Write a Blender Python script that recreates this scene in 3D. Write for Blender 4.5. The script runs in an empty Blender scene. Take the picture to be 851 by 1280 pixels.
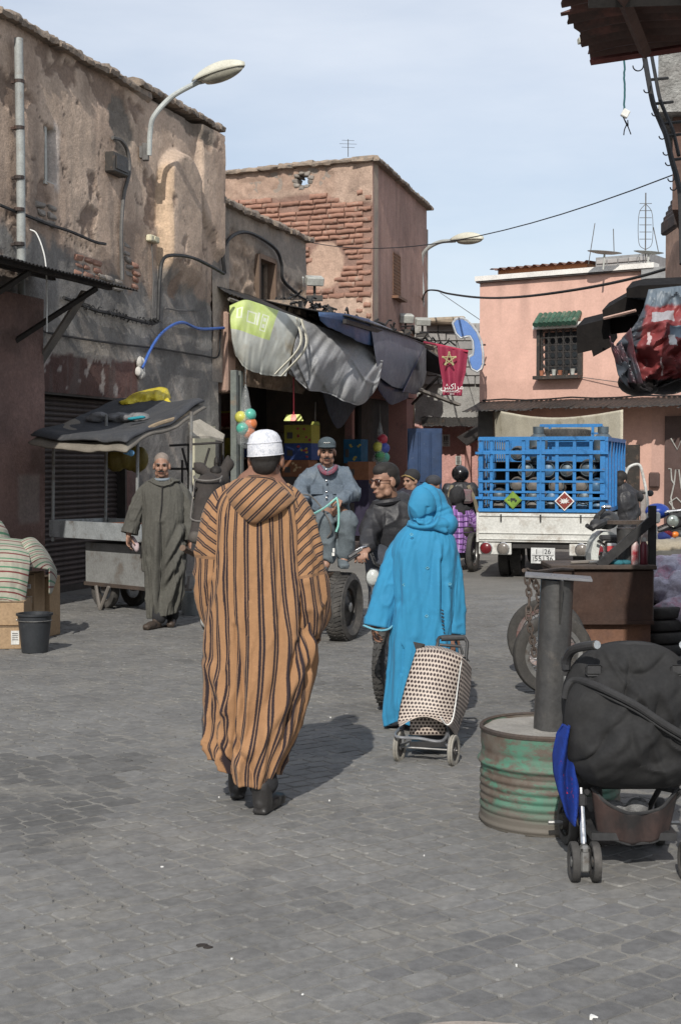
import bpy, bmesh, math, random
import numpy as np
from mathutils import Vector, Matrix
random.seed(7); np.random.seed(7)
R = math.radians; PI = math.pi
C = bpy.context.scene.collection
SC = bpy.context.scene
# ---------------- camera, sky, sun, exposure ----------------
PITCH = math.atan(62/1778.0)
cam = bpy.data.objects.new('camera', bpy.data.cameras.new('camera')); C.objects.link(cam)
cam.location = (0, 0, 1.64); cam.rotation_euler = (PI/2 - PITCH, 0, 0)
cam.data.sensor_fit = 'VERTICAL'; cam.data.sensor_height = 24; cam.data.lens = 24*1778/1280.0
cam.data.clip_end = 2000; cam.data.clip_start = .1
SC.camera = cam
SUN_AZ, SUN_EL = R(9.5), R(36)
w = bpy.data.worlds.new('World'); SC.world = w; w.use_nodes = True
nt = w.node_tree; nt.nodes.clear()
_o = nt.nodes.new('ShaderNodeOutputWorld'); _b = nt.nodes.new('ShaderNodeBackground')
_s = nt.nodes.new('ShaderNodeTexSky'); _s.sky_type = 'NISHITA'; _s.sun_disc = False
_s.sun_elevation = SUN_EL; _s.sun_rotation = PI + SUN_AZ
_s.air_density = 1.0; _s.dust_density = 1.2; _s.ozone_density = 2.2
_tc = nt.nodes.new('ShaderNodeTexCoord'); _mp = nt.nodes.new('ShaderNodeMapping'); _mp.inputs['Scale'].default_value = (1.2, 2.2, 5.0)
_mp.inputs['Rotation'].default_value = (0, .2, .5)
_n = nt.nodes.new('ShaderNodeTexNoise'); _n.inputs['Scale'].default_value = 1.6; _n.inputs['Detail'].default_value = 7; _n.inputs['Roughness'].default_value = .55
_cr = nt.nodes.new('ShaderNodeMapRange'); _cr.inputs[1].default_value = .32; _cr.inputs[2].default_value = .78; _cr.inputs[3].default_value = .33; _cr.inputs[4].default_value = .72
_mx = nt.nodes.new('ShaderNodeMix'); _mx.data_type = 'RGBA'; _mx.inputs[7].default_value = (9.6, 9.9, 10.4, 1)
nt.links.new(_tc.outputs['Generated'], _mp.inputs[0]); nt.links.new(_mp.outputs[0], _n.inputs['Vector'])
nt.links.new(_n.outputs['Fac'], _cr.inputs[0]); nt.links.new(_cr.outputs[0], _mx.inputs[0])
nt.links.new(_s.outputs[0], _mx.inputs[6]); nt.links.new(_mx.outputs[2], _b.inputs[0])
_b.inputs[1].default_value = 0.095
nt.links.new(_b.outputs[0], _o.inputs[0])
sl = bpy.data.lights.new('sun', 'SUN'); so = bpy.data.objects.new('sun', sl); C.objects.link(so)
sl.energy = 3.7; sl.angle = R(.5); sl.color = (1, .95, .87)
_dir = Vector((math.sin(SUN_AZ)*math.cos(SUN_EL), math.cos(SUN_AZ)*math.cos(SUN_EL), -math.sin(SUN_EL)))
so.rotation_euler = _dir.to_track_quat('-Z', 'Y').to_euler()
SC.view_settings.view_transform = 'Standard'; SC.view_settings.look = 'None'
SC.view_settings.exposure = 0.2; SC.view_settings.gamma = 1
# ---------------- projection helpers ----------------
CP, SP = math.cos(PITCH), math.sin(PITCH)
def ray(px, py):
    a = (px-425.5)/1778.0; b = (640-py)/1778.0
    return Vector((a, CP + b*SP, -SP + b*CP))
def W(px, py, D):
    r = ray(px, py); return Vector((0, 0, 1.64)) + r*(D/r.y)
def G(px, py, z=0.0):
    r = ray(px, py); return Vector((0, 0, 1.64)) + r*((z-1.64)/r.z)
# street wall frame
WU = Vector((.3074, .9516, 0)); WN = Vector((.9516, -.3074, 0)); WO = Vector((-3.977, 16.0, 0))
def WL(s, o=0, z=0): return WO + WU*s + WN*o + Vector((0, 0, z))
def wp(px, py, o=0):
    r = ray(px, py); c = Vector((0, 0, 1.64)); d = (WO + WN*o - c).dot(WN)/r.dot(WN)
    p = c + r*d; return (p-WO).dot(WU), p.z
# ---------------- noise ----------------
def _hash(ix, iy, iz):
    h = (ix.astype(np.int64)*374761393 + iy.astype(np.int64)*668265263 + iz.astype(np.int64)*2147483647) & 0xffffffff
    h = ((h ^ (h >> 13))*1274126177) & 0xffffffff
    h = ((h ^ (h >> 15))*2246822519) & 0xffffffff
    return ((h ^ (h >> 16)) & 0xffffff)/float(0xffffff)
def vn(x, y, z=0.0):
    x, y, z = np.broadcast_arrays(np.asarray(x, float), np.asarray(y, float), np.asarray(z, float))
    ix, iy, iz = np.floor(x), np.floor(y), np.floor(z); fx, fy, fz = x-ix, y-iy, z-iz
    fx = fx*fx*(3-2*fx); fy = fy*fy*(3-2*fy); fz = fz*fz*(3-2*fz); r = 0
    for a in (0, 1):
        for b in (0, 1):
            for c in (0, 1):
                r = r + _hash(ix+a, iy+b, iz+c)*(fx if a else 1-fx)*(fy if b else 1-fy)*(fz if c else 1-fz)
    return r
def fbm(x, y, z=0.0, o=4):
    r = 0; a = .5; x = np.asarray(x, float); y = np.asarray(y, float); z = np.asarray(z, float)
    for i in range(o):
        r = r + a*(vn(x, y, z)*2-1); x = x*2.03+17.1; y = y*2.03+5.7; z = z*2.03+9.2; a *= .5
    return r
def ss(a, b, x): t = np.clip((x-a)/(b-a), 0, 1); return t*t*(3-2*t)
def smooth_interp(ts, vals, t, k=.04):
    g = np.linspace(min(ts), max(ts), 400); v = np.interp(g, ts, vals)
    n = max(1, int(400*k)); ker = np.hanning(2*n+3)[1:-1]; ker /= ker.sum(); m = len(ker)//2
    vp = np.concatenate([2*v[0]-v[m:0:-1], v, 2*v[-1]-v[-2:-m-2:-1]]); v = np.convolve(vp, ker, 'valid')
    return np.interp(t, g, v)
# ---------------- materials ----------------
def L(h):
    h = h.lstrip('#'); r = [int(h[i:i+2], 16)/255 for i in (0, 2, 4)]
    return tuple(c/12.92 if c <= .04045 else ((c+.055)/1.055)**2.4 for c in r)
_mc = {}
def node(t, ty, **k):
    n = t.nodes.new(ty)
    for a, b in k.items(): setattr(n, a, b)
    return n
def mixc(t, f, a, b, blend='MIX'):
    m = t.nodes.new('ShaderNodeMix'); m.data_type = 'RGBA'; m.blend_type = blend
    for i, x in ((0, f), (6, a), (7, b)):
        if isinstance(x, (int, float)): m.inputs[i].default_value = x
        elif isinstance(x, tuple): m.inputs[i].default_value = (*x, 1)
        else: t.links.new(x, m.inputs[i])
    return m.outputs[2]
def ramp(t, x, a, b, c=0., d=1.):
    m = t.nodes.new('ShaderNodeMapRange'); t.links.new(x, m.inputs[0])
    for i, v in enumerate((a, b, c, d)): m.inputs[i+1].default_value = v
    return m.outputs[0]
def noisef(t, co, sc, det=5, rough=.6, dist=0, stretch=None):
    if stretch:
        mp = t.nodes.new('ShaderNodeMapping'); mp.inputs['Scale'].default_value = stretch; t.links.new(co, mp.inputs[0]); co = mp.outputs[0]
    n = t.nodes.new('ShaderNodeTexNoise'); n.inputs['Scale'].default_value = sc; n.inputs['Detail'].default_value = det
    n.inputs['Roughness'].default_value = rough; n.inputs['Distortion'].default_value = dist; t.links.new(co, n.inputs['Vector'])
    return n.outputs['Fac']
def M(name, c1, c2=None, sc=6, rough=.8, bump=.25, bsc=60, bd=.004, metal=0, st=None, ssc=3, sth=(.55, .68), coord='Object',
      rand=0, attr=False, stretch=None, coat=0, sheen=0, spec=.4, trans=0, alpha=1, spk=1):
    if name in _mc: return _mc[name]
    m = bpy.data.materials.new(name); m.use_nodes = True; t = m.node_tree; t.nodes.clear()
    out = t.nodes.new('ShaderNodeOutputMaterial'); p = t.nodes.new('ShaderNodeBsdfPrincipled'); t.links.new(p.outputs[0], out.inputs[0])
    co = t.nodes.new('ShaderNodeTexCoord').outputs[coord]
    if isinstance(c1, str): c1 = L(c1)
    if c2 is None: c2 = tuple(x*.62 for x in c1)
    if isinstance(c2, str): c2 = L(c2)
    if isinstance(st, str): st = L(st)
    oi = t.nodes.new('ShaderNodeObjectInfo')
    if rand:
        va = t.nodes.new('ShaderNodeVectorMath'); va.operation = 'SCALE'; va.inputs[0].default_value = (31, 17, 23); t.links.new(oi.outputs['Random'], va.inputs['Scale'])
        vb = t.nodes.new('ShaderNodeVectorMath'); vb.operation = 'ADD'; t.links.new(co, vb.inputs[0]); t.links.new(va.outputs[0], vb.inputs[1]); co = vb.outputs[0]
    f = ramp(t, noisef(t, co, sc, stretch=stretch), .35, .68)
    col = mixc(t, f, c1, c2)
    if attr:
        at = t.nodes.new('ShaderNodeAttribute'); at.attribute_name = 'Col'
        v = ramp(t, noisef(t, co, sc, det=8, rough=.7), .25, .75, 1-.28*spk, 1+.22*spk)
        v2 = ramp(t, noisef(t, co, sc*9, det=4, rough=.7), .3, .7, 1-.14*spk, 1+.12*spk)
        mm = t.nodes.new('ShaderNodeMath'); mm.operation = 'MULTIPLY'; t.links.new(v, mm.inputs[0]); t.links.new(v2, mm.inputs[1])
        cb = t.nodes.new('ShaderNodeVectorMath'); cb.operation = 'SCALE'; t.links.new(at.outputs['Color'], cb.inputs[0]); t.links.new(mm.outputs[0], cb.inputs['Scale'])
        col = cb.outputs[0]
    if st:
        g = ramp(t, noisef(t, co, ssc, det=9, rough=.68, stretch=stretch), sth[0], sth[1]); col = mixc(t, g, col, st)
    # fine speckle
    sp = ramp(t, noisef(t, co, sc*7+20, det=3), .3, .7, 1-.16*spk, 1+.14*spk)
    cc = t.nodes.new('ShaderNodeVectorMath'); cc.operation = 'SCALE'; t.links.new(col, cc.inputs[0]); t.links.new(sp, cc.inputs['Scale']); col = cc.outputs[0]
    if rand:
        h = ramp(t, oi.outputs['Random'], 0, 1, 1-rand, 1+rand)
        cc = t.nodes.new('ShaderNodeVectorMath'); cc.operation = 'SCALE'; t.links.new(col, cc.inputs[0]); t.links.new(h, cc.inputs['Scale']); col = cc.outputs[0]
    t.links.new(col, p.inputs['Base Color'])
    rr = ramp(t, noisef(t, co, sc*2.3, det=4), .3, .7, max(.03, rough-.1), min(1, rough+.1)); t.links.new(rr, p.inputs['Roughness'])
    p.inputs['Metallic'].default_value = metal; p.inputs['Specular IOR Level'].default_value = spec
    p.inputs['Coat Weight'].default_value = coat; p.inputs['Sheen Weight'].default_value = sheen
    p.inputs['Transmission Weight'].default_value = trans; p.inputs['Alpha'].default_value = alpha
    if bump:
        b = t.nodes.new('ShaderNodeBump'); b.inputs['Strength'].default_value = bump; b.inputs['Distance'].default_value = bd
        t.links.new(noisef(t, co, bsc, det=6, rough=.65), b.inputs['Height']); t.links.new(b.outputs[0], p.inputs['Normal'])
    _mc[name] = m; return m
def stripe_mat(name, base, base2, lines, period, dark, axis=0, fuzz=.003, rough=.95, sheen=.08, edge=.012):
    """cloth with stripes along UV; lines = [(pos, halfwidth, colour)] in fractions of the period"""
    if name in _mc: return _mc[name]
    m = bpy.data.materials.new(name); m.use_nodes = True; t = m.node_tree; t.nodes.clear()
    out = t.nodes.new('ShaderNodeOutputMaterial'); p = t.nodes.new('ShaderNodeBsdfPrincipled'); t.links.new(p.outputs[0], out.inputs[0])
    uv = t.nodes.new('ShaderNodeTexCoord').outputs['UV']; ob = t.nodes.new('ShaderNodeTexCoord').outputs['Object']
    sx = t.nodes.new('ShaderNodeSeparateXYZ'); t.links.new(uv, sx.inputs[0])
    def mth(op, a, b=None, c=None):
        n = t.nodes.new('ShaderNodeMath'); n.operation = op
        for i, x in enumerate((a, b, c)):
            if x is None: continue
            if isinstance(x, (int, float)): n.inputs[i].default_value = x
            else: t.links.new(x, n.inputs[i])
        return n.outputs[0]
    fz = mth('MULTIPLY', mth('SUBTRACT', noisef(t, ob, 260, det=3), .5), fuzz*2)
    x = mth('ADD', sx.outputs[axis], fz)
    fr = mth('FRACT', mth('DIVIDE', x, period))
    col = mixc(t, ramp(t, noisef(t, ob, 9), .35, .7), base, base2)
    col = mixc(t, ramp(t, noisef(t, ob, 220, det=4), .3, .75), col, tuple(c*.72 for c in base))
    for pos, hw, lc in lines:
        d = mth('ABSOLUTE', mth('SUBTRACT', fr, pos))
        col = mixc(t, ramp(t, d, hw-edge, hw+edge, 1, 0), col, lc)
    t.links.new(col, p.inputs['Base Color']); p.inputs['Roughness'].default_value = rough; p.inputs['Sheen Weight'].default_value = sheen
    p.inputs['Specular IOR Level'].default_value = .15
    b = t.nodes.new('ShaderNodeBump'); b.inputs['Strength'].default_value = .5; b.inputs['Distance'].default_value = .002
    t.links.new(noisef(t, ob, 300, det=4), b.inputs['Height']); t.links.new(b.outputs[0], p.inputs['Normal'])
    _mc[name] = m; return m
# ---------------- mesh builder ----------------
def rotz(a): return Matrix.Rotation(a, 4, 'Z')
def frame(o, x, y):
    x = Vector(x).normalized(); z = x.cross(Vector(y)).normalized(); y = z.cross(x)
    m = Matrix.Identity(4)
    for i in range(3): m[i][0], m[i][1], m[i][2], m[i][3] = x[i], y[i], z[i], o[i]
    return m
def align(p0, p1):
    """matrix taking local z axis onto p0->p1, origin p0"""
    z = (Vector(p1)-Vector(p0)).normalized(); a = Vector((0, 0, 1)) if abs(z.z) < .9 else Vector((1, 0, 0))
    x = a.cross(z).normalized(); y = z.cross(x); m = Matrix.Identity(4)
    for i in range(3): m[i][0], m[i][1], m[i][2], m[i][3] = x[i], y[i], z[i], p0[i]
    return m
class MB:
    def __init__(s, M=None): s.v = []; s.f = []; s.uv = {}; s.col = None; s.M = M or Matrix.Identity(4)
    def add(s, vs, fs, uvs=None, M=None):
        n = len(s.v); m = s.M @ M if M is not None else s.M
        s.v += [m @ Vector(p) for p in vs]
        for i, f in enumerate(fs):
            if uvs: s.uv[len(s.f)] = uvs[i]
            s.f.append(tuple(n+k for k in f))
        return n
    def box(s, c, d, M=None, ch=0, j=0):
        x, y, z = d[0]/2, d[1]/2, d[2]/2; c = Vector(c); vs = []; 
        if ch <= 0:
            for a in (-1, 1):
                for b in (-1, 1):
                    for e in (-1, 1): vs.append(c+Vector((a*x+random.uniform(-j, j), b*y+random.uniform(-j, j), e*z+random.uniform(-j, j))))
            s.add(vs, [(0, 1, 3, 2), (4, 6, 7, 5), (0, 4, 5, 1), (2, 3, 7, 6), (0, 2, 6, 4), (1, 5, 7, 3)], M=M); return s
        idx = {}
        for a in (-1, 1):
            for b in (-1, 1):
                for e in (-1, 1):
                    jj = Vector([random.uniform(-j, j) for _ in range(3)])
                    for k in range(3):
                        q = [a*x, b*y, e*z]
                        for i in range(3):
                            if i != k: q[i] -= (a, b, e)[i]*ch
                        idx[(a, b, e, k)] = len(vs); vs.append(c+Vector(q)+jj)
        fs = []
        for k in range(3):
            o = [i for i in range(3) if i != k]
            for sg in (-1, 1):
                q = []
                for (u, v) in ((-1, -1), (1, -1), (1, 1), (-1, 1)):
                    t = [0, 0, 0]; t[k] = sg; t[o[0]] = u; t[o[1]] = v; q.append(idx[(*t, k)])
                if (sg > 0) == (k == 1): q.reverse()
                fs.append(tuple(q))
        for k in range(3):
            o = [i for i in range(3) if i != k]
            for u in (-1, 1):
                for v in (-1, 1):
                    t0 = [0, 0, 0]; t0[o[0]] = u; t0[o[1]] = v; t1 = list(t0); t0[k] = -1; t1[k] = 1
                    q = (idx[(*t0, o[0])], idx[(*t1, o[0])], idx[(*t1, o[1])], idx[(*t0, o[1])])
                    fs.append(q)
        for a in (-1, 1):
            for b in (-1, 1):
                for e in (-1, 1): fs.append((idx[(a, b, e, 0)], idx[(a, b, e, 1)], idx[(a, b, e, 2)]))
        s.add(vs, fs, M=M); return s
    def tube(s, pts, r, n=8, closed=False, cap=True, flat=1.0, up=None, M=None, uv=False):
        pts = [Vector(p) for p in pts]; m = len(pts); rs = r if isinstance(r, (list, tuple)) else [r]*m
        t0 = (pts[1]-pts[0]).normalized(); a = Vector(up) if up else (Vector((0, 0, 1)) if abs(t0.z) < .9 else Vector((1, 0, 0)))
        nx = (a - t0*a.dot(t0)).normalized(); vs = []; ln = 0; lens = []
        for i in range(m):
            if closed: t = (pts[(i+1) % m]-pts[i-1]).normalized()
            else: t = (pts[min(i+1, m-1)]-pts[max(i-1, 0)]).normalized()
            nx = (nx - t*nx.dot(t)).normalized(); ny = t.cross(nx)
            if i: ln += (pts[i]-pts[i-1]).length
            lens.append(ln)
            for k in range(n):
                th = 2*PI*k/n; vs.append(pts[i] + nx*math.cos(th)*rs[i] + ny*math.sin(th)*rs[i]*flat)
        fs = []; uvs = []; mm = m if closed else m-1
        for i in range(mm):
            for k in range(n):
                j = (i+1) % m; fs.append((i*n+k, i*n+(k+1) % n, j*n+(k+1) % n, j*n+k))
                if uv: rr = rs[i]*2*PI/n; uvs.append(((k*rr, lens[i]), ((k+1)*rr, lens[i]), ((k+1)*rr, lens[j]), (k*rr, lens[j])))
        if cap and not closed: fs += [tuple(range(n-1, -1, -1)), tuple((m-1)*n+k for k in range(n))]; uvs += [[(0, 0)]*n]*2
        s.add(vs, fs, uvs if uv else None, M=M); return s
    def cyl(s, p0, p1, r0, r1=None, n=12, M=None): return s.tube([p0, p1], [r0, r1 if r1 is not None else r0], n, M=M)
    def lathe(s, prof, n=24, M=None, cap=True):
        vs = []; fs = []; m = len(prof)
        for (r, z) in prof:
            for k in range(n): th = 2*PI*k/n; vs.append((r*math.cos(th), r*math.sin(th), z))
        for i in range(m-1):
            for k in range(n): fs.append((i*n+k, i*n+(k+1) % n, (i+1)*n+(k+1) % n, (i+1)*n+k))
        if cap: fs += [tuple(range(n-1, -1, -1)), tuple((m-1)*n+k for k in range(n))]
        s.add(vs, fs, M=M); return s
    def ring(s, prof, n=32, M=None):
        """closed profile lathe"""
        vs = []; fs = []; m = len(prof)
        for (r, z) in prof:
            for k in range(n): th = 2*PI*k/n; vs.append((r*math.cos(th), r*math.sin(th), z))
        for i in range(m):
            for k in range(n): fs.append((i*n+k, i*n+(k+1) % n, ((i+1) % m)*n+(k+1) % n, ((i+1) % m)*n+k))
        s.add(vs, fs, M=M); return s
    def ell(s, c, r, nu=16, nv=10, M=None, p=1.0):
        vs = [(0, 0, -1)]; fs = []; m = Matrix.Translation(Vector(c)) @ Matrix.Diagonal((*r, 1)); M = M @ m if M is not None else m
        sg = lambda x: math.copysign(abs(x)**p, x)
        for i in range(1, nv):
            ph = -PI/2 + PI*i/nv
            for k in range(nu): th = 2*PI*k/nu; vs.append((sg(math.cos(ph))*sg(math.cos(th)), sg(math.cos(ph))*sg(math.sin(th)), sg(math.sin(ph))))
        vs.append((0, 0, 1)); T = len(vs)-1
        for k in range(nu):
            fs.append((0, 1+(k+1) % nu, 1+k)); fs.append((T, T-nu+k, T-nu+(k+1) % nu))
        for i in range(nv-2):
            for k in range(nu): fs.append((1+i*nu+k, 1+i*nu+(k+1) % nu, 1+(i+1)*nu+(k+1) % nu, 1+(i+1)*nu+k))
        s.add(vs, fs, M=M); return s
    def cap(s, p0, p1, r0, r1=None, n=14):
        p0 = Vector(p0); p1 = Vector(p1); r1 = r0 if r1 is None else r1; d = (p1-p0); l = d.length; m = align(p0, p1); prof = []
        for i in range(1, 5): a = -PI/2*(1-i/5); prof.append((r0*math.cos(a), r0*math.sin(a)))
        prof.append((r0, 0)); prof.append((r1, l))
        for i in range(1, 5): a = PI/2*i/5; prof.append((r1*math.cos(a), l+r1*math.sin(a)))
        s.lathe(prof, n, M=m); return s
    def limb(s, pts, rs, n=14):
        for i in range(len(pts)-1): s.cap(pts[i], pts[i+1], rs[i], rs[i+1], n)
        return s
    def prism(s, poly, th, M=None):
        n = len(poly); vs = [(x, y, 0) for x, y in poly] + [(x, y, th) for x, y in poly]
        fs = [tuple(range(n-1, -1, -1)), tuple(range(n, 2*n))] + [(i, (i+1) % n, n+(i+1) % n, n+i) for i in range(n)]
        s.add(vs, fs, M=M); return s
    def quad(s, a, b, c, d): s.add([a, b, c, d], [(0, 1, 2, 3)], [((0, 0), (1, 0), (1, 1), (0, 1))]); return s
    def surf(s, P, closed=False, uv=None, keep=None, flip=False):
        """P: array (nv,nu,3); uv array (nv,nu(+1 if closed),2)"""
        nv, nu = P.shape[:2]; base = len(s.v); vs = [Vector(p) for p in P.reshape(-1, 3)]; s.v += [s.M @ p for p in vs]
        for i in range(nv-1):
            for k in range(nu if closed else nu-1):
                if keep is not None and not keep[i, k]: continue
                k2 = (k+1) % nu; f = [base+i*nu+k, base+i*nu+k2, base+(i+1)*nu+k2, base+(i+1)*nu+k]
                if uv is not None:
                    q = [uv[i, k], uv[i, k+1], uv[i+1, k+1], uv[i+1, k]]
                    if flip: q.reverse()
                    s.uv[len(s.f)] = [tuple(a) for a in q]
                if flip: f.reverse()
                s.f.append(tuple(f))
        return s
    def mesh(s, name, inv=None, smooth=True, ang=35):
        me = bpy.data.meshes.new(name); vs = [inv @ p for p in s.v] if inv is not None else s.v
        me.from_pydata([tuple(p) for p in vs], [], s.f)
        if s.uv:
            ul = me.uv_layers.new(name='UVMap').data
            for fi, us in s.uv.items():
                pl = me.polygons[fi]
                for k, li in enumerate(pl.loop_indices): ul[li].uv = us[k]
        if s.col is not None:
            ca = me.color_attributes.new('Col', 'FLOAT_COLOR', 'POINT'); a = np.ones((len(me.vertices), 4), 'f'); a[:, :3] = s.col; ca.data.foreach_set('color', a.ravel())
        if smooth:
            me.shade_smooth()
            if ang < 180: 
                try: me.set_sharp_from_angle(angle=R(ang))
                except Exception: pass
        return me
    def build(s, name, mat, parent=None, world=False, smooth=True, ang=35, kind=None, label=None, solid=0, fix=True):
        inv = None
        if world and parent is not None:
            rt = parent
            while rt.parent: rt = rt.parent
            inv = (Matrix.Translation(rt.location) @ rt.rotation_euler.to_matrix().to_4x4() @ Matrix.Diagonal((*rt.scale, 1))).inverted()
        me = s.mesh(name, inv, smooth, ang)
        if fix:
            b = bmesh.new(); b.from_mesh(me); bmesh.ops.recalc_face_normals(b, faces=b.faces); b.to_mesh(me); b.free()
        if mat: me.materials.append(mat)
        o = bpy.data.objects.new(name, me); C.objects.link(o); o.parent = parent
        if kind: o['kind'] = kind
        if label: o['label'] = label
        if solid:
            md = o.modifiers.new('t', 'SOLIDIFY'); md.thickness = solid; md.offset = 0
        return o
def thing(name, label, cat, loc=(0, 0, 0), rz=0, group=None):
    o = bpy.data.objects.new(name, None); C.objects.link(o); o.location = loc; o.rotation_euler = (0, 0, rz); o.empty_display_size = .2
    o['label'] = label; o['category'] = cat
    if group: o['group'] = group
    return o
def tag(o, label, cat, group=None):
    o['label'] = label; o['category'] = cat
    if group: o['group'] = group
    return o
def inst(src, parent, loc=None, M=None, name=None):
    c = src.copy(); C.objects.link(c); c.parent = parent
    if M is not None: c.matrix_basis = M
    elif loc is not None: c.location = loc
    return c
def copy_tree(o, parent=None):
    c = o.copy(); C.objects.link(c); c.parent = parent
    for ch in list(o.children): copy_tree(ch, c)
    return c
def remesh(mb, name, mat, parent, voxel=.008, world=False, disp=None, sm=3, kind=None, label=None):
    """one continuous surface from a union of closed shapes"""
    o = mb.build(name, None, parent, world=world, smooth=False)
    md = o.modifiers.new('r', 'REMESH'); md.mode = 'VOXEL'; md.voxel_size = voxel; md.use_smooth_shade = True
    if sm: m2 = o.modifiers.new('s', 'SMOOTH'); m2.factor = .5; m2.iterations = sm
    dg = bpy.context.evaluated_depsgraph_get(); me = bpy.data.meshes.new_from_object(o.evaluated_get(dg)); o.modifiers.clear()
    old = o.data; o.data = me; bpy.data.meshes.remove(old); me.name = name; me.materials.clear(); me.materials.append(mat)
    if disp:
        n = len(me.vertices); co = np.empty(n*3, 'f'); me.vertices.foreach_get('co', co); co = co.reshape(-1, 3)
        no = np.empty(n*3, 'f'); me.vertex_normals.foreach_get('vector', no); no = no.reshape(-1, 3)
        co = co + no*disp(co)[:, None]; me.vertices.foreach_set('co', co.ravel().astype('f')); me.update()
    me.shade_smooth()
    if label: o['label'] = label
    return o
def text_mesh(body, size, mat, parent, Mx, name='lettering', ext=.001, align_x='CENTER', world=True):
    cu = bpy.data.curves.new(name, 'FONT'); cu.body = body; cu.size = size; cu.extrude = ext; cu.align_x = align_x; cu.align_y = 'CENTER'
    o = bpy.data.objects.new(name, cu); C.objects.link(o); dg = bpy.context.evaluated_depsgraph_get(); dg.update()
    me = bpy.data.meshes.new_from_object(o.evaluated_get(dg)); bpy.data.objects.remove(o); me.materials.clear(); me.materials.append(mat)
    inv = Matrix.Identity(4)
    if world and parent is not None:
        rt = parent
        while rt.parent: rt = rt.parent
        inv = (Matrix.Translation(rt.location) @ rt.rotation_euler.to_matrix().to_4x4()).inverted()
    me.transform(inv @ Mx); q = bpy.data.objects.new(name, me); C.objects.link(q); q.parent = parent; return q
def wire(name, pts, r, mat, label, cat='cable', group=None, n=6):
    o = MB().tube(pts, r, n).build(name, mat); tag(o, label, cat, group); return o
def sag(a, b, d, n=16, wob=0):
    a = Vector(a); b = Vector(b); return [a.lerp(b, i/n) - Vector((0, 0, d*4*(i/n)*(1-i/n))) + Vector((random.uniform(-wob, wob), random.uniform(-wob, wob), random.uniform(-wob, wob))) for i in range(n+1)]
def crv(pts, n=8):
    """catmull-rom"""
    p = [Vector(q) for q in pts]; p = [2*p[0]-p[1]] + p + [2*p[-1]-p[-2]]; out = []
    for i in range(1, len(p)-2):
        for k in range(n):
            t = k/n; a, b, c, d = p[i-1:i+3]
            out.append(.5*((2*b) + (c-a)*t + (2*a-5*b+4*c-d)*t*t + (3*b-a-3*c+d)*t**3))
    return out + [p[-2]]
# =============== GROUND ===============
m_joint = M('joint_sand', (.26, .245, .22), (.14, .133, .122), sc=3, bump=.5, bsc=120)
def paver_mat():
    m = M('paver_stone', (.158, .158, .157), (.122, .123, .125), sc=1.1, rough=.82, bump=.55, bsc=150, bd=.003, st=(.215, .205, .185), ssc=1.6, sth=(.52, .74), rand=0, attr=True)
    return m
m_pav = paver_mat()
g = MB()
xs = np.concatenate([np.linspace(-400, -12, 6), np.linspace(-8, 8, 17), np.linspace(12, 400, 6)]); ys = np.concatenate([[-30], np.linspace(-2, 40, 22), np.linspace(60, 900, 6)])
P = np.zeros((len(ys), len(xs), 3)); P[..., 0] = xs[None]; P[..., 1] = ys[:, None]
P[..., 2] = .0052; g.surf(P); ground = g.build('ground', None, kind='structure', smooth=False)
_gm = M('street_surface', (.180, .173, .158), (.140, .135, .126), sc=1.3, rough=.88, bump=.5, bsc=90, bd=.006, st=(.225, .215, .195), ssc=1.2, sth=(.5, .75))
ground.data.materials.append(_gm)
pa = R(38); ax = Vector((math.cos(pa), math.sin(pa), 0)); bx_ = Vector((-math.sin(pa), math.cos(pa), 0))
pv = []
rw = .106
for i in range(-80, 190):
    b0 = i*rw; a = -9+random.uniform(0, .2)
    while a < 14:
        l = random.choice((.12, .13, .14, .145, .15, .165, .185)); c = ax*(a+l/2) + bx_*(b0+rw/2); 
        if 3.7 < c.y < 17.5 and abs(c.x) < .243*c.y+.22: pv.append((c.y, a, b0, l))
        a += l
pv.sort()
def paver_geo(mb, a, b0, l, cols):
    cen = ax*(a+l/2) + bx_*(b0+rw/2); wear = float(vn(cen.x*1.1, cen.y*1.1, 3.3)); g1 = .0026+.0028*wear; ch = .006
    z = .0085 + random.uniform(-.0018, .0018) + .003*(vn(cen.x*.9, cen.y*.9, 7)-.5); j = lambda: random.uniform(-.0025, .0025)
    cs = [(a+g1+j(), b0+g1+j()), (a+l-g1+j(), b0+g1+j()), (a+l-g1+j(), b0+rw-g1+j()), (a+g1+j(), b0+rw-g1+j())]
    k = .011; vs = []; top = []
    # eight cornered outline (rounded corners)
    oc = []
    for q in range(4):
        p = Vector(cs[q]); pn = Vector(cs[(q+1) % 4]); pp = Vector(cs[q-1])
        oc.append(p+(pp-p).normalized()*k*random.uniform(.5, 1.3)); oc.append(p+(pn-p).normalized()*k*random.uniform(.5, 1.3))
    ce = Vector((a+l/2, b0+rw/2)); tx = random.uniform(-.006, .006); ty = random.uniform(-.008, .008)
    for p in oc: w3 = ax*p.x+bx_*p.y; vs.append(Vector((w3.x, w3.y, -.002)))
    for p in oc:
        q = p+(ce-p).normalized()*ch; w3 = ax*q.x+bx_*q.y; dz = tx*(q.x-ce.x)/l*2+ty*(q.y-ce.y)/rw; vs.append(Vector((w3.x, w3.y, z+dz*.6)))
    fs = [tuple(range(8, 16))] + [(q, (q+1) % 8, 8+(q+1) % 8, 8+q) for q in range(8)]
    mb.add(vs, fs)
    dk = float(vn(cen.x*.55+4, cen.y*.55, 1)); t = random.gauss(1, .04)*(1.07-.15*dk)
    base = np.array((.159, .157, .152)) if random.random() < .85 else np.array((.145, .143, .139))
    # stretch with bluish darker stones to the right front
    if cen.x < -1.05 and 5.9 < cen.y < 7.9 and wear > .25: base = base*.8; t *= .92
    if cen.x > .15 and cen.y < 5.2 and random.random() < .45: base = np.array((.132, .131, .130))
    cols.append(np.tile(base*t, (16, 1)))
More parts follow.
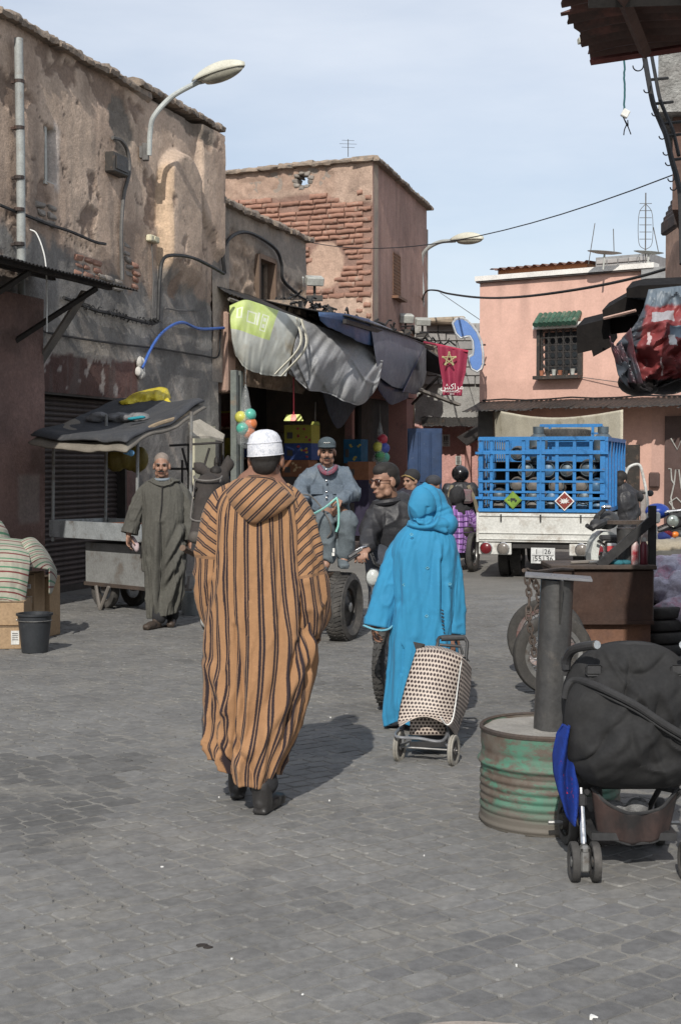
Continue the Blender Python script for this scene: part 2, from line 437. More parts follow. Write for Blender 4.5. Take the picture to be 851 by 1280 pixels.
for (yy, a, b0, l) in pv[:300]:
    mb = MB(); cols = []; paver_geo(mb, a, b0, l, cols); mb.col = np.concatenate(cols); mb.build('paver', m_pav, ground, smooth=False, fix=False)
mb = MB(); cols = []
for (yy, a, b0, l) in pv[300:]: paver_geo(mb, a, b0, l, cols)
mb.col = np.concatenate(cols); mb.build('paver_field', m_pav, ground, smooth=False, kind='stuff', fix=False)
# litter and stains: flecks of paper, a dark leaf, concrete slab edge at the bottom
m_conc = M('pale_concrete', (.36, .31, .27), (.26, .23, .2), sc=9, bump=.6, bsc=60)
mb = MB(); c = G(600, 1288)
pts = [(-.19, -.2), (-.18, .0), (-.1, .024), (-.05, .03), (.02, .027), (.06, .016), (.11, .012), (.14, -.02), (.14, -.2)]
mb.prism([(c.x+x, c.y+y) for x, y in pts], .016); o = mb.build('concrete_slab', m_conc, smooth=False); tag(o, 'broken pinkish concrete cover edge at the bottom of the street', 'slab')
m_paper = M('paper_white', (.7, .7, .68), (.6, .6, .58), rough=.7, bump=0)
mb = MB(); random.seed(3)
for i in range(12):
    px, py = random.choice([(random.uniform(0, 851), random.uniform(860, 1270)), (random.uniform(380, 700), random.uniform(780, 900))]); c = G(px, py, .011); s = random.uniform(.003, .008)
    n = 5; mb.prism([(c.x+s*math.cos(2*PI*k/n)*random.uniform(.4, 1.3), c.y+s*math.sin(2*PI*k/n)*random.uniform(.4, 1.3)) for k in range(n)], random.uniform(.012, .017))
mb.build('litter_flecks', m_paper, kind='stuff', smooth=False)
mb = MB(); c = G(257, 1186)
for dx, dy, s in ((-.012, .006, .016), (.008, -.012, .012)):
    mb.prism([(c.x+dx+s*1.6*math.cos(2*PI*k/9)*random.uniform(.7, 1.2), c.y+dy+s*math.sin(2*PI*k/9)*random.uniform(.6, 1.2)) for k in range(9)], .0125)
o = mb.build('leaf_scrap', M('dark_leaf', (.03, .025, .022), bump=.3), smooth=False); tag(o, 'small dark scrap lying alone on the paving, front left', 'litter')
mb = MB(); c = G(741, 1276)
mb.prism([(c.x-.012, c.y-.006), (c.x+.012, c.y-.009), (c.x+.004, c.y+.004), (c.x-.004, c.y+.012), (c.x-.01, c.y+.004)], .016)
o = mb.build('paper_scrap', m_paper, smooth=False); tag(o, 'torn white paper scrap at the bottom right of the street', 'litter')

# =============== LEFT STREET WALL (old plastered building) ===============
m_wall2 = M('smooth_plaster', (.4, .3, .24), attr=True, sc=.8, rough=.9, bump=.3, bsc=40, bd=.01, spk=.35)
m_wall = M('old_plaster', (.4, .3, .24), attr=True, sc=1.3, rough=.92, bump=.75, bsc=34, bd=.02)
tan = np.array((.47, .355, .275)); tan2 = np.array((.53, .41, .32)); grey = np.array((.20, .188, .175)); grey2 = np.array((.28, .265, .245)); redb = np.array((.13, .07, .06)); mud = np.array((.30, .22, .17)); black = np.array((.05, .045, .04))
old = thing('plaster_building', 'old tan and grey plastered building along the left side of the street', 'building', WL(3, 0, 0))
def rot_mask(px0, py0, px1, py1):
    s0, z0 = wp(px0, py0); s1, z1 = wp(px1, py1); return min(s0, s1), max(s0, s1), min(z0, z1), max(z0, z1)
SE = wp(273, 400)[0]; SE2 = wp(383, 400)[0]
print('SE', SE, SE2)
def wall_fn(S, Z):
    n1 = fbm(S*.8, Z*.8, 1, 5); n2 = fbm(S*2.5, Z*2.5, 4, 5); n3 = fbm(S*9, Z*9, 8, 4)
    off = .022*n1+.007*n2+.008*n3+.004*fbm(S*26, Z*26, 9, 2)
    cr = np.abs(fbm(S*1.3+70, Z*1.3+S*.3, 40, 4)); ck = ss(.012, .004, cr)*ss(.1, .25, fbm(S*.9+5, Z*.9, 41, 3)+.18); off = off-.012*ck
    col = tan[None, None]*(1+.16*n1+.12*n2)[..., None]*np.ones(S.shape+(3,))
    def mixin(c, m): nonlocal col; col = col*(1-m[..., None])+np.asarray(c)*(1+.25*n2[..., None])*m[..., None]
    mixin(tan2, ss(.0, .25, fbm(S*1.3+3, Z*.5, 2, 4)))
    mixin(mud*.35, ck*.8); mixin(mud, .35*ss(.05, .3, fbm(S*2.0+9, Z*1.1, 5, 4)))
    # grey cement zone below
    bz = 4.05 + .25*fbm(S*1.5, S*0, 3, 4) - .09*(S-3) + np.where(S > 4.4, .35, 0)
    gm = ss(.06, -.06, Z-bz+.25*n2+.1*n3)
    # band of mixed patches above
    gp = ss(.05, .14, fbm(S*1.4+31, Z*1.9, 6, 5))*ss(5.3, 4.7, Z); mixin(mud*.85, gp*.55)
    mixin(grey, gm); mixin(grey2, gm*.8*ss(.0, .22, fbm(S*1.1+7, Z*2.6, 9, 5)))
    mixin(grey*.65, gm*.5*ss(.08, .3, fbm(S*2.1+17, Z*1.2, 9, 5)))
    # pale diagonal stripes of sunlight between awning shadows, painted above the red band
    pale = gm*ss(.1, .2, fbm((S+Z*.9)*4.5, (Z-S*.4)*.8, 3, 3)+.55*np.exp(-((Z-3.0)/.35)**2)*ss(.9, 1.6, S)*ss(4, 3.2, S)-.18); mixin(np.array((.34, .3, .26)), pale*.8)
    # lost plaster holes
    hole = ss(.27, .31, fbm(S*1.6+50, Z*1.7, 12, 5)+.12*n3)*ss(3.6, 4, Z); off = off-.03*hole; mixin(mud*.95, hole); off += .02*hole*fbm(S*3, Z*16, 2, 3)
    # dark broken patch right of the window near the top, as in the gable
    s0, z0 = wp(152, 155); d = np.hypot((S-s0)/.34, (Z-z0)/.42)+.5*n2+.3*n3; dp = ss(1.05, .9, d); mixin(np.array((.19, .165, .14)), dp); off = off-.02*dp
    s0, z0 = wp(225, 140); d = np.abs(Z-(z0-.15*(S-s0)))/.18+.8*n2; dp = ss(1, .8, d)*ss(wp(165, 100)[0], wp(172, 100)[0], S)*ss(wp(262, 100)[0], wp(255, 100)[0], S); mixin(np.array((.23, .19, .155)), dp); off = off-.012*dp
    # red painted band over the shutter
    s0, s1 = wp(34, 450)[0], wp(173, 450)[0]; zt = 2.95 + .03*n2 + .06*ss(s0, s1, S); 
    rb = ss(.02, -.02, Z-zt-.05*n3)*ss(s1+.03, s1-.03, S+.05*n2); mixin(redb, rb); mixin(redb*.55, rb*.7*ss(.0, .25, n1)); mixin(np.array((.3, .26, .24)), rb*ss(.3, .33, fbm(S*5, Z*5, 30, 4)))
    # vertical streaks
    st = ss(.12, .35, fbm(S*7, Z*.5, 44, 4)); mixin(grey*.6, .35*st*ss(6.8, 4.5, Z))
    # chimney like buttress
    sb0, sb1 = wp(200, 250)[0], wp(238, 250)[0]; zt0 = wp(210, 186)[1]
    mid = (sb0+sb1)/2; hw = (sb1-sb0)/2; top = zt0-.5*((S-mid)/hw)**2*.55
    bm = ss(.04, 0, np.abs(S-mid)-hw)*ss(.05, -.08, Z-top)*ss(4.0, 4.5, Z+.2*n1); off = off+.21*bm; 
    lit_edge = ss(.12, .02, np.abs(S-sb0+.03))*ss(.05, -.05, Z-top)*ss(4.3, 4.5, Z); mixin(np.array((.52, .38, .265)), lit_edge); mixin(tan2*.85, bm*.5*ss(sb0+.1, sb0+.2, S))  # left edge painted brighter, as the side the sun strikes
    # right end pier, standing proud
    sp = wp(243, 180)[0]; pier = ss(0, .05, S-sp)*ss(5.2, 5.5, Z+.2*n2+(S-sp)*.6); off = off+.12*pier
    # slit window
    a, b, c, d = rot_mask(57, 156, 71, 231); wn = ss(0, .04, S-a)*ss(0, .04, b-S)*ss(0, .04, Z-c)*ss(0, .04, d-Z); off = off-.16*wn; mixin(np.array((.07, .065, .06)), wn)  # recess colour darkened to paint the shade inside the window
    rim = ss(.12, .03, np.hypot(np.maximum(0, np.abs(S-(a+b)/2)-(b-a)/2), np.maximum(0, np.abs(Z-(c+d)/2)-(d-c)/2))+.06*n3)*(S > b-.05); mixin(np.array((.55, .5, .46)), rim*.7)
    # breaker box recess
    return off, col
def wall_panel(s0, s1, z0, z1, step, fn, name='wall', keepf=None, back=3.2, parent=old, frm=WL, mat=None):
    ns = int((s1-s0)/step)+1; nz = int((z1-z0)/step)+1
    S, Z = np.meshgrid(np.linspace(s0, s1, ns), np.linspace(z0, z1, nz)); off, col = fn(S, Z)
    P = np.zeros(S.shape+(3,)); o0 = np.array(frm(0, 0, 0)); u = np.array(frm(1, 0, 0))-o0; n = np.array(frm(0, 1, 0))-o0
    P += o0+u*S[..., None]+n*off[..., None]; P[..., 2] += Z
    mb = MB(); keep = keepf(S, Z) if keepf else None; mb.surf(P, keep=keep); 
    mb.col = np.clip(col.reshape(-1, 3), .01, 1)
    return mb.build(name, mat or m_wall, parent, world=True, smooth=True, ang=180, fix=False), P
# shutter opening
SH0, SH1 = wp(41, 600)[0], wp(158, 600)[0]; SHZ = 2.47
keepf = lambda S, Z: ~((S > SH0) & (S < SH1) & (Z < SHZ+.0*S))
TZ = 6.72
wall_panel(-7.0, SE, 0, TZ, .035, wall_fn, keepf=keepf)
# local street frame: x along the wall away from the camera, y into the building, z up
WF = frame(WL(0, 0, 0), WU, -WN)
def WBox(mb, s0, s1, o0, o1, z0, z1, **k):
    """box given by along, outward and height ranges"""
    mb.M = WF; mb.box(((s0+s1)/2, -(o0+o1)/2, (z0+z1)/2), (abs(s1-s0), abs(o1-o0), abs(z1-z0)), **k); mb.M = Matrix.Identity(4); return mb
mb = MB(); WBox(mb, -7, SE-.01, -3.4, -.42, 2.6, TZ-.03); WBox(mb, -7, SH0-.02, -3.4, -.42, 0, 2.6); WBox(mb, SH1+.02, SE-.01, -3.4, -.42, 0, 2.6)
WBox(mb, SE-.3, SE-.004, -.5, .1, 5.3, TZ-.01); WBox(mb, SE-.3, SE-.004, -.5, -.06, 0, 5.3)
WBox(mb, -7, SE, -.40, -.06, TZ-.35, TZ-.03)
m_mass = M('rear_plaster', (.3, .24, .19), (.2, .17, .15), sc=2, bump=.6, bsc=30)
mb.build('rear_wall', m_mass, old, world=True, smooth=False)
# shutter reveal and slats
m_slat = M('rusty_shutter', (.055, .042, .038), (.035, .028, .026), sc=6, rough=.6, bump=.35, st=(.10, .055, .04), ssc=4, metal=.2)
sh = MB(); WBox(sh, SH0, SH1, -.16, -.14, 0, SHZ); shutter = sh.build('roller_shutter', m_slat, old, world=True, smooth=False)
sl0 = MB(WF); n = 38; ph = SHZ/n
prof = [(-.0, 0), (-.016, .16), (-.024, .45), (-.017, .75), (-.002, .93), (0, 1.0)]
me = None
for i in range(n):
    if me is None:
        mb = MB(); m_ = len(prof); vs = []; fs = []
        for k, (o, z) in enumerate(prof):
            for x in (0, 1): vs.append((x*(SH1-SH0), o, z*ph))
        for k in range(m_-1): fs.append((2*k, 2*k+1, 2*k+3, 2*k+2))
        mb.add(vs, fs); slat0 = mb.build('shutter_slat', m_slat, old, smooth=False)
        me = slat0; slat = slat0
    else: slat = inst(slat0, old)
    slat.matrix_basis = Matrix.Translation(-old.location) @ WF @ Matrix.Translation((SH0, .135, i*ph))
mb = MB(); WBox(mb, SH0-.0, SH0+.05, -.16, .01, 0, SHZ); WBox(mb, SH1-.05, SH1, -.16, .01, 0, SHZ); WBox(mb, SH0, SH1, -.3, -.002, SHZ, SHZ+.03); WBox(mb, SH0+.05, SH1-.05, -.16, -.09, 0, .09)
mb.build('shutter_frame', M('dark_steel', (.05, .045, .042), bump=.2, rough=.6, metal=.3), old, world=True, smooth=False)
# coping stones
m_cop = M('coping_mud', (.30, .235, .18), (.19, .16, .135), sc=8, bump=.9, bsc=40, bd=.02, st=(.12, .11, .1), ssc=7, rand=.12)
def coping(s0, s1, z, parent, out=.10, dep=.45, step=.3, frm=None, zf=None):
    frm = frm or WF; s = s0; k = 0
    while s < s1:
        l = min(random.uniform(step*.75, step*1.3), s1-s+.02); mb = MB(frm); h = random.uniform(.075, .11); o = out+random.uniform(-.02, .03)
        nx, ny = 5, 4; zz = (zf(s) if zf else z)+random.uniform(-.012, .014)
        vs = []; fs = []
        for j in range(nx+1):
            for (yy, hh) in ((-o, -.01), (-o-.015, h*.45), (-o+.02, h*.93), (-o+.12, h*1.12), (dep, h*1.0), (dep, -.01)):
                vs.append((s+l*j/nx+random.uniform(-.01, .01), yy+random.uniform(-.016, .016), zz+hh+random.uniform(-.014, .014)))
        for j in range(nx):
            for q in range(6): fs.append((j*6+q, j*6+(q+1) % 6, (j+1)*6+(q+1) % 6, (j+1)*6+q))
        fs += [tuple(range(6)), tuple(nx*6+q for q in range(5, -1, -1))]; mb.add(vs, fs)
        mb.build('coping_stone', m_cop, parent, world=True, smooth=True, ang=50); s += l*.985; k += 1
coping(-3.0, SE+.03, TZ-.02, old, zf=lambda s: TZ-.02+(.10 if s > wp(165, 100)[0] else 0)*1.0)
# raised lump on the parapet
mb = MB(); s, z = wp(175, 110); WBox(mb, s-.25, s+.3, -.4, .05, TZ-.05, TZ+.1, ch=.05, j=.02); mb.build('parapet_lump', m_cop, old, world=True)
# slit window pieces
a, b, c, d = rot_mask(57, 156, 71, 231); m_wp = M('window_paint', (.5, .5, .46), (.36, .36, .33), sc=8, bump=.3)
mb = MB(); WBox(mb, a+.02, a+.07, -.15, -.02, c, d); WBox(mb, a, b, -.15, -.01, c-.03, c+.01); WBox(mb, a+.02, b-.04, -.16, -.1, c, c+.32*(d-c)); fr = mb.build('window_frame', m_wp, old, world=True, smooth=False)
mb = MB(); WBox(mb, a+.07, b-.02, -.155, -.14, c+.3*(d-c), d-.02); mb.build('window_pane', M('dirty_glass', (.10, .115, .11), rough=.25, bump=.05, spec=.6), old, world=True, smooth=False)
# drain pipe with clamps
m_pipe = M('weathered_zinc', (.33, .35, .34), (.24, .25, .245), sc=5, rough=.55, bump=.2, st=(.2, .16, .13), ssc=6)
s1_, z1_ = wp(23.5, 48, .1); s2_, z2_ = wp(27, 332, .1)
mb = MB(); mb.tube([WL(s1_, .1, z1_), WL((s1_+s2_)/2, .11, (z1_+z2_)/2), WL(s2_, .1, z2_)], .052, 12); mb.tube([WL(s2_, .1, z2_+.4), WL(s2_, .1, z2_-1.0)], .045, 12)
pipe = mb.build('drain_pipe', m_pipe, old, world=True)
for py in (102, 160, 222, 262, 305):
    s, z = wp(24.5, py, .1); mb = MB(); mb.tube([WL(s, .1, z-.02), WL(s, .1, z+.02)], .062, 12); WBox(mb, s-.02, s+.02, 0, .08, z-.015, z+.015); mb.build('pipe_clamp', m_slat, pipe, world=True, smooth=False)
# breaker box
m_dkpl = M('dark_metal_box', (.045, .04, .036), (.03, .028, .026), sc=9, bump=.3, rough=.5, st=(.11, .08, .06), ssc=10)
a, b, c, d = rot_mask(131, 189, 150, 223); mb = MB(); WBox(mb, a, b, -.02, .14, c, d, ch=.02); WBox(mb, a+.05, b-.05, .14, .155, c+.05, d-.05); mb.build('meter_box', m_dkpl, old, world=True, smooth=False)
a, b, c, d = rot_mask(182, 293, 193, 305); mb = MB(); WBox(mb, a, b, 0, .09, c, d, ch=.015); mb.cyl(WL((a+b)/2, .08, (c+d)/2), WL((a+b)/2, .1, (c+d)/2), .04); mb.build('junction_box', M('cream_plastic', (.62, .58, .42), bump=.05), old, world=True)
# exposed bricks in the broken patches
m_brk = M('adobe_brick', (.32, .175, .125), (.25, .135, .1), sc=9, bump=.9, bsc=45, bd=.01, rand=.18, st=(.33, .24, .19), ssc=6)
m_stone = M('rubble_stone', (.28, .25, .22), (.19, .17, .15), sc=9, bump=.9, bsc=45, bd=.01, rand=.2)
def chunk(s, z, l, h, o, mat, parent, name='brick', frm=None, dep=.12, j=.012):
    mb = MB(frm or WF); mb.box((s, -o+dep/2, z), (l, dep, h), ch=min(.018, h*.25), j=j); return mb.build(name, mat, parent, world=True, smooth=True, ang=60)
for (px, py, nr, nc, m) in ((212, 318, 5, 1, m_brk), (160, 325, 5, 1, m_stone), (110, 335, 3, 3, m_brk), (58, 268, 3, 2, m_stone), (168, 345, 4, 1, m_brk), (132, 352, 2, 4, m_stone)):
    s, z = wp(px, py)
    for r in range(nr):
        for c_ in range(nc): chunk(s+(c_-(nc-1)/2)*.24+random.uniform(-.04, .04), z+(r-(nr-1)/2)*.095, random.uniform(.17, .25), .07, .012+random.uniform(0, .02), m, old)
# red-brown pillar at the left edge with pitted edge
pil = thing('painted_pillar', 'reddish brown painted pillar at the left edge beside the roller shutter', 'pillar', WL(0, .15, 0))
PX1 = wp(34, 600, .0)[0]
def pfn(S, Z):
    n1 = fbm(S*1.5, Z*1.5, 21, 5); col = np.array((.19, .118, .10))*(1+.5*n1)[..., None]
    k = ss(.0, .02, (1.5-Z)+.05*n1)*ss(.0, .02, Z-.95+.05*n1)*ss(PX1-.62, PX1-.58, S+.05*n1)*ss(PX1-.1, PX1-.14, S); col = col*(1-k[..., None]*.75)+np.array((.25, .21, .19))*k[..., None]*.75
    k = ss(.2, .3, fbm(S*1.2, Z*3, 77, 5)); col = col*(1-.5*k[..., None])+np.array((.09, .06, .05))*.5*k[..., None]
    return .24+.02*fbm(S*2, Z*2, 3, 4), col
wall_panel(-7, PX1, 0, 3.55, .05, pfn, name='pillar_face', parent=pil)
mb = MB(); WBox(mb, -7, PX1-.003, -.02, .215, 0, 3.56, ch=.0); mb.build('pillar_side', M('pillar_grey', (.13, .1, .09), (.2, .18, .16), sc=7, bump=.9, bsc=30, bd=.02), pil, world=True, smooth=False)
for i in range(16):
    z = .3+i*.2; chunk(PX1+.03, z, .12+random.uniform(0, .05), .15, .12, m_stone if random.random() < .5 else m_brk, pil, name='edge_stone', dep=.2)
# =============== LOWER WALL WITH COPING ===============
low = thing('rubble_wall_building', 'lower rubble and plaster building with narrow barred window behind the shop awnings', 'building', WL((SE+SE2)/2, 0, 0))
def low_fn(S, Z):
    n1 = fbm(S*1.1, Z*1.1, 51, 5); n2 = fbm(S*5, Z*7, 52, 4); n3 = fbm(S*14, Z*14, 53, 3)
    rub = ss(.0, .03, S-wp(287, 350)[0]+.1*n1)*ss(.05, -.05, Z-(wp(287, 285)[1]-.12*(S-SE))+.2*n1)
    off = .03*n1+rub*(.05*n2+.02*n3)-.03*rub; col = np.array((.35, .29, .235))*(1+.4*n1+.3*n3)[..., None]
    col = col*(1-rub[..., None])+np.array((.36, .27, .2))*(1+.7*n2+.4*n3)[..., None]*rub[..., None]
    gz = ss(.0, .3, fbm(S*.9, Z*1.5, 61, 4)); col = col*(1-.6*gz[..., None])+np.array((.2, .185, .17))*.6*gz[..., None]
    a, b, c, d = rot_mask(322, 322, 342, 378); wn = ss(0, .04, S-a)*ss(0, .04, b-S)*ss(0, .04, Z-c)*ss(0, .04, d-Z); off = off-.2*wn; col = col*(1-.8*wn[..., None])
    return off, col
LZ = 5.72
wall_panel(SE-.25, SE2, 2.9, LZ, .035, low_fn, parent=low)
mb = MB(); WBox(mb, SE+.01, SE2-.01, -3.4, -.3, 4.2, LZ-.02); WBox(mb, SE2-.2, SE2-.004, -.5, -.03, 3.6, LZ-.02); mb.build('rear_wall', m_mass, low, world=True, smooth=False)
coping(SE-.05, SE2+.05, LZ-.02, low)
a, b, c, d = rot_mask(322, 322, 342, 378); mb = MB(); WBox(mb, a+.03, b-.03, -.19, -.17, c, d)
for k in range(4): WBox(mb, a+.1+k*.13, a+.12+k*.13, -.14, -.12, c, d)
mb.build('window', m_dkpl, low, world=True, smooth=False)
m_wood = M('old_wood', (.16, .105, .075), (.1, .07, .05), sc=7, bump=.5, stretch=(1, 1, .2)); mb = MB(); WBox(mb, a-.06, a+.02, -.1, .05, c-.05, d+.05); WBox(mb, b-.02, b+.05, -.1, .05, c-.05, d+.05); WBox(mb, a, b, -.1, .05, d-.01, d+.07); mb.build('window_frame', m_wood, low, world=True, smooth=False)
# =============== TALL BUILDING ===============
tall = thing('tall_brick_building', 'tall corner building with eroded red brick side and mauve pink street face', 'building', (.69, 30.7, 0))
TC = Vector((.69, 30.7, 0)); TL = Vector((-2.95, 32.35, 0)); TR = Vector((2.2, 36.6, 0)); TH = 8.12
uL = (TL-TC).normalized(); nL = Vector((0, 0, 1)).cross(uL); nL = nL if nL.y < 0 else -nL
uR = (TR-TC).normalized(); nR = Vector((0, 0, 1)).cross(uR); nR = nR if nR.x > 0 else -nR
FL_ = lambda s, o=0, z=0: TC + uL*s + nL*o + Vector((0, 0, z))
FR_ = lambda s, o=0, z=0: TC + uR*s + nR*o + Vector((0, 0, z))
def plane_px(px, py, u, n):
    r = ray(px, py); c = Vector((0, 0, 1.64)); t = (TC-c).dot(n)/r.dot(n); p = c+r*t; return (p-TC).dot(u), p.z
LLn = (TL-TC).length; LRn = (TR-TC).length
def brickmask(S, Z):
    n = fbm(S*1.2, Z*1.2, 71, 4); n2 = fbm(S*4, Z*4, 72, 3)
    m = ss(-.04, .04, 7.45-.2*ss(1.1, .6, S)+.12*n+.08*n2-Z)
    # smooth patches
    s0, z0 = plane_px(404, 332, uL, nL); p = ss(1.05, .9, np.hypot((S-s0)/.42, (Z-z0)/.5)+.4*n+.2*n2)
    lowp = ss(-.05, .05, 5.2+.3*n-Z)
    m = m*(1-p)*(1-lowp); return m, p, lowp
hs, hz = plane_px(378, 225, uL, nL)
def tl_fn(S, Z):
    m, p, lp = brickmask(S, Z); n = fbm(S*2, Z*2, 75, 5); n2 = fbm(S*8, Z*8, 76, 4)
    up = ss(7.2, 7.35, Z)
    col = np.array((.38, .275, .215))*(1+.3*n+.3*n2)[..., None]; off = .02*n+.012*n2
    col = col*(1-m[..., None])+np.array((.24, .15, .118))*(1+.3*n)[..., None]*m[..., None]
    col = col*(1-p[..., None]*.8)+np.array((.45, .31, .235))*p[..., None]*.8
    col = col*(1-lp[..., None]*.7)+np.array((.40, .29, .225))*(1+.5*n2)[..., None]*lp[..., None]*.7
    rub = ss(7.45, 7.6, Z+.2*n)*ss(wp(0,0)[0]*0+.75, 1.1, S+.3*n); off = off+rub*.06*n2-.03*rub; col = col*(1-rub[..., None]*.5)+np.array((.3, .2, .15))*rub[..., None]*.5
    off = off-.02*m; return off, col
def tl_keep(S, Z): return ~((np.abs(S-hs) < .16) & (np.abs(Z-hz) < .12))
wall_panel(0, LLn, 3.6, TH, .05, tl_fn, keepf=tl_keep, parent=tall, frm=FL_)
def tr_fn(S, Z):
    n = fbm(S*.6, Z*.6, 81, 4); n2 = fbm(S*6, Z*1.2, 82, 4)
    col = np.array((.36, .225, .185))*(1+.16*n+.16*n2)[..., None]
    gr = ss(3.4, 3.2, Z); col = col*(1-gr[..., None]*.3)+np.array((.25, .12, .1))*gr[..., None]*.3
    st = ss(.05, .3, fbm(S*5, Z*.35, 83, 4)); col = col*(1-.12*st[..., None])
    a0, z0 = plane_px(491, 315, uR, nR); a1, z1 = plane_px(500, 373, uR, nR); 
    wn = ss(0, .04, S-a0)*ss(0, .04, a1-S)*ss(0, .04, Z-z1)*ss(0, .04, z0-Z); return .01*n-.18*wn, col
wall_panel(0, LRn, 0, TH, .06, tr_fn, parent=tall, frm=FR_)
a0, z0 = plane_px(491, 315, uR, nR); a1, z1 = plane_px(500, 373, uR, nR)
FRM = frame(TC, uR, -nR)
mb = MB(FRM); mb.box(((a0+a1)/2, .16, (z0+z1)/2), (a1-a0, .02, z0-z1)); mb.build('window_pane', m_dkpl, tall, world=True, smooth=False)
mb = MB(FRM); k = 0
for i in range(7): mb.box((a0+(a1-a0)*i/6, .0, (z0+z1)/2), (.02, .02, z0-z1))
for i in range(14): mb.box(((a0+a1)/2, .0, z1+(z0-z1)*i/13), (a1-a0, .015, .018))
m_rust = M('rust_iron', (.19, .10, .06), (.12, .07, .05), sc=9, bump=.4); mb.box(((a0+a1)/2, -.05, z1-.06), (a1-a0+.2, .2, .06)); mb.build('window_grille', m_rust, tall, world=True, smooth=False)
# parapet backs, roof
mb = MB(); 
def qwall(mb, A, B, z0, z1, th):
    A = Vector(A); B = Vector(B); u = (B-A).normalized(); n = Vector((-u.y, u.x, 0)); mb.M = frame(A, u, n); mb.box(((B-A).length/2, 0, (z0+z1)/2), ((B-A).length, th, z1-z0)); mb.M = Matrix.Identity(4)
TB = TL + (TR-TC)
qwall(mb, FL_(.02, -.2), FL_(hs-.2, -.2), 7.0, TH-.02, .3); qwall(mb, FL_(hs+.2, -.2), FL_(LLn, -.2), 7.0, TH-.02, .3); qwall(mb, FL_(hs-.2, -.2), FL_(hs+.2, -.2), 7.0, hz-.15, .3); qwall(mb, FL_(hs-.2, -.2), FL_(hs+.2, -.2), hz+.15, TH-.02, .3)
qwall(mb, FR_(.1, -.2), FR_(LRn, -.2), 0, TH-.02, .3); qwall(mb, TB, TL, 0, 7.6, .2); qwall(mb, TB, TR, 0, 7.6, .2); qwall(mb, FL_(.02, -.2), FL_(LLn, -.2), 0, 7.0, .3)
mb.add([TC+Vector((0, .3, 7.05)), TR+Vector((0, 0, 7.05)), TB+Vector((0, 0, 7.05)), TL+Vector((0, 0, 7.05))], [(0, 1, 2, 3)]); mb.build('rear_wall', m_mass, tall, world=True, smooth=False)
for k in range(9):
    th = 2*PI*k/9; chunk(hs+.2*math.cos(th), hz+.16*math.sin(th), .13, .09, .0, m_stone, tall, name='hole_stone', frm=Matrix(((uL.x, -nL.x, 0, TC.x), (uL.y, -nL.y, 0, TC.y), (0, 0, 1, 0), (0, 0, 0, 1))), dep=.3, j=.02)
FLM = Matrix(((uL.x, -nL.x, 0, TC.x), (uL.y, -nL.y, 0, TC.y), (0, 0, 1, 0), (0, 0, 0, 1)))
coping(-.06, LLn+.05, TH-.02, tall, frm=FLM, out=.12, step=.42); coping(-.1, LRn+.05, TH-.02, tall, frm=FRM, out=.14, step=.42)
# eroded bricks, each its own piece
random.seed(11); cnt = 0; protos = []
for k in range(6):
    l = .40; mb = MB(); n = 5; vs = []; fs = []
    for i in range(n+1):
        x = -l/2+l*i/n
        for (yy, zz) in ((.06, -.048), (-.012, -.05), (-.036, -.012), (-.03, .03), (-.004, .05), (.06, .05)):
            vs.append((x+random.uniform(-.006, .006), yy+random.uniform(-.006, .006), zz+random.uniform(-.005, .005)+.005*math.sin(i*1.3+k)))
    for i in range(n):
        for q in range(6): fs.append((i*6+q, i*6+(q+1) % 6, (i+1)*6+(q+1) % 6, (i+1)*6+q))
    fs += [tuple(range(6)), tuple(n*6+q for q in range(5, -1, -1))]; mb.add(vs, fs); protos.append((mb, None))
protos = [p[0].mesh('brick', None, True, 60) for p in protos]
for p in protos:
    p.materials.append(m_brk); b = bmesh.new(); b.from_mesh(p); bmesh.ops.recalc_face_normals(b, faces=b.faces); b.to_mesh(p); b.free()
z = 4.8; row = 0; inv = Matrix.Translation(-tall.location)
while z < 7.5:
    s = .02+(row % 2)*.2
    while s < LLn-.2:
        l = random.uniform(.30, .50); mk, p_, lp_ = brickmask(np.array([s+l/2]), np.array([z])); edge = (s < .25)
        if (mk[0] > .5 and random.random() < .96) or (edge and z > 4.7):
            o = bpy.data.objects.new('brick', random.choice(protos)); C.objects.link(o); o.parent = tall; cnt += 1
            sx = (l-.025)/.40 * (.35 if edge and mk[0] < .5 else 1)
            o.matrix_basis = inv @ FLM @ Matrix.Translation((s+l/2*(.4 if edge and mk[0] < .5 else 1), random.uniform(-.012, .012), z+random.uniform(-.006, .006))) @ Matrix.Diagonal((sx, random.uniform(.7, 1.15), random.uniform(.8, 1.1), 1))
        s += l
    z += .115; row += 1
print('bricks', cnt)
mb = MB(); p = W(435, 196, 33); 
mb.tube([p, p+Vector((0, 0, .4))], .009, 5)
for dz, l in ((.38, .14), (.3, .2), (.22, .15)): mb.tube([p+Vector((-l, 0, dz)), p+Vector((l, .05, dz))], .004, 4)
tag(mb.build('roof_antenna', m_dkpl), 'tiny bent antenna on the roof of the tall brick building', 'antenna')
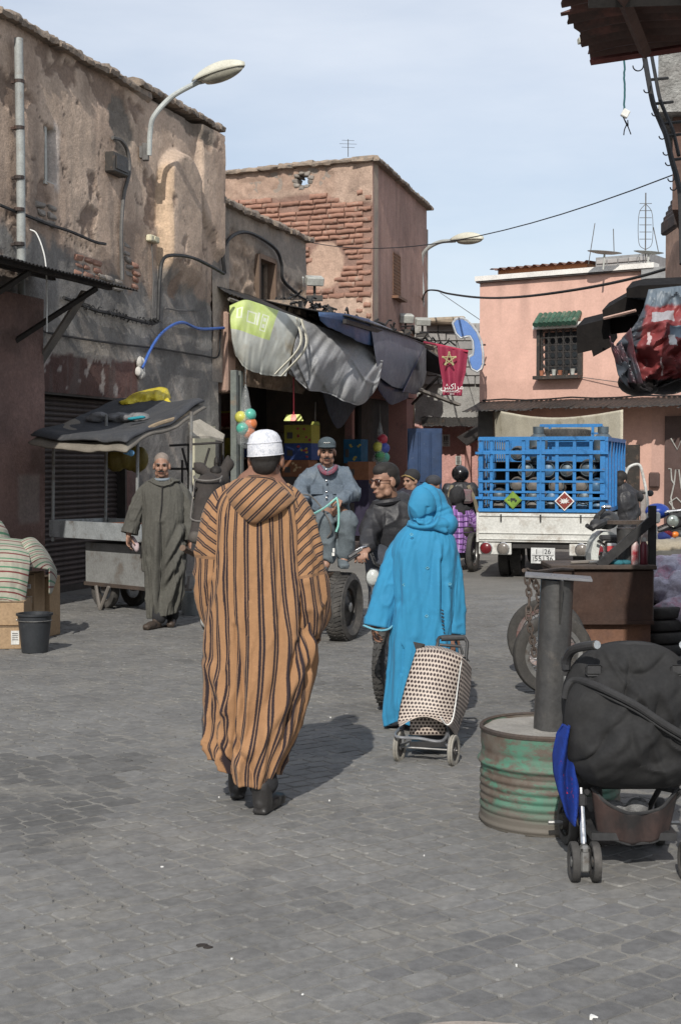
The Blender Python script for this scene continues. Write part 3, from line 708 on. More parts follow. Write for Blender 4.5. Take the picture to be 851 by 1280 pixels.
# =============== AWNINGS ===============
m_corr = M('black_corrugated', (.045, .042, .04), (.03, .028, .027), sc=6, rough=.55, bump=.3, metal=.3, st=(.14, .09, .06), ssc=5, sth=(.56, .75))
m_beam = M('black_beam', (.04, .036, .034), (.025, .023, .022), sc=8, rough=.7, bump=.3)
m_graybeam = M('grey_timber', (.2, .18, .16), (.13, .12, .11), sc=8, bump=.6, stretch=(1, 1, .15))
def corr_sheet(parent, A, u, v, lu, lv, mat, pitch=.076, amp=.009, name='corrugated_sheet', rag=0, nv=5, thick=.004):
    """corrugated sheet: corner A, waves across u, ridges along v"""
    n = int(lu/pitch*6)+1; u = u.normalized(); v = v.normalized(); w_ = u.cross(v); P = np.zeros((nv, n, 3)); mb = MB()
    rg = [random.uniform(-rag, rag) for _ in range(n)]
    for j in range(nv):
        for i in range(n):
            x = lu*i/(n-1); y = lv*j/(nv-1)+(rg[i//3*3 % n] if j == nv-1 else 0)
            P[j, i] = A+u*x+v*y+w_*(amp*math.sin(2*PI*x/pitch)+.012*math.sin(3*y+x))
    mb.surf(P); return mb.build(name, mat, parent, world=True, solid=thick, fix=False)
# left foreground awning over the shutter
aw = thing('corrugated_awning', 'black corrugated iron awning jutting over the shutter at the far left', 'awning', WL(.2, .7, 3.7))
se, ze = wp(168, 364, 1.35); e0 = -5.5; k = 0; s = se
while s > e0:
    l = .82; A = WL(s-l, .02, ze+.28); v = WL(s-l, 1.38, ze+random.uniform(-.01, .01))-A; corr_sheet(aw, A, WU, v, l+.05, v.length, m_corr); s -= l
for o_, dz, r in ((1.2, .0, .035), (.55, .12, .04)):
    mb = MB(); WBox(mb, e0, se-.55+.2*o_, o_-.03, o_+.03, ze+dz-.02, ze+dz+.05); mb.build('awning_beam', m_beam, aw, world=True, smooth=False)
for s in (se-.75, se-2.2, -2.3):
    mb = MB(); mb.tube([WL(s, .02, ze-.72), WL(s+.12, 1.2, ze-.03)], .035, 4); mb.build('strut', m_beam, aw, world=True, smooth=False)
mb = MB(); mb.M = align(WL(se-.05, .03, ze-.95), WL(se-.2, .85, ze+.02)); mb.box((0, 0, .62), (.13, .03, 1.25)); mb.build('strut', m_graybeam, aw, world=True, smooth=False)
# string hanging from the awning
s, z = wp(43, 290, 0.6); s2, z2 = wp(59, 415, .6)
wire('string', crv([W(38, 287, 15.6), W(46, 292, 15.6), W(54, 312, 15.6), W(58, 335, 15.6), W(59, 375, 15.6), W(59, 415, 15.6)]), .008, m_paper, 'pale string dangling in front of the black corrugated awning', 'string')
# ---- cables on the old wall ----
m_cable = M('cable_black', (.02, .02, .021), rough=.6, bump=.2)
m_gcable = M('cable_grey', (.13, .125, .12), rough=.7, bump=.2)
def wc(pts, o=.05): 
    out = []
    for p in pts: s, z = wp(p[0], p[1], o); out.append(WL(s, o+(p[2] if len(p) > 2 else 0), z))
    return out
wire('conduit', crv(wc([(141, 172), (152, 176), (160, 190), (162, 215), (155, 245), (152, 290), (153, 350)])), .026, m_gcable, 'thick grey conduit curving down the tan wall from the broken patch beside the meter box')
wire('cable_bundle', crv(wc([(198, 400), (200, 350), (204, 325), (216, 319), (240, 322), (262, 332), (280, 342)], .32)), .026, m_cable, 'black cable bundle arching over the grey wall above the blue hose')
wire('cable_bundle', crv(wc([(281, 342), (279, 315), (288, 297), (305, 290), (325, 297), (345, 312), (352, 330), (354, 350), (372, 368)], .07)), .03, m_cable, 'black cable bundle arching over the rubble wall around the barred window')
wire('hose', crv(wc([(178, 460), (190, 434), (205, 414), (227, 403), (250, 411), (280, 410)], .07)), .022, M('blue_hose', (.05, .13, .42), (.04, .10, .33), rough=.4), 'blue hose snaking across the dark grey wall', 'hose')
mb = MB(); s, z = wp(173, 463); 
for i in range(9): mb.ell(WL(s+random.uniform(-.07, .07), .03, z+random.uniform(-.14, .14)), (.05, .05, .07), 8, 6)
tag(mb.build('plaster_daub', M('white_plaster', (.62, .6, .56), bump=.6)), 'white plaster daub where the blue hose leaves the wall', 'plaster')
pts = wc([(80, 372), (100, 380), (120, 388), (145, 393), (170, 400), (190, 404), (198, 402)], .06)
o = wire('cable_bundle', crv(pts), .024, m_cable, 'knotted black cable bundle sagging along the wall under the corrugated awning')
mb = MB(); random.seed(5)
for i in range(60):
    q = pts[random.randrange(len(pts)-1)].lerp(pts[random.randrange(1, len(pts))], .5) if False else None
    j = random.randrange(len(pts)-1); q = pts[j].lerp(pts[j+1], random.random()); a = Vector([random.uniform(-.05, .05) for _ in range(3)]); b = Vector([random.uniform(-.06, .06) for _ in range(3)])
    mb.tube([q+a, q+b*.5+Vector((0, 0, .03)), q+b], .008, 4)
mb.build('tangled_wire', m_cable, o, smooth=False, kind='stuff')
wire('cable', crv(wc([(50, 412), (62, 416), (100, 423), (150, 430), (200, 436), (250, 444), (272, 446), (275, 425), (276, 412)], .05)), .014, m_cable, 'thin black cable crossing the grey wall below the knotted bundle')
wire('cable', crv(wc([(0, 256), (14, 262), (35, 270), (60, 280), (90, 290), (118, 302), (132, 305)], .06)), .02, m_cable, 'black cable running down the tan wall past the drain pipe')
wire('cable', wc([(190, 305), (192, 350), (190, 405)], .05), .008, m_gcable, 'thin grey wire hanging straight down from the cream junction box')
wire('cable', crv(wc([(207, 385), (225, 388), (250, 388)], .05)), .012, m_gcable, 'short grey wire stub bent along the grey wall')
# ---- street lamps ----
m_lamp = M('lamp_grey', (.42, .45, .44), (.36, .38, .37), rough=.45, bump=.05); m_lens = M('lamp_lens', (.34, .33, .27), rough=.2, bump=.05, spec=.6); m_cream = M('lamp_cream', (.55, .54, .45), (.47, .46, .39), rough=.5, bump=.05)
def lamp(root, base, path, r, d, size, head_at):
    mb = MB(); mb.tube(crv(path, 6), r, 10); mb.build('lamp_arm', m_lamp, root, world=True)
    mb = MB(); mb.box(base-WN*.06, (.05, .1, .16)); mb.box(base, (.09, .09, .24), ch=.01); mb.build('lamp_bracket', m_gcable, root, world=True, smooth=False)
    x = d.normalized(); up = Vector((0, 0, 1)); y = up.cross(x).normalized(); z = x.cross(y)
    Mh = Matrix(((x.x, y.x, z.x, head_at.x), (x.y, y.y, z.y, head_at.y), (x.z, y.z, z.z, head_at.z), (0, 0, 0, 1)))
    mb = MB(Mh); n = 14; L_ = size; rows = []
    for i in range(n+1):
        t = i/n; wd = .16*L_*(math.sin(PI*min(1, (t*.86+.14)))**.55); h = .2*L_*(math.sin(PI*(t*.9+.06))**.6); rows.append((t*L_, wd, h))
    P = np.zeros((len(rows), 13, 3))
    for i, (xx, wd, h) in enumerate(rows):
        for k in range(13): th = PI*k/12; P[i, k] = (xx, wd*math.cos(th), h*math.sin(th))
    mb.surf(P); mb.build('lamp_housing', m_cream, root, world=True, solid=.01)
    P = np.zeros((len(rows), 13, 3))
    for i, (xx, wd, h) in enumerate(rows):
        for k in range(13): th = PI*k/12; P[i, k] = (xx*.86+.1*L_, wd*.88*math.cos(th), -.6*h*math.sin(th)*(1 if i > 1 else .3))
    mb = MB(Mh); mb.surf(P); mb.build('lamp_lens', m_lens, root, world=True)
s0, z0 = wp(184, 190, .12); bs = WL(s0, .1, z0)
lp = thing('street_lamp', 'curved grey street lamp arm with cobra head on the old plaster wall, upper left', 'street lamp', bs)
hd0 = W(245, 104, 19.55); hd1 = W(306, 82, 19.1)
lamp(lp, bs, [bs+Vector((.05, -.02, -.05)), W(188, 165, bs.y-.05), W(193, 145, bs.y-.1), W(215, 121, (bs.y+19.55)/2), hd0, hd0.lerp(hd1, .1)], .036, hd1-hd0, (hd1-hd0).length, hd0)
b2 = W(528, 372, 36.2); lp2 = thing('street_lamp', 'distant street lamp on the far corner of the tall brick building', 'street lamp', b2)
h0 = W(565, 301, 35.2); h1 = W(604, 299, 34.6)
lamp(lp2, b2, [W(525, 395, 36.3), b2, W(526, 330, 36.1), W(532, 313, 35.9), W(548, 303, 35.6), h0, h0.lerp(h1, .1)], .05, h1-h0, (h1-h0).length, h0)
wire('cable', crv([W(528, 395, 36.2), W(528, 375, 36.1), W(533, 364, 34.5), W(545, 363, 32.5), W(560, 367, 30), W(600, 372, 25), W(650, 371, 22), W(720, 362, 20), W(790, 348, 19), W(851, 330, 18), W(950, 295, 15)]), .021, m_cable, 'thick black cable sagging from the far lamp to the right across the pink house')
wire('cable', sag(W(388, 303, 27), W(842, 218, 14), .35), .007, m_cable, 'thin overhead wire crossing the sky from the rubble wall to the right eaves')
wire('cable', [W(550, 366, 35), W(600, 400, 30.2), W(650, 440, 29.6), W(700, 468, 29), W(790, 480, 28)], .008, m_gcable, 'hair-thin wire slanting down across the pink facade')
# floodlights
m_fl = M('flood_grey', (.45, .46, .43), rough=.5, bump=.05)
for (a, b, D, lab) in (((368, 351), (393, 351), 26.2, 'pair of grey floodlights at the end of the rubble wall above the shop awning'), ((507, 398), (528, 402), 33.5, 'pair of grey floodlights under the far street lamp')):
    t = thing('floodlight', lab, 'floodlight', W(a[0], a[1]+10, D)); sc_ = 1 if D < 30 else 1.1
    for k, (px, py) in enumerate((a, b)):
        c = W(px, py, D-.2*k); mb = MB(Matrix.Translation(c) @ rotz(.3) @ Matrix.Rotation(.35, 4, 'X')); mb.box((0, 0, 0), (.32*sc_, .2, .2 if k == 0 else .16), ch=.02); mb.build('lamp_body', m_fl, t, world=True, smooth=False)
        mb = MB(Matrix.Translation(c)); mb.box((0, .12, -.2), (.05, .05, .3)); mb.box((0, .15, -.3), (.3, .12, .1)); mb.build('bracket', m_dkpl, t, world=True, smooth=False)
# =============== SHOP ===============
shop = thing('shop_stall', 'deep dark market shop with goods under the sagging tarp awnings', 'shop', WL(10, 0, 0))
S0, S1 = wp(284, 600)[0], wp(505, 600)[0]
m_dark = M('dark_surface', (.07, .06, .055), (.045, .04, .038), sc=3, bump=.4)  # plain dark colour for the shop interior, doorway, crates and bale
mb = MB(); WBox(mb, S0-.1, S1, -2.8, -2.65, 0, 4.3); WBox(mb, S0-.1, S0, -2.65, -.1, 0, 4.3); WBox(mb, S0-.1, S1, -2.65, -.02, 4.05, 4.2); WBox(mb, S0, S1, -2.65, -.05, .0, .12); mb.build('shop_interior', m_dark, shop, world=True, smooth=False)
for i in range(5):
    mb = MB(); sx = S0+1.6+i*1.7; WBox(mb, sx, sx+1.6, -2.6, -2.1, 1.1, 1.14); WBox(mb, sx, sx+1.6, -2.6, -2.1, 1.7, 1.74); WBox(mb, sx, sx+1.6, -2.6, -2.1, 2.3, 2.34); mb.build('shelf', m_wood, shop, world=True, smooth=False)
random.seed(21)
mg = [M('pack_red', (.30, .05, .04)), M('pack_white', (.34, .34, .32)), M('pack_blue', (.04, .08, .24)), M('pack_green', (.06, .16, .08)), M('pack_tan', (.28, .19, .11)), M('pack_yellow', (.42, .34, .05))]
for i in range(34):
    sx = S0+1.7+random.uniform(0, 8); z = random.choice((1.14, 1.74, 2.34)); h = random.uniform(.14, .4); wd = random.uniform(.12, .3); mb = MB(); WBox(mb, sx, sx+wd, -2.5, -2.15, z, z+h, ch=.01)
    o = mb.build('goods_box', random.choice(mg), shop, world=True, smooth=False)
# left jamb posts and door frame
m_grpost = M('green_grey_post', (.16, .18, .165), (.11, .12, .115), sc=8, bump=.4, st=(.2, .16, .12))
for px in (291, 297):
    s, z = wp(px, 470, .12); mb = MB(); WBox(mb, s-.06, s+.06, .1, .2, 0, 3.1, ch=.008); mb.build('door_post', m_grpost, shop, world=True, smooth=False)
mb = MB(); s = wp(287, 430, .02)[0]; WBox(mb, s-.25, s+.12, -.2, .08, 2.75, 4.0, ch=.03, j=.02); mb.build('broken_pier', M('pink_plaster', (.40, .27, .21), (.3, .2, .16), bump=.8, bsc=30), shop, world=True)
# ground floor of the tall building side: mauve piers and dark doorway, blue doors
m_mauve = M('mauve_plaster', (.30, .15, .13), (.24, .12, .105), sc=3, bump=.4, st=(.16, .1, .09), ssc=3)
def wbpx(px0, px1, z0, z1, o0, o1, name, mat, parent, **k):
    mb = MB(); a = wp(px0, 550, o1)[0]; b = wp(px1, 550, o1)[0]; WBox(mb, a, b, o0, o1, z0, z1); return mb.build(name, mat, parent, world=True, smooth=False)
wbpx(497, 521, 3.02, 3.72, .2, .75, 'lintel', m_mauve, shop); wbpx(508, 516, 0, 3.0, .32, .72, 'pier', m_mauve, shop); wbpx(440, 443, 0, 3.4, -.03, .12, 'pier', m_mauve, shop); wbpx(446, 497, 3.0, 3.7, -.1, .12, 'lintel', m_mauve, shop)
m_bldoor = M('dark_blue_steel', (.02, .045, .11), (.012, .03, .075), sc=4, rough=.45, bump=.1, st=(.2, .22, .25), ssc=5, sth=(.66, .72))
# open blue door leaf facing the street, panels as parts
A = G(509, 640); A = W(509, 560, 28.5); A.z = 0; B = W(549, 560, 28.2); B.z = 0
bd = thing('blue_steel_door', 'dark blue panelled steel door leaf standing open beside the shop', 'door', A)
DM = frame(A, B-A, (B-A).cross(Vector((0, 0, 1)))*-1); wd = (B-A).length
if DM[2][2] < 0: DM = Matrix(((B-A).normalized().to_4d()[:], (0, 1, 0, 0), (0, 0, 1, 0), (0, 0, 0, 1)))
DM = Matrix(((1, 0, 0, A.x), (0, 1, 0, A.y), (0, 0, 1, 0), (0, 0, 0, 1)))
mb = MB(DM); mb.box((wd/2, 0, 1.17), (wd, .05, 2.3)); mb.build('door_frame', m_bldoor, bd, world=True, smooth=False)
for i in range(3):
    for (z0, z1) in ((.1, 1.2), (1.24, 2.25)):
        mb = MB(DM); mb.box((wd*(i+.5)/3, -.035, (z0+z1)/2), (wd/3-.03, .03, z1-z0), ch=.008); mb.build('door_panel', m_bldoor, bd, world=True, smooth=False)
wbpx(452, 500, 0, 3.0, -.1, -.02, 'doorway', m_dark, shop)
# roofs: two runs of corrugated sheets
rf1 = thing('shop_awning_roof', 'long corrugated awning roof holding the green, white and grey tarps', 'awning', WL(8, .8, 3.7))
def oo(px): return .15+1.35*min(1, max(0, (px-283)/202))
def fe(px, dy=0): return wpp_(px, 366+.351*(px-283)+dy, oo(px))
def wpp_(px, py, o): s, z = wp(px, py, o); return WL(s, o, z)
npn = 11
for i in range(npn):
    p0 = 284+(485-284)*i/npn; p1 = 284+(485-284)*(i+1)/npn; F0 = fe(p0); F1 = fe(p1); k0 = (F0-WO).dot(WU); B0 = WL(k0-.05, -.05, 4.42); v = F0-B0
    P = np.zeros((5, 41, 3)); k1 = (F1-WO).dot(WU); B1 = WL(k1-.05, -.05, 4.42)
    for j in range(5):
        for q in range(41): t = q/40; p = (B0.lerp(B1, t)).lerp(F0.lerp(F1, t), j/4); P[j, q] = p+Vector((0, 0, .011*math.sin(2*PI*t*(F1-F0).length/.09)))
    mb = MB(); mb.surf(P); mb.build('corrugated_sheet', m_corr, rf1, world=True, solid=.004, fix=False)
mb = MB(); mb.tube([fe(p, 5)-WN*.05 for p in range(290, 400, 24)], .035, 4); mb.build('awning_beam', m_graybeam, rf1, world=True, smooth=False)
rf2 = thing('shop_awning_roof', 'higher far corrugated awning roof above the blue and grey tarps', 'awning', WL(14, .8, 4.0))
ra2 = wp(432, 400, 1.55)[0]; rb2 = wp(541, 430, 1.55)[0]; s = ra2; RZ2 = 4.03
while s < rb2-.1:
    l = min(.86, rb2-s); A = WL(s, .0, RZ2+.36); v = WL(s, 1.62, RZ2)-A; corr_sheet(rf2, A, WU, v, l+.03, v.length, m_corr, amp=.013, pitch=.1); s += .86
# black edge beam + rubble and wires on the roofs
mb = MB(); WBox(mb, ra2, rb2, 1.5, 1.56, RZ2-.1, RZ2-.03); mb.build('awning_beam', m_beam, rf2, world=True, smooth=False)
random.seed(8); o = thing('roof_clutter', 'heap of tangled cables and debris on the shop roof below the brick wall', 'debris', WL(11, .2, 4.3))
mb = MB()
for i in range(170):
    s = random.uniform(8.6, 20); q = WL(s, random.uniform(.0, .7), 4.28+random.uniform(-.1, .22)); p2 = q+Vector([random.uniform(-.3, .3), random.uniform(-.4, .4), random.uniform(-.08, .12)]); mb.tube([q, q.lerp(p2, .5)+Vector((0, 0, random.uniform(-.1, .15))), p2], random.uniform(.012, .03), 4)
mb.build('tangled_wire', m_cable, o, world=True, smooth=False, kind='stuff')
mb = MB()
for i in range(60): s = random.uniform(8.6, 20); WBox(mb, s, s+random.uniform(.1, .35), random.uniform(.0, .2), random.uniform(.3, .7), 4.15, 4.15+random.uniform(.06, .24), j=.04)
mb.build('debris', m_cop, o, world=True, smooth=False, kind='stuff')
# ---- tarps ----
def tarp(name, label, mat, top, bot, nu=90, nv=60, belly=.25, fold=.035, seed=1, uvs=True, folds=6, tension=0, side=None, thick=.004, group=None, out=1):
    """cloth hung between a top edge and a bottom edge (lists of world points), with belly and folds; uv 0..1"""
    tp = crv(top, 12); bp = crv(bot, 12)
    def rs(c, n):
        d = [0]; 
        for i in range(1, len(c)): d.append(d[-1]+(c[i]-c[i-1]).length)
        a = np.array([tuple(p) for p in c]); t = np.linspace(0, d[-1], n); return np.stack([np.interp(t, d, a[:, k]) for k in range(3)], 1)
    T = rs(tp, nu); B = rs(bp, nu); V = np.linspace(0, 1, nv)[:, None, None]; P = T[None]*(1-V)+B[None]*V
    u = np.linspace(0, 1, nu)[None, :]; v = V[..., 0]; n = np.array((-.05, -1, 0.)); rg = lambda q: 1.05-np.sqrt((2*q-1)**2+.05)
    wv = fbm(u*folds+seed*3.1+v*1.5*tension, v*1.1+seed, seed, 3); rd = 1-2*np.abs(vn(u*folds*1.7+seed+v*2.2*tension, v*.8+u*2, seed+5)-.5)*2
    rd2 = 1-np.abs(vn(u*folds*.8+v*3*(1 if seed % 2 else -1), v*2-u*3, seed+9)*2-1)
    sw = rg(vn((u-v*.55*tension)*folds*.75+seed, v*.9+u*.6, seed+3)); sw2 = rg(vn((u+v*.35)*folds*.5+seed*2, v*1.3, seed+6))
    d = belly*np.sin(PI*np.clip(v*1.02, 0, 1))**.8*(.5+.5*np.sin(PI*np.clip(u, 0, 1))**.5)+fold*(1.1*wv+.9*sw**5+.7*sw2**7)*ss(0, .25, v)
    P = P+n[None, None]*d[..., None]; P[..., 2] -= (.06*wv*ss(.7, 1, v))
    uv = np.stack(np.broadcast_arrays(u, v), -1); mb = MB(); mb.surf(P, uv=uv); o = mb.build(name, mat, fix=False, solid=thick); tag(o, label, 'tarp', group); return o
def tarp_mat(name, c, c2, st=None, rough=.6, green=False):
    m = M(name, c, c2, sc=2.2, rough=rough, bump=.35, bsc=25, bd=.01, st=st, ssc=2.2, sth=(.5, .78), spec=.35)
    return m
def wpp(px, py, o): s, z = wp(px, py, o); return WL(s, o, z)
# green and white printed tarp: print through uv
def print_tarp():
    m = bpy.data.materials.new('printed_tarp'); m.use_nodes = True; t = m.node_tree; t.nodes.clear()
    out = t.nodes.new('ShaderNodeOutputMaterial'); p = t.nodes.new('ShaderNodeBsdfPrincipled'); t.links.new(p.outputs[0], out.inputs[0])
    uv = t.nodes.new('ShaderNodeTexCoord').outputs['UV']; ob = t.nodes.new('ShaderNodeTexCoord').outputs['Object']; sx = t.nodes.new('ShaderNodeSeparateXYZ'); t.links.new(uv, sx.inputs[0])
    def mt(op, a, b=None):
        n = t.nodes.new('ShaderNodeMath'); n.operation = op
        for i, x in enumerate((a, b)):
            if x is None: continue
            if isinstance(x, (int, float)): n.inputs[i].default_value = x
            else: t.links.new(x, n.inputs[i])
        return n.outputs[0]
    def rect(x0, x1, y0, y1):
        return mt('MULTIPLY', mt('MULTIPLY', mt('GREATER_THAN', sx.outputs[0], x0), mt('LESS_THAN', sx.outputs[0], x1)), mt('MULTIPLY', mt('GREATER_THAN', sx.outputs[1], y0), mt('LESS_THAN', sx.outputs[1], y1)))
    def fr(x0, x1, y0, y1, w): return mt('SUBTRACT', rect(x0, x1, y0, y1), rect(x0+w, x1-w, y0+w*1.1, y1-w*1.1))
    base = mixc(t, ramp(t, noisef(t, ob, 3), .35, .7), (.48, .50, .47), (.36, .36, .32))
    base = mixc(t, ramp(t, noisef(t, ob, 2.1, det=8), .52, .72), base, (.33, .29, .22))
    col = mixc(t, rect(-.01, .62, -.01, .50), base, mixc(t, ramp(t, noisef(t, ob, 4), .35, .7), (.40, .50, .13), (.50, .57, .26)))
    wh = (.6, .63, .5)
    for a in (fr(.22, .36, .16, .34, .02), fr(.43, .52, .14, .40, .014), rect(.455, .495, .29, .35), rect(.455, .495, .19, .25), fr(.08, .15, .12, .30, .018), rect(.37, .40, .14, .34)): col = mixc(t, a, col, wh)
    t.links.new(col, p.inputs['Base Color']); p.inputs['Roughness'].default_value = .6
    b = t.nodes.new('ShaderNodeBump'); b.inputs['Strength'].default_value = .4; b.inputs['Distance'].default_value = .01; t.links.new(noisef(t, ob, 14, det=5), b.inputs['Height']); t.links.new(b.outputs[0], p.inputs['Normal']); return m
tarp('printed_tarp', 'creased green and white printed tarp at the near end of the shop awning', print_tarp(), [wpp(287, 382, .15), wpp(305, 375, .33), wpp(320, 378, .42), wpp(345, 387, .6), wpp(378, 399, .8)], [wpp(293, 442, .2), wpp(303, 456, .3), wpp(318, 464, .4), wpp(335, 468, .5), wpp(358, 471, .7)], belly=.25, fold=.09, seed=2, folds=5, tension=.3)
m_tape = M('cream_binding', (.5, .48, .4), (.42, .4, .33), sc=6, bump=.2)
mb = MB()
for a, b in (((372, 393), (345, 468)), ((378, 395), (353, 470))):
    q0 = wpp(a[0], a[1]+4, .84); q1 = wpp(*b, .76); mid = q0.lerp(q1, .5)+WN*.24; pts = crv([q0, mid, q1], 8)
    for i in range(len(pts)-1): mb.add([pts[i]-WU*.04, pts[i]+WU*.04, pts[i+1]+WU*.04, pts[i+1]-WU*.04, pts[i]-WU*.04-WN*.02, pts[i]+WU*.04-WN*.02, pts[i+1]+WU*.04-WN*.02, pts[i+1]-WU*.04-WN*.02], [(0, 1, 2, 3), (4, 7, 6, 5), (0, 4, 5, 1), (2, 6, 7, 3), (0, 3, 7, 4), (1, 5, 6, 2)])
tag(mb.build('tarp_binding', m_tape, smooth=False), 'pair of cream binding strips between the printed tarp and the grey tarp', 'strip')
m_grt = tarp_mat('grey_tarp', (.27, .275, .285), (.22, .225, .235), st=(.33, .33, .33)); m_blt = tarp_mat('blue_tarp', (.05, .10, .21), (.035, .065, .14), rough=.45); m_nvt = tarp_mat('slate_tarp', (.15, .16, .20), (.11, .12, .155), st=(.24, .25, .28)); m_nav = tarp_mat('navy_tarp', (.035, .04, .085), (.02, .025, .055), rough=.4)
tarp('grey_tarp', 'large grey tarp hanging in loose folds from the middle of the shop awning', m_grt, [wpp(379, 400, .8), wpp(400, 408, .95), wpp(440, 422, 1.2), wpp(482, 438, 1.5)], [wpp(360, 468, .7), wpp(384, 486, .85), wpp(425, 498, 1.1), wpp(452, 506, 1.3), wpp(464, 495, 1.4), wpp(474, 478, 1.5)], nu=150, nv=110, belly=.4, fold=.22, seed=5, folds=8, tension=1.2)
tarp('blue_tarp', 'blue tarp stretched behind the corrugated edge beside the grey tarp', m_blt, [wpp(398, 390, 1.35), wpp(430, 392, 1.5), wpp(462, 399, 1.52)], [wpp(400, 401, 1.35), wpp(440, 422, 1.45), wpp(482, 440, 1.5)], belly=.08, fold=.05, seed=3)
tarp('slate_tarp', 'slate grey tarp hanging under the far awning roof beside the flag', m_nvt, [wpp(462, 400, 1.53), wpp(500, 416, 1.55), wpp(532, 430, 1.55)], [wpp(473, 470, 1.5), wpp(490, 482, 1.5), wpp(507, 488, 1.5), wpp(518, 470, 1.5)], belly=.2, fold=.05, seed=7, folds=4)
tarp('navy_tarp', 'dark navy tarp corner wrapped around the end of the far awning', m_nav, [wpp(531, 430, 1.56), wpp(535, 431, 1.5), wpp(540, 433, 1.3)], [wpp(503, 490, 1.55), wpp(520, 492, 1.4), wpp(530, 478, 1.2)], belly=.15, fold=.06, seed=9, folds=4, nu=50)
tarp('navy_tarp', 'navy tarp hem showing beneath the slate tarp', m_nav, [wpp(470, 462, 1.42), wpp(490, 474, 1.42), wpp(512, 478, 1.42)], [wpp(472, 486, 1.35), wpp(488, 505, 1.35), wpp(510, 500, 1.35)], belly=.15, fold=.05, seed=11, folds=4, nu=50)
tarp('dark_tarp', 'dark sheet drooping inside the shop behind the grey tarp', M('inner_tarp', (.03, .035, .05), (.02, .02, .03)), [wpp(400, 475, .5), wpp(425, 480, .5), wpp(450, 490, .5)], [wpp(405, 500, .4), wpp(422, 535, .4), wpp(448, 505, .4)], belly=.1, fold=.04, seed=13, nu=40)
# struts at the far end of awning
mb = MB(); mb.tube([wpp(515, 505, .8), wpp(548, 470, 1.7)], .03, 5); mb.tube([wpp(548, 470, 1.7), wpp(565, 475, 2.1)], .03, 5); tag(mb.build('awning_strut', m_beam, smooth=False), 'black diagonal strut under the far awning by the flag', 'strut')
mb = MB(); mb.M = align(wpp(517, 485, 1.3), wpp(541, 494, 1.6)); mb.box((0, 0, .5), (.14, .05, 1.4)); tag(mb.build('timber_plank', m_graybeam, smooth=False), 'grey plank end poking out under the navy tarp', 'plank')
mb = MB(); a = [W(533, 436, 27.5), W(583, 468, 26.8), W(560, 470, 27.6), W(533, 463, 28.5)]; mb.quad(*a); tag(mb.build('dark_canopy', m_beam, smooth=False, solid=.03), 'small black sloping canopy behind the red flag', 'awning')
# hanging goods
m_clear = M('clear_plastic', (.55, .58, .58), rough=.15, bump=.6, bsc=18, bd=.02, alpha=.22, spec=.8)
def ball_bag(px, py, h, D, cols, label, r=.062, knot=True):
    c = W(px, py, D); t = thing('ball_bag', label, 'bag', c)
    pr = [(.012, 0), (.02, -.03), (.05, -.14*h), (.10*h, -.45*h), (.135*h+.02, -.75*h), (.13*h, -.93*h), (.05, -1.0*h), (.002, -1.01*h)]
    mb = MB(Matrix.Translation(c)); mb.lathe(pr, 18, cap=False); mb.tube([(0, 0, .02), (0, 0, .35)], .006, 5); b = mb.build('plastic_bag', m_clear, t, world=True)
    k = 0
    for (dx, dy, dz, mc) in cols:
        mb = MB(); mb.ell(c+Vector((dx, dy, dz)), (r, r, r), 14, 10); mb.build('ball', mc, t, world=True)
    return t
mbl = {k: M('ball_'+k, c, rough=.35, bump=0) for k, c in dict(yellow=(.62, .6, .12), teal=(.10, .42, .33), orange=(.65, .2, .07), red=(.5, .05, .08), blue=(.08, .12, .45), green=(.08, .35, .12)).items()}
ball_bag(307, 480, 1.0, 22.3, [(-.07, -.03, -.52, mbl['yellow']), (.07, -.02, -.48, mbl['teal']), (.08, 0, -.62, mbl['orange']), (-.045, -.05, -.70, mbl['teal']), (.05, .0, -.76, mbl['orange']), (.0, .06, -.6, mbl['yellow'])], 'clear bag of yellow, teal and orange balls hanging by the shop post', r=.1)
ball_bag(475, 527, 1.05, 28, [(.04, 0, -.35, mbl['red']), (-.04, -.03, -.5, mbl['yellow']), (.08, -.02, -.52, mbl['blue']), (.0, -.04, -.68, mbl['green']), (.08, 0, -.7, mbl['teal'])], 'cloudy bag of coloured balls hanging by the dark doorway', r=.11)
def dustpan(px, py, D, label, cs, s=1.0):
    c = W(px, py, D); t = thing('dustpan', label, 'dustpan', c); mb = MB(Matrix.Translation(c)); mb.tube([(0, 0, .0), (0, 0, .62*s)], .012, 6); mb.build('handle', cs[0], t, world=True)
    for i in range(3):
        mb = MB(Matrix.Translation(c)); x0 = -.15*s+.1*s*i; x1 = x0+.1*s; f = .7; mb.add([(x0*f, .0, 0), (x1*f, 0, 0), (x1, -.04, -.1*s), (x0, -.04, -.1*s), (x0*f, .05, 0), (x1*f, .05, 0), (x1, .05, -.1*s), (x0, .05, -.1*s)], [(0, 1, 2, 3), (4, 7, 6, 5), (0, 4, 5, 1), (2, 6, 7, 3), (0, 3, 7, 4), (1, 5, 6, 2)]); mb.build('pan_band', cs[1+i % 2], t, world=True, smooth=False)
dustpan(367, 518, 24, 'red handled dustpan with yellow and red bands hanging in the shop', [M('red_plastic', (.55, .03, .06), bump=0, rough=.4), M('lime_plastic', (.55, .6, .08), bump=0, rough=.4), M('coral_plastic', (.7, .15, .1), bump=0, rough=.4)], 1.1)
dustpan(394, 527, 25, 'small yellow green brush hanging right of the red handled dustpan', [m_dkpl, M('olive_plastic', (.35, .36, .08), bump=0, rough=.4), M('olive_plastic', (.35, .36, .08))], .55)
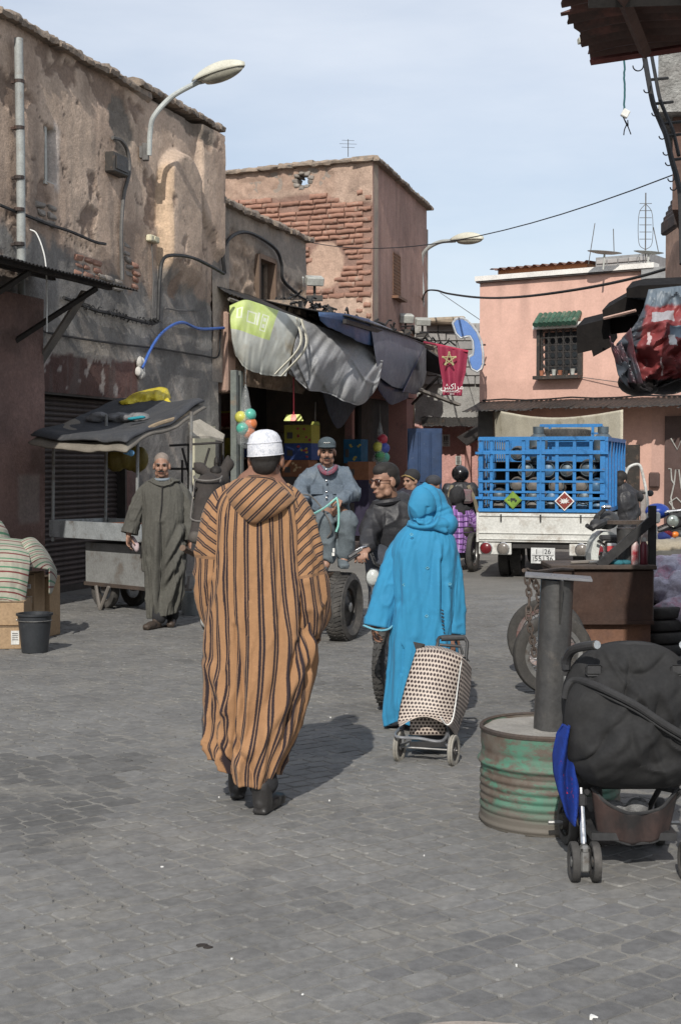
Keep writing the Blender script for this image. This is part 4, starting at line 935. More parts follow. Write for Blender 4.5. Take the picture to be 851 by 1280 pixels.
# stacked printed cartons and crates in front of the shop
def carton(px0, px1, py0, py1, D, mat, label, dep=.5, name='carton', rz=-.3, deco=None):
    a = W(px0, py1, D); b = W(px1, py0, D); t = thing(name, label, 'box', ((a.x+b.x)/2, D, a.z), rz); w_ = (b.x-a.x)*.95; h = b.z-a.z
    mb = MB(); mb.box((0, dep/2, h/2), (w_, dep, h), ch=.006); mb.build('box_body', mat, t, smooth=False)
    mb = MB(); mb.box((-w_*.28, -.004, h*.42), (w_*.2, .014, h*.34)); mb.build('hand_hole', m_dark, t, smooth=False)
    if deco:
        random.seed(hash(label) % 100 if False else len(label))
        for i in range(7): mb = MB(); x = random.uniform(-.1, .45)*w_; z = random.uniform(.15, .85)*h; mb.prism([(.03*math.cos(2*PI*k/5)*random.uniform(.6, 1.3), .025*math.sin(2*PI*k/5)*random.uniform(.6, 1.3)) for k in range(5)], .004, M=Matrix.Translation((x, 0, z)) @ Matrix.Rotation(PI/2, 4, 'X')); mb.build('printed_mark', deco[i % len(deco)], t, smooth=False)
    return t
m_yc = M('carton_yellow', (.28, .25, .035), (.22, .19, .03), bump=.1); m_bc = M('carton_blue', (.03, .055, .17), (.02, .04, .13), bump=.1); m_oc = M('carton_orange', (.20, .085, .04), (.15, .06, .03), bump=.1); m_redm = M('print_red', (.35, .05, .06), bump=0)
carton(353, 391, 531, 554, 26, m_yc, 'yellow printed carton on top of the stack in the shop', deco=[m_redm])
carton(353, 391, 554, 575, 26, m_bc, 'blue flowered carton in the middle of the stack in the shop', deco=[m_redm, M('print_yellow', (.5, .4, .08), bump=0)])
carton(350, 388, 575, 596, 26, m_oc, 'orange brown carton low in the stack behind the skullcap man', deco=[M('print_pale', (.5, .35, .2), bump=0)])
carton(349, 392, 596, 673, 26, m_dark, 'dark crate carrying the carton stack in the shop')
carton(428, 452, 549, 579, 28.2, M('crate_blue', (.015, .10, .2), bump=.1), 'blue plastic crate with yellow stripe beside the driver in the shop', deco=[M('print_yellow', (.5, .4, .08), bump=0)])
carton(433, 462, 577, 600, 27.2, m_oc, 'brown carton on the table behind the driver')
carton(433, 462, 600, 670, 27.2, M('crate_violet', (.025, .02, .045)), 'dark violet crate beneath the brown carton')
# =============== FLAG, BLUE SIGN ===============
fl0 = W(546, 431, 26.0); fl1 = W(585, 439, 26.0)
flag = thing('hanging_flag', 'crimson pennant with golden star and white lettering hanging off the far awning', 'flag', fl0)
mb = MB(); mb.tube([W(530, 428, 27.6), W(546, 431, 26.05), W(585, 439.5, 26)], .022, 6); mb.build('flag_pole', M('red_paint', (.4, .03, .07)), flag, world=True)
m_flag = M('flag_crimson', (.25, .022, .055), (.19, .016, .042), sc=3, bump=.2, bsc=30, rough=.7)
edge_l = [(546, 431), (549, 455), (553, 478), (553, 494)]; edge_r = [(585, 439), (582, 465), (578, 480), (577, 495)]
nv, nu = 40, 24; P = np.zeros((nv, nu, 3))
for i in range(nv):
    t = i/(nv-1); lx = np.interp(t, [0, .4, .75, 1], [p[0] for p in edge_l]); ly = np.interp(t, [0, .4, .75, 1], [p[1] for p in edge_l]); rx = np.interp(t, [0, .4, .75, 1], [p[0] for p in edge_r]); ry = np.interp(t, [0, .4, .75, 1], [p[1] for p in edge_r])
    for k in range(nu):
        q = k/(nu-1); p = W(lx+(rx-lx)*q, ly+(ry-ly)*q, 26.0); p.y += .05*math.sin(q*7+t*3)*t+.03*math.sin(q*15); P[i, k] = p
mb = MB(); mb.surf(P); mb.build('flag_cloth', m_flag, flag, world=True, solid=.004, fix=False)
m_gold = M('gold_print', (.42, .38, .20), bump=0); mb = MB(); c = W(561, 449, 25.9)
for rr, w_ in ((.12, .018),):
    pts = [(rr*math.sin(2*PI*(k*2)/5), rr*math.cos(2*PI*(k*2)/5)) for k in range(5)]
    for k in range(5):
        a = pts[k]; b = pts[(k+1) % 5]; mb.tube([c+Vector((a[0], -.02, a[1])), c+Vector((b[0], -.02, b[1]))], w_*.6, 4)
    for a in pts: mb.ell(c+Vector((a[0], -.02, a[1])), (.02, .01, .02), 8, 6)
mb.build('star_emblem', m_gold, flag, world=True)
Mt = Matrix.Translation(W(564.5, 483.5, 25.86)) @ Matrix.Rotation(PI/2, 4, 'X')
m_wht = M('white_print', (.75, .75, .72), bump=0)
text_mesh('\uFEB6\uFEDB\uFE8D\uFEAE\uFEE3', .15, m_wht, flag, Mt, ext=.003); text_mesh('MARRAKECH', .05, m_wht, flag, Mt @ Matrix.Translation((0, -.085, 0)), ext=.002); text_mesh('2014', .04, m_wht, flag, Matrix.Translation(W(564.5, 492.5, 25.86)) @ Matrix.Rotation(PI/2, 4, 'X'), ext=.002)
# phone receiver shaped sign
def px_poly(pts, D, th, mat, parent, name, jit=0):
    c = W(pts[0][0], pts[0][1], D); mb = MB(); vs = [W(x, y, D) for x, y in pts]; n = len(vs); vs2 = [v+Vector((0, th, 0)) for v in vs]
    mb.add(vs+vs2, [tuple(range(n)), tuple(range(2*n-1, n-1, -1))]+[(i, (i+1) % n, n+(i+1) % n, n+i) for i in range(n)]); return mb.build(name, mat, parent, world=True, smooth=False)
rcv = [(567, 404), (570, 400), (577, 399), (583, 402), (589, 408), (595, 416), (600, 428), (602, 442), (602, 454), (600, 460), (596, 463), (590, 460), (587, 452), (587, 447), (592, 444), (593, 436), (592, 426), (588, 419), (583, 419), (576, 421), (571, 416)]
cx_, cy_ = 587, 430
sg = thing('receiver_sign', 'blue sign cut in the shape of a telephone receiver beside the pink house', 'sign', W(587, 450, 29.0))
px_poly(rcv, 29.0, .06, M('sign_blue', (.10, .20, .46), (.08, .17, .4), bump=.1, rough=.5), sg, 'sign_panel')
out = [];  n = len(rcv)
for i, (x, y) in enumerate(rcv):
    a = rcv[i-1]; b = rcv[(i+1) % n]; dx, dy = b[0]-a[0], b[1]-a[1]; l = math.hypot(dx, dy); out.append((x+dy/l*1.6, y-dx/l*1.6))
mb = MB(); mb.tube([W(x, y, 29.02) for x, y in out], .022, 5, closed=True); mb.build('sign_rim', M('rim_pale', (.5, .52, .54), bump=0), sg, world=True)
mb = MB(); mb.tube([W(592, 432, 29.05), W(606, 431, 29.6)], .02, 5); mb.tube([W(600, 455, 29.05), W(606, 456, 29.6)], .02, 5); mb.build('bracket', m_beam, sg, world=True)
# =============== GREY BUILDING BEHIND (end of street) ===============
gb = thing('grey_block_building', 'grey rough block building with pink ground floor closing the street', 'building', (2.6, 34.5, 0))
GF = Matrix.Translation((0, 34.5, 0)); gx0, gx1 = W(518, 500, 34.5).x, W(640, 500, 34.5).x; gz = W(560, 404, 34.5).z; gz2 = W(560, 529, 34.5).z
def gf(S, Z):
    n = fbm(S*1.2, Z*1.2, 91, 5); n2 = fbm(S*7, Z*7, 92, 4); bl = np.abs(((Z/.22) % 1)-.5) > .44; m = ss(6.2, 5, Z)
    col = np.array((.30, .295, .28))*(1+.35*n+.3*n2)[..., None]; lo = ss(gz2+.02, gz2-.02, Z); col = col*(1-lo[..., None])+np.array((.50, .28, .25))*(1+.15*n)[..., None]*lo[..., None]
    return .03*n+.02*n2, col
FG = lambda s, o=0, z=0: Vector((gx0+s, 34.5-o, z))
wall_panel(0, gx1-gx0, 0, gz, .06, gf, parent=gb, frm=FG)
mb = MB(); mb.box(((gx0+gx1)/2, 36.2, gz/2-.02), (gx1-gx0-.02, 3.2, gz-.05)); mb.build('rear_wall', m_mass, gb, world=True, smooth=False)
m_blk = M('grey_block', (.32, .31, .3), (.25, .245, .24), sc=6, bump=.7, bsc=40, rand=.13); blk = None
for r in range(7):
    for k in range(8):
        l = .45; x = gx0+.1+k*l+(r % 2)*.2; z = gz-.12-r*.21
        if x > gx1-.3: continue
        if blk is None: mb = MB(); mb.box((0, 0, 0), (.43, .1, .19), ch=.012); blk = mb.build('block', m_blk, gb, smooth=False); q = blk
        else: q = inst(blk, gb)
        q.location = Vector((x+l/2, 34.45+random.uniform(-.015, .01), z))-gb.location
mb = MB(); p = W(556, 404, 34.3); mb.box(p+Vector((0, 0, .06)), (.9, .5, .16), ch=.04, j=.03); mb.build('roof_slab', M('tan_slab', (.4, .33, .25), bump=.6), gb, world=True, smooth=False)
# ragged dark awning under it
ga = thing('ragged_awning', 'ragged dark awning across the grey block building', 'awning', W(565, 530, 33.5))
for k in range(6):
    x = 527+k*13; A = W(x, 521+random.uniform(-1, 1), 34.4); v = W(x, 533+random.uniform(-1.5, 1), 33.6)-A; corr_sheet(ga, A, Vector((1, 0, 0)), v, .29, v.length, m_corr, rag=.04, pitch=.1)
mb = MB(); a = [W(571, 547, 32.5), W(600, 530, 32), W(602, 545, 31), W(583, 557, 31.3)]; mb.quad(*a); o = mb.build('side_canopy', m_beam, smooth=False, solid=.03); tag(o, 'tilted black canopy sheet propped beside the pink wall behind the motorcyclist', 'awning')
def notice(px0, px1, py0, py1, D, label, n, tm):
    t = thing('wall_notice', label, 'notice', W(px0, py1, D)); a = W(px0, py1, D); b = W(px1, py0, D); mb = MB(); mb.box(((a.x+b.x)/2, D, (a.z+b.z)/2), (b.x-a.x, .02, b.z-a.z)); mb.build('notice_board', n, t, world=True, smooth=False)
    for i in range(3): q = W((px0+px1)/2, py0+(py1-py0)*(.62+.13*i), D-.015); mb = MB(); mb.box(q, ((b.x-a.x)*(.7-.1*i), .006, .02)); mb.build('printed_line', tm, t, world=True, smooth=False)
    for i in range(3): q = W(px0+(px1-px0)*(.3+.2*i), py0+(py1-py0)*.33, D-.015); mb = MB(); mb.box(q, ((b.x-a.x)*.13, .006, .12)); mb.build('printed_mark', m_dkpl, t, world=True, smooth=False)
notice(552, 562, 543, 558, 34.35, 'white notice on the pink ground floor wall at the street end', m_wht, m_gcable)
notice(569, 576, 570, 581, 34.35, 'small grey notice on the pink wall above the helmeted rider', m_fl, m_gcable)
mb = MB(); q = W(585, 600, 34.2); mb.box((q.x, 34.3, 1.3), (.12, .25, 2.6), ch=.01); tag(mb.build('wall_post', M('pink_post', (.45, .25, .22))), 'pink pilaster on the far wall behind the riders', 'pilaster')
mb = MB(); a = W(540, 590, 30); mb.box((a.x, 30.1, 1.05), (.28, .06, .9)); tag(mb.build('glazed_panel', m_fl, smooth=False), 'pale framed panel leaning behind the blue hood', 'panel')
# =============== PINK HOUSE ===============
PA = Vector((2.92, 30.0, 0)); pu = Vector((math.cos(R(33)), -math.sin(R(33)), 0)); pn = Vector((-math.sin(R(33)), -math.cos(R(33)), 0))
house = thing('pink_house', 'salmon pink two storey house with white parapet and green tiled window hood', 'house', PA)
PF = frame(PA, pu, -pn)
def pp(px, py, o=0):
    r = ray(px, py); c = Vector((0, 0, 1.64)); t = (PA+pn*o-c).dot(pn)/r.dot(pn); p = c+r*t; return (p-PA).dot(pu), p.z
HP = lambda s, o=0, z=0: PA+pu*s+pn*o+Vector((0, 0, z))
HZ = pp(700, 344)[1]; HE = pp(815, 400)[0]; HL = 9.0
wa = pp(675, 412); wb = pp(725, 468)
def hf(S, Z):
    n = fbm(S*.7, Z*.7, 95, 4); n2 = fbm(S*5, Z*2, 96, 4); col = np.array((.60, .375, .305))*(1+.12*n+.10*n2)[..., None]
    st = ss(.1, .35, fbm(S*4, Z*.3, 97, 4))*ss(HZ-1.6, HZ, Z); col = col*(1-.22*st[..., None])
    up = ss(3.35, 3.3, Z); col = col*(1-.1*up[..., None])
    wn = ss(0, .05, S-wa[0])*ss(0, .05, wb[0]-S)*ss(0, .05, Z-wb[1])*ss(0, .05, wa[1]-Z); return .008*n-.16*wn, col
wall_panel(0, HE, 0, HZ, .06, hf, parent=house, frm=HP, mat=m_wall2)
hz_low = pp(830, 496)[1]
def hf2(S, Z):
    n = fbm(S*.7, Z*.7, 98, 4); col = np.array((.47, .30, .25))*(1+.2*n)[..., None]; return .01*n, col
wall_panel(HE, HL, 0, pp(851, 380)[1], .08, hf2, parent=house, frm=HP, mat=m_wall2)
mb = MB(PF); mb.box((HE/2, 2.6, HZ/2-.05), (HE-.02, 4.8, HZ-.12)); mb.box(((HE+HL)/2, 2.6, 2.2), (HL-HE, 4.8, 4.3)); mb.build('rear_wall', M('pink_rear', (.5, .28, .22)), house, world=True, smooth=False)
mb = MB(PF); mb.box((HE/2, .03, HZ+.045), (HE+.12, .3, .10)); mb.build('parapet', M('white_band', (.7, .68, .64), (.6, .58, .55), sc=3, bump=.2), house, world=True, smooth=False)
mb = MB(PF); mb.box((HE/2, .0, HZ-.025), (HE+.08, .2, .03)); mb.build('parapet_shadow_strip', m_slat, house, world=True, smooth=False)  # dark strip standing in for the shadow under the parapet
# window: frame, grille, sill, pots
mb = MB(PF); cx = (wa[0]+wb[0])/2; cz = (wa[1]+wb[1])/2; ww = wb[0]-wa[0]; wh_ = wa[1]-wb[1]
mb.box((cx, .14, cz), (ww, .02, wh_)); mb.build('window_pane', M('window_dark', (.03, .035, .04), rough=.3, bump=0), house, world=True, smooth=False)
mb = MB(PF)
for i in range(6): x = wa[0]+.04+(ww-.08)*i/5; mb.box((x, -.02, cz), (.022, .022, wh_))
for i in range(7): z = wb[1]+.03+(wh_-.06)*i/6; mb.box((cx, -.018, z), (ww, .018, .018))
for i in range(5):
    for j in range(6):
        x = wa[0]+.04+(ww-.08)*(i+.5)/5; z = wb[1]+.03+(wh_-.06)*(j+.5)/6; r = ww/13; mb.tube([(x+r*math.cos(t*PI/4), -.02, z+r*1.1*math.sin(t*PI/4)) for t in range(8)], .009, 4, closed=True)
mb.build('window_grille', m_beam, house, world=True, smooth=False)
mb = MB(PF)
for x in (wa[0]-.02, wb[0]+.02): mb.box((x, -.02, cz), (.07, .1, wh_+.04))
mb.box((cx, -.12, wb[1]-.05), (ww+.1, .28, .07)); mb.build('window_frame', m_dkpl, house, world=True, smooth=False)
mb = MB(PF); mb.box((cx, -.06, wa[1]+.05), (ww+.2, .2, .11)); mb.build('hood_band', M('white_band', (.7, .68, .64)), house, world=True, smooth=False)
m_tile = M('green_tile', (.05, .12, .085), (.035, .08, .06), sc=9, rough=.35, bump=.2, rand=.2, st=(.25, .22, .18)); tile = None
for r in range(2):
    for i in range(9):
        x = wa[0]-.03+(ww+.06)*(i+.5)/9
        if tile is None: mb = MB(); mb.tube([(0, 0, 0), (0, -.16, -.13)], [.055, .06], 10); tile = mb.build('roof_tile', m_tile, house); q = tile
        else: q = inst(tile, house)
        q.matrix_basis = Matrix.Translation(-house.location) @ PF @ Matrix.Translation((x, -.02-.12*r, wa[1]+.30-.1*r))
potm = M('terracotta', (.35, .14, .08)); random.seed(4)
for i in range(6):
    x = wa[0]+.1+i*ww/6.5; h = random.uniform(.09, .18); mb = MB(PF @ Matrix.Translation((x, -.15, wb[1]-.015))); mb.lathe([(.035, 0), (.05, h*.9), (.055, h)], 10); o = mb.build('flower_pot', [potm, m_dkpl, m_fl][i % 3], house, world=True)
# corrugated shed on the roof + grey block tower
q0 = pp(622, 338, -1.2); q1 = pp(735, 332, -1.2); t = thing('rooftop_shed', 'ochre rooftop shed with corrugated roof above the pink house', 'shed', HP(2, -1.2, HZ))
s0 = pp(622, 338, -1.2)[0]; s1 = pp(733, 331, -1.2)[0]; zt = pp(640, 339, -1.2)[1]
mb = MB(PF); mb.box(((s0+s1)/2, 1.9, HZ+(zt-HZ)/2), (s1-s0, 1.4, zt-HZ+.1)); mb.build('shed_wall', M('ochre', (.48, .25, .12), (.4, .2, .1), bump=.3), t, world=True, smooth=False)
A = HP(s0-.1, -1.0, zt+.04); v = HP(s0-.1, -2.8, zt+.2)-A; corr_sheet(t, A, pu, v, s1-s0+.2, v.length, M('rust_sheet', (.15, .09, .07), (.1, .06, .05), bump=.3), pitch=.2, amp=.03)
tw = thing('block_water_tower', 'grey concrete block parapet box on the roof right of the shed', 'parapet', HP(4, -1.5, HZ))
s0 = pp(744, 325, -.9)[0]; s1 = pp(812, 325, -.9)[0]; zt = pp(780, 319, -.9)[1]; m_gcon = M('grey_concrete', (.27, .275, .275), (.2, .2, .2), sc=4, bump=.7, bsc=30)
mb = MB(PF); mb.box(((s0+s1)/2, 1.9, (HZ+zt)/2), (s1-s0, 2, zt-HZ)); mb.build('block_wall', m_gcon, tw, world=True, smooth=False)
s2 = pp(851, 350, .1)[0]; mb = MB(PF); mb.box(((HE+.1+s2)/2, .5, (HZ+.1)/2+1.6), (s2-HE+.5, 1.2, HZ-3.3)); mb.build('block_wall', m_gcon, tw, world=True, smooth=False)
bl = None
for r in range(4):
    for k in range(5):
        mb = MB(PF) if False else None
        x = s0+.02+(s1-s0)/5*(k+.5); z = zt-.1-(zt-HZ)/4*r
        if bl is None: mb = MB(); mb.box((0, 0, 0), ((s1-s0)/5-.02, .06, (zt-HZ)/4-.02), ch=.01); bl = mb.build('block', m_blk, tw, smooth=False); q = bl
        else: q = inst(bl, tw)
        q.matrix_basis = Matrix.Translation(-tw.location) @ PF @ Matrix.Translation((x, .89, z))
# sheet roof pieces / dishes
for (px, py, wd) in ((745, 318, .75), (800, 318, .65)):
    mb = MB(); c = W(px+10, py, 28); mb.M = Matrix.Translation(c) @ Matrix.Rotation(.08, 4, 'Y'); mb.lathe([(.02, .0), (wd*.25, .02), (wd*.45, .07), (wd*.46, .08), (.02, .03)], 20, M=Matrix.Diagonal((1, .5, .6, 1))); mb.cyl((0, 0, -.3), (0, 0, .05), .02); tag(mb.build('satellite_dish', m_fl), 'flat tilted satellite dish on the block parapet, '+('left' if px < 780 else 'right')+' one of two', 'satellite dish')
def antenna(px, py0, py1, D, lean, kind, lab):
    a = W(px, py1, D); b = W(px+lean, py0, D); mb = MB(); mb.tube([a, b], .013 if kind else .009, 5)
    if kind == 2:
        for k in range(6): q = a.lerp(b, .35+.1*k); mb.tube([q-Vector((.12, 0, 0)), q+Vector((.12, 0, 0))], .006, 4)
        for sx in (-1, 1): mb.tube(crv([a.lerp(b, .2), a.lerp(b, .3)+Vector((sx*.13, 0, 0)), a.lerp(b, .7)+Vector((sx*.13, 0, 0)), a.lerp(b, .85)], 5), .006, 4)
    tag(mb.build('antenna', m_gcable), lab, 'antenna')
antenna(806, 241, 330, 28, 0.5, 2, 'tall mast antenna with wire loops above the block parapet')
antenna(767, 286, 318, 28, -1, 0, 'short thin antenna left of the tall mast'); antenna(735, 279, 330, 28.5, 8, 0, 'thin leaning rod antenna furthest left on the pink house'); antenna(823, 284, 318, 28, -7, 0, 'leaning rod antenna right of the tall mast')
# awning strip of the pink house + hanging canvases
ca = thing('ragged_awning', 'ragged corrugated awning strip along the pink house front', 'awning', HP(3, .5, 2.9))
s = pp(601, 505, .0)[0]; k = 0
while s < HL-.5:
    zz = pp(700, 506, .3)[1]; A = HP(s, .02, zz+.12); v = HP(s, .85, zz-.10+random.uniform(-.02, .04))-A; corr_sheet(ca, A, pu, v, .8, v.length, m_corr, rag=.07, pitch=.11); s += .76
mb = MB(); pts = [HP(.1+i*.5, .06, pp(600, 501)[1]+.02*math.sin(i*2)+.0*i) for i in range(18)]; mb.tube(pts, .018, 5); tag(mb.build('facade_cable', m_cable), 'black cable strung along the pink facade above its awning', 'cable')
def sheetcloth(name, label, pts4, D4, mat, fold=.05, seed=1, cat='cloth', nu=50, nv=30, sagc=.1):
    TLp, TRp, BRp, BLp = [W(p[0], p[1], d) for p, d in zip(pts4, D4)]; U, V = np.meshgrid(np.linspace(0, 1, nu), np.linspace(0, 1, nv)); P = np.zeros((nv, nu, 3))
    for k in range(3): P[..., k] = (TLp[k]*(1-U)+TRp[k]*U)*(1-V)+(BLp[k]*(1-U)+BRp[k]*U)*V
    f = fbm(U*5+seed, V*1.2+seed, seed, 4)+.5*(1-2*np.abs(vn(U*7+V*2, V*1.5, seed)-.5)); P[..., 1] -= fold*f*2; P[..., 2] -= sagc*np.sin(PI*U)*(1-V)
    mb = MB(); mb.surf(P, uv=np.stack([U, V], -1)); o = mb.build(name, mat, solid=.006, fix=False); tag(o, label, cat); return o
m_canv = M('cream_canvas', (.60, .56, .45), (.5, .46, .36), sc=3, bump=.3, st=(.35, .31, .22), ssc=2)
sheetcloth('canvas_sheet', 'cream canvas sheet hung behind the truck under the pink house awning', [(616, 512), (778, 512), (776, 600), (618, 600)], (29.2, 24.6, 24.8, 29.4), m_canv, sagc=.15)
# side post, doors on the right part
for (px, w_, lab) in ((610, .5, 'post'),):
    mb = MB(PF); s = pp(610, 560)[0]; mb.box((s, -.08, 1.4), (.35, .12, 2.8)); mb.build('shutter_panel', m_gcable, house, world=True, smooth=False)
s0 = pp(831, 560, .03)[0]; s1 = pp(868, 560, .03)[0]; zt = pp(845, 520, .03)[1]
m_brown = M('brown_steel', (.09, .06, .055), (.07, .045, .04), sc=4, rough=.5, bump=.1)
mb = MB(PF); mb.box(((s0+s1)/2, -.04, zt/2), (s1-s0, .06, zt)); dr = mb.build('steel_door', m_brown, house, world=True, smooth=False)
mb = MB(PF); m_ironw = M('pale_iron', (.42, .42, .4), bump=.1)
def dl(pts): mb.tube([(pp(x, y, .08)[0], -.085, pp(x, y, .08)[1]) for x, y in pts], .014, 5)
dl([(835, 586), (838, 586), (839, 600), (842, 605), (838, 622), (841, 640)]); dl([(842, 606), (844, 587), (848, 587), (851, 610), (860, 640)]); dl([(836, 628), (845, 622), (855, 632), (845, 640), (836, 628)]); dl([(838, 548), (846, 562), (852, 548), (858, 562)])
mb.build('door_ornament', m_ironw, dr, world=True)
s0 = pp(811, 590, .05)[0]; s1 = pp(824, 590, .05)[0]; mb = MB(PF); mb.box(((s0+s1)/2, -.06, pp(817, 600, .05)[1]), (s1-s0, .1, .3), ch=.03); mb.build('meter_box', m_brown, house, world=True)
s0 = pp(779, 590, .02)[0]; s1 = pp(799, 590, .02)[0]; zt = pp(790, 556)[1]; mb = MB(PF); mb.box(((s0+s1)/2, -.03, zt/2), (s1-s0, .04, zt)); mb.build('dark_doorway', m_dkpl, house, world=True, smooth=False)
# wide beige wall band behind the red bundle
# =============== generic vehicle pieces ===============
m_rub = M('rubber', (.035, .034, .033), (.055, .052, .048), sc=7, rough=.8, bump=.3, st=(.12, .11, .1), ssc=5, sth=(.5, .8))
m_chrome = M('chrome', (.6, .6, .6), (.45, .45, .45), rough=.22, metal=1, bump=.03, sc=8); m_steel = M('worn_steel', (.32, .32, .31), (.2, .2, .2), rough=.45, metal=.7, bump=.15, st=(.12, .09, .07), ssc=8)
m_blackp = M('black_plastic', (.025, .025, .027), (.04, .04, .04), rough=.5, bump=.1); m_rustb = M('rusty_iron', (.10, .075, .06), (.06, .05, .045), rough=.75, bump=.5, metal=.3)
def wheel(parent, c, axis, Rw, tw, spokes=0, rimw=.02, rim_mat=None, tread=True, name='wheel', disc=None, label=None):
    a = Vector(axis).normalized(); Mw = align(Vector(c), Vector(c)+a); Mw = Matrix.Translation(Vector(c)) @ Mw.to_3x3().to_4x4()
    mb = MB(Mw); ht = tw/2; ro = Rw; ri = Rw-min(tw*1.05, Rw*.34); prof = [(ri, -ht*.62), (ri+(ro-ri)*.45, -ht), (ro-.12*(ro-ri), -ht*.86), (ro, -ht*.5), (ro+.0, 0), (ro, ht*.5), (ro-.12*(ro-ri), ht*.86), (ri+(ro-ri)*.45, ht), (ri, ht*.62)]
    mb.ring(prof, 40); ty = mb.build('tyre', m_rub, parent, world=True, ang=45)
    if tread:
        mb = MB(Mw)
        for k in range(44):
            th = 2*PI*k/44
            for sx in (-1, 1): mb.box((0, 0, 0), (.012, Rw*2*PI/44*.55, ht*.7), M=rotz(th) @ Matrix.Translation((Rw, 0, sx*ht*.42)) @ Matrix.Rotation(sx*.4, 4, 'X'))
        mb.build('tread', m_rub, ty, world=True, smooth=False)
    mb = MB(Mw); mb.ring([(ri+.004, -ht*.6), (ri-rimw, -ht*.45), (ri-rimw*1.2, 0), (ri-rimw, ht*.45), (ri+.004, ht*.6)], 36); mb.build('rim', rim_mat or m_steel, parent, world=True)
    mb = MB(Mw); hr = .045 if Rw > .2 else .02; mb.lathe([(hr*.5, -ht*.8), (hr, -ht*.7), (hr, ht*.7), (hr*.5, ht*.8)], 14); mb.build('hub', m_steel, parent, world=True)
    if spokes:
        mb = MB(Mw)
        for k in range(spokes):
            th = 2*PI*k/spokes; t2 = th+(.5 if k % 2 else -.5); sx = 1 if k % 4 < 2 else -1; mb.tube([(hr*math.cos(t2), hr*math.sin(t2), sx*ht*.5), ((ri-rimw)*math.cos(th), (ri-rimw)*math.sin(th), 0)], .0022, 4)
        mb.build('spokes', m_chrome, parent, world=True)
    if disc is not None:
        mb = MB(Mw); mb.lathe([(.001, -.02), (ri*.5, -.03), (ri*.55, ht*.3), (ri*.9, ht*.1), (ri*.92, -.02)], 24, cap=False); mb.lathe([(.001, ht*.5), (.06, ht*.45), (.09, ht*.3), (ri*.55, ht*.25), (ri*.9, ht*.2)], 24, cap=False); mb.build('wheel_disc', disc, parent, world=True)
# =============== DRUM WITH PILLAR ===============
dc = Vector((.955, 6.45, .006))
def drum_mat():
    m = bpy.data.materials.new('drum_paint'); m.use_nodes = True; t = m.node_tree; p = t.nodes['Principled BSDF']; ob = t.nodes.new('ShaderNodeTexCoord').outputs['Object']
    g_ = mixc(t, ramp(t, noisef(t, ob, 5), .35, .7), (.05, .155, .105), (.085, .19, .135)); rust = mixc(t, ramp(t, noisef(t, ob, 14), .35, .7), (.085, .06, .045), (.125, .112, .093))
    f = ramp(t, noisef(t, ob, 3.2, det=10, rough=.72, stretch=(1, 1, 2.6)), .46, .54); c = mixc(t, f, g_, rust)
    sz = t.nodes.new('ShaderNodeSeparateXYZ'); t.links.new(ob, sz.inputs[0]); lo = ramp(t, sz.outputs[2], .05, .14, 1, 0)
    n2 = ramp(t, noisef(t, ob, 9, det=8, stretch=(1, 1, .25)), .45, .62); m1 = t.nodes.new('ShaderNodeMath'); m1.operation = 'MAXIMUM'; t.links.new(lo, m1.inputs[0])
    m2 = t.nodes.new('ShaderNodeMath'); m2.operation = 'MULTIPLY'; t.links.new(n2, m2.inputs[0]); m2.inputs[1].default_value = .75; t.links.new(m2.outputs[0], m1.inputs[1])
    c = mixc(t, m1.outputs[0], c, (.11, .098, .082)); t.links.new(c, p.inputs['Base Color']); p.inputs['Roughness'].default_value = .72
    b = t.nodes.new('ShaderNodeBump'); b.inputs['Strength'].default_value = .6; b.inputs['Distance'].default_value = .004; t.links.new(noisef(t, ob, 30, det=8, rough=.7), b.inputs['Height']); t.links.new(b.outputs[0], p.inputs['Normal']); return m
drum = thing('cut_drum', 'rusty green half oil drum filled with concrete carrying the iron post', 'drum', dc)
prof = []; r0 = .312; H = .435
for i in range(90):
    z = H*i/89; r = r0
    for zc, a, w_ in ((.285, .016, .012), (.335, -.004, .015), (.02, .008, .008)): r += a*math.exp(-((z-zc)/w_)**2)
    if .06 < z < .25: r += .0035*math.sin(z*2*PI/.036)
    prof.append((r, z))
mb = MB(); P = np.zeros((90, 72, 3))
for i, (r, z) in enumerate(prof):
    for k in range(72): th = 2*PI*k/72; rr = r+.006*float(vn(math.cos(th)*2, math.sin(th)*2, z*6))-.003; P[i, k] = (rr*math.cos(th), rr*math.sin(th), z)
mb.surf(P, closed=True); mb.build('drum_shell', drum_mat(), drum, solid=.006, fix=False, ang=180)
mb = MB(); mb.ring([(r0+.008, H-.012), (r0+.01, H), (r0, H+.008), (r0-.008, H)], 60); mb.build('drum_rim', m_rustb, drum)
mb = MB(); P = np.zeros((14, 48, 3))
for i in range(14):
    for k in range(48): th = 2*PI*k/48; r = (r0-.006)*i/13; x, y = r*math.cos(th), r*math.sin(th); P[i, k] = (x, y, H-.014+.014*float(fbm(x*8, y*8, 2, 4)))
mb.surf(P, closed=True); mb.build('concrete_fill', M('dusty_concrete', (.30, .285, .26), (.22, .21, .19), sc=8, bump=.7, bsc=50, st=(.2, .18, .16), ssc=6), drum, fix=False)
m_post = M('dark_post', (.055, .055, .056), (.085, .083, .08), sc=5, rough=.42, bump=.25, metal=.4, st=(.16, .14, .12), ssc=7, sth=(.58, .8))
mb = MB(); mb.tube([(0, 0, H-.03), (.028, 0, 1.1)], [.077, .074], 32); post = mb.build('post', m_post, drum, ang=60)
mb = MB(Matrix.Translation((.028, 0, 1.115)) @ Matrix.Rotation(R(3.5), 4, 'Y') @ rotz(R(-8))); mb.box((0.005, 0, 0), (.30, .22, .012), ch=.002); mb.cyl((-.02, -.02, 0), (-.02, -.02, .01), .01); mb.build('top_plate', M('plate_steel', (.20, .20, .21), (.13, .13, .135), rough=.5, metal=.4, bump=.2), drum, smooth=False)
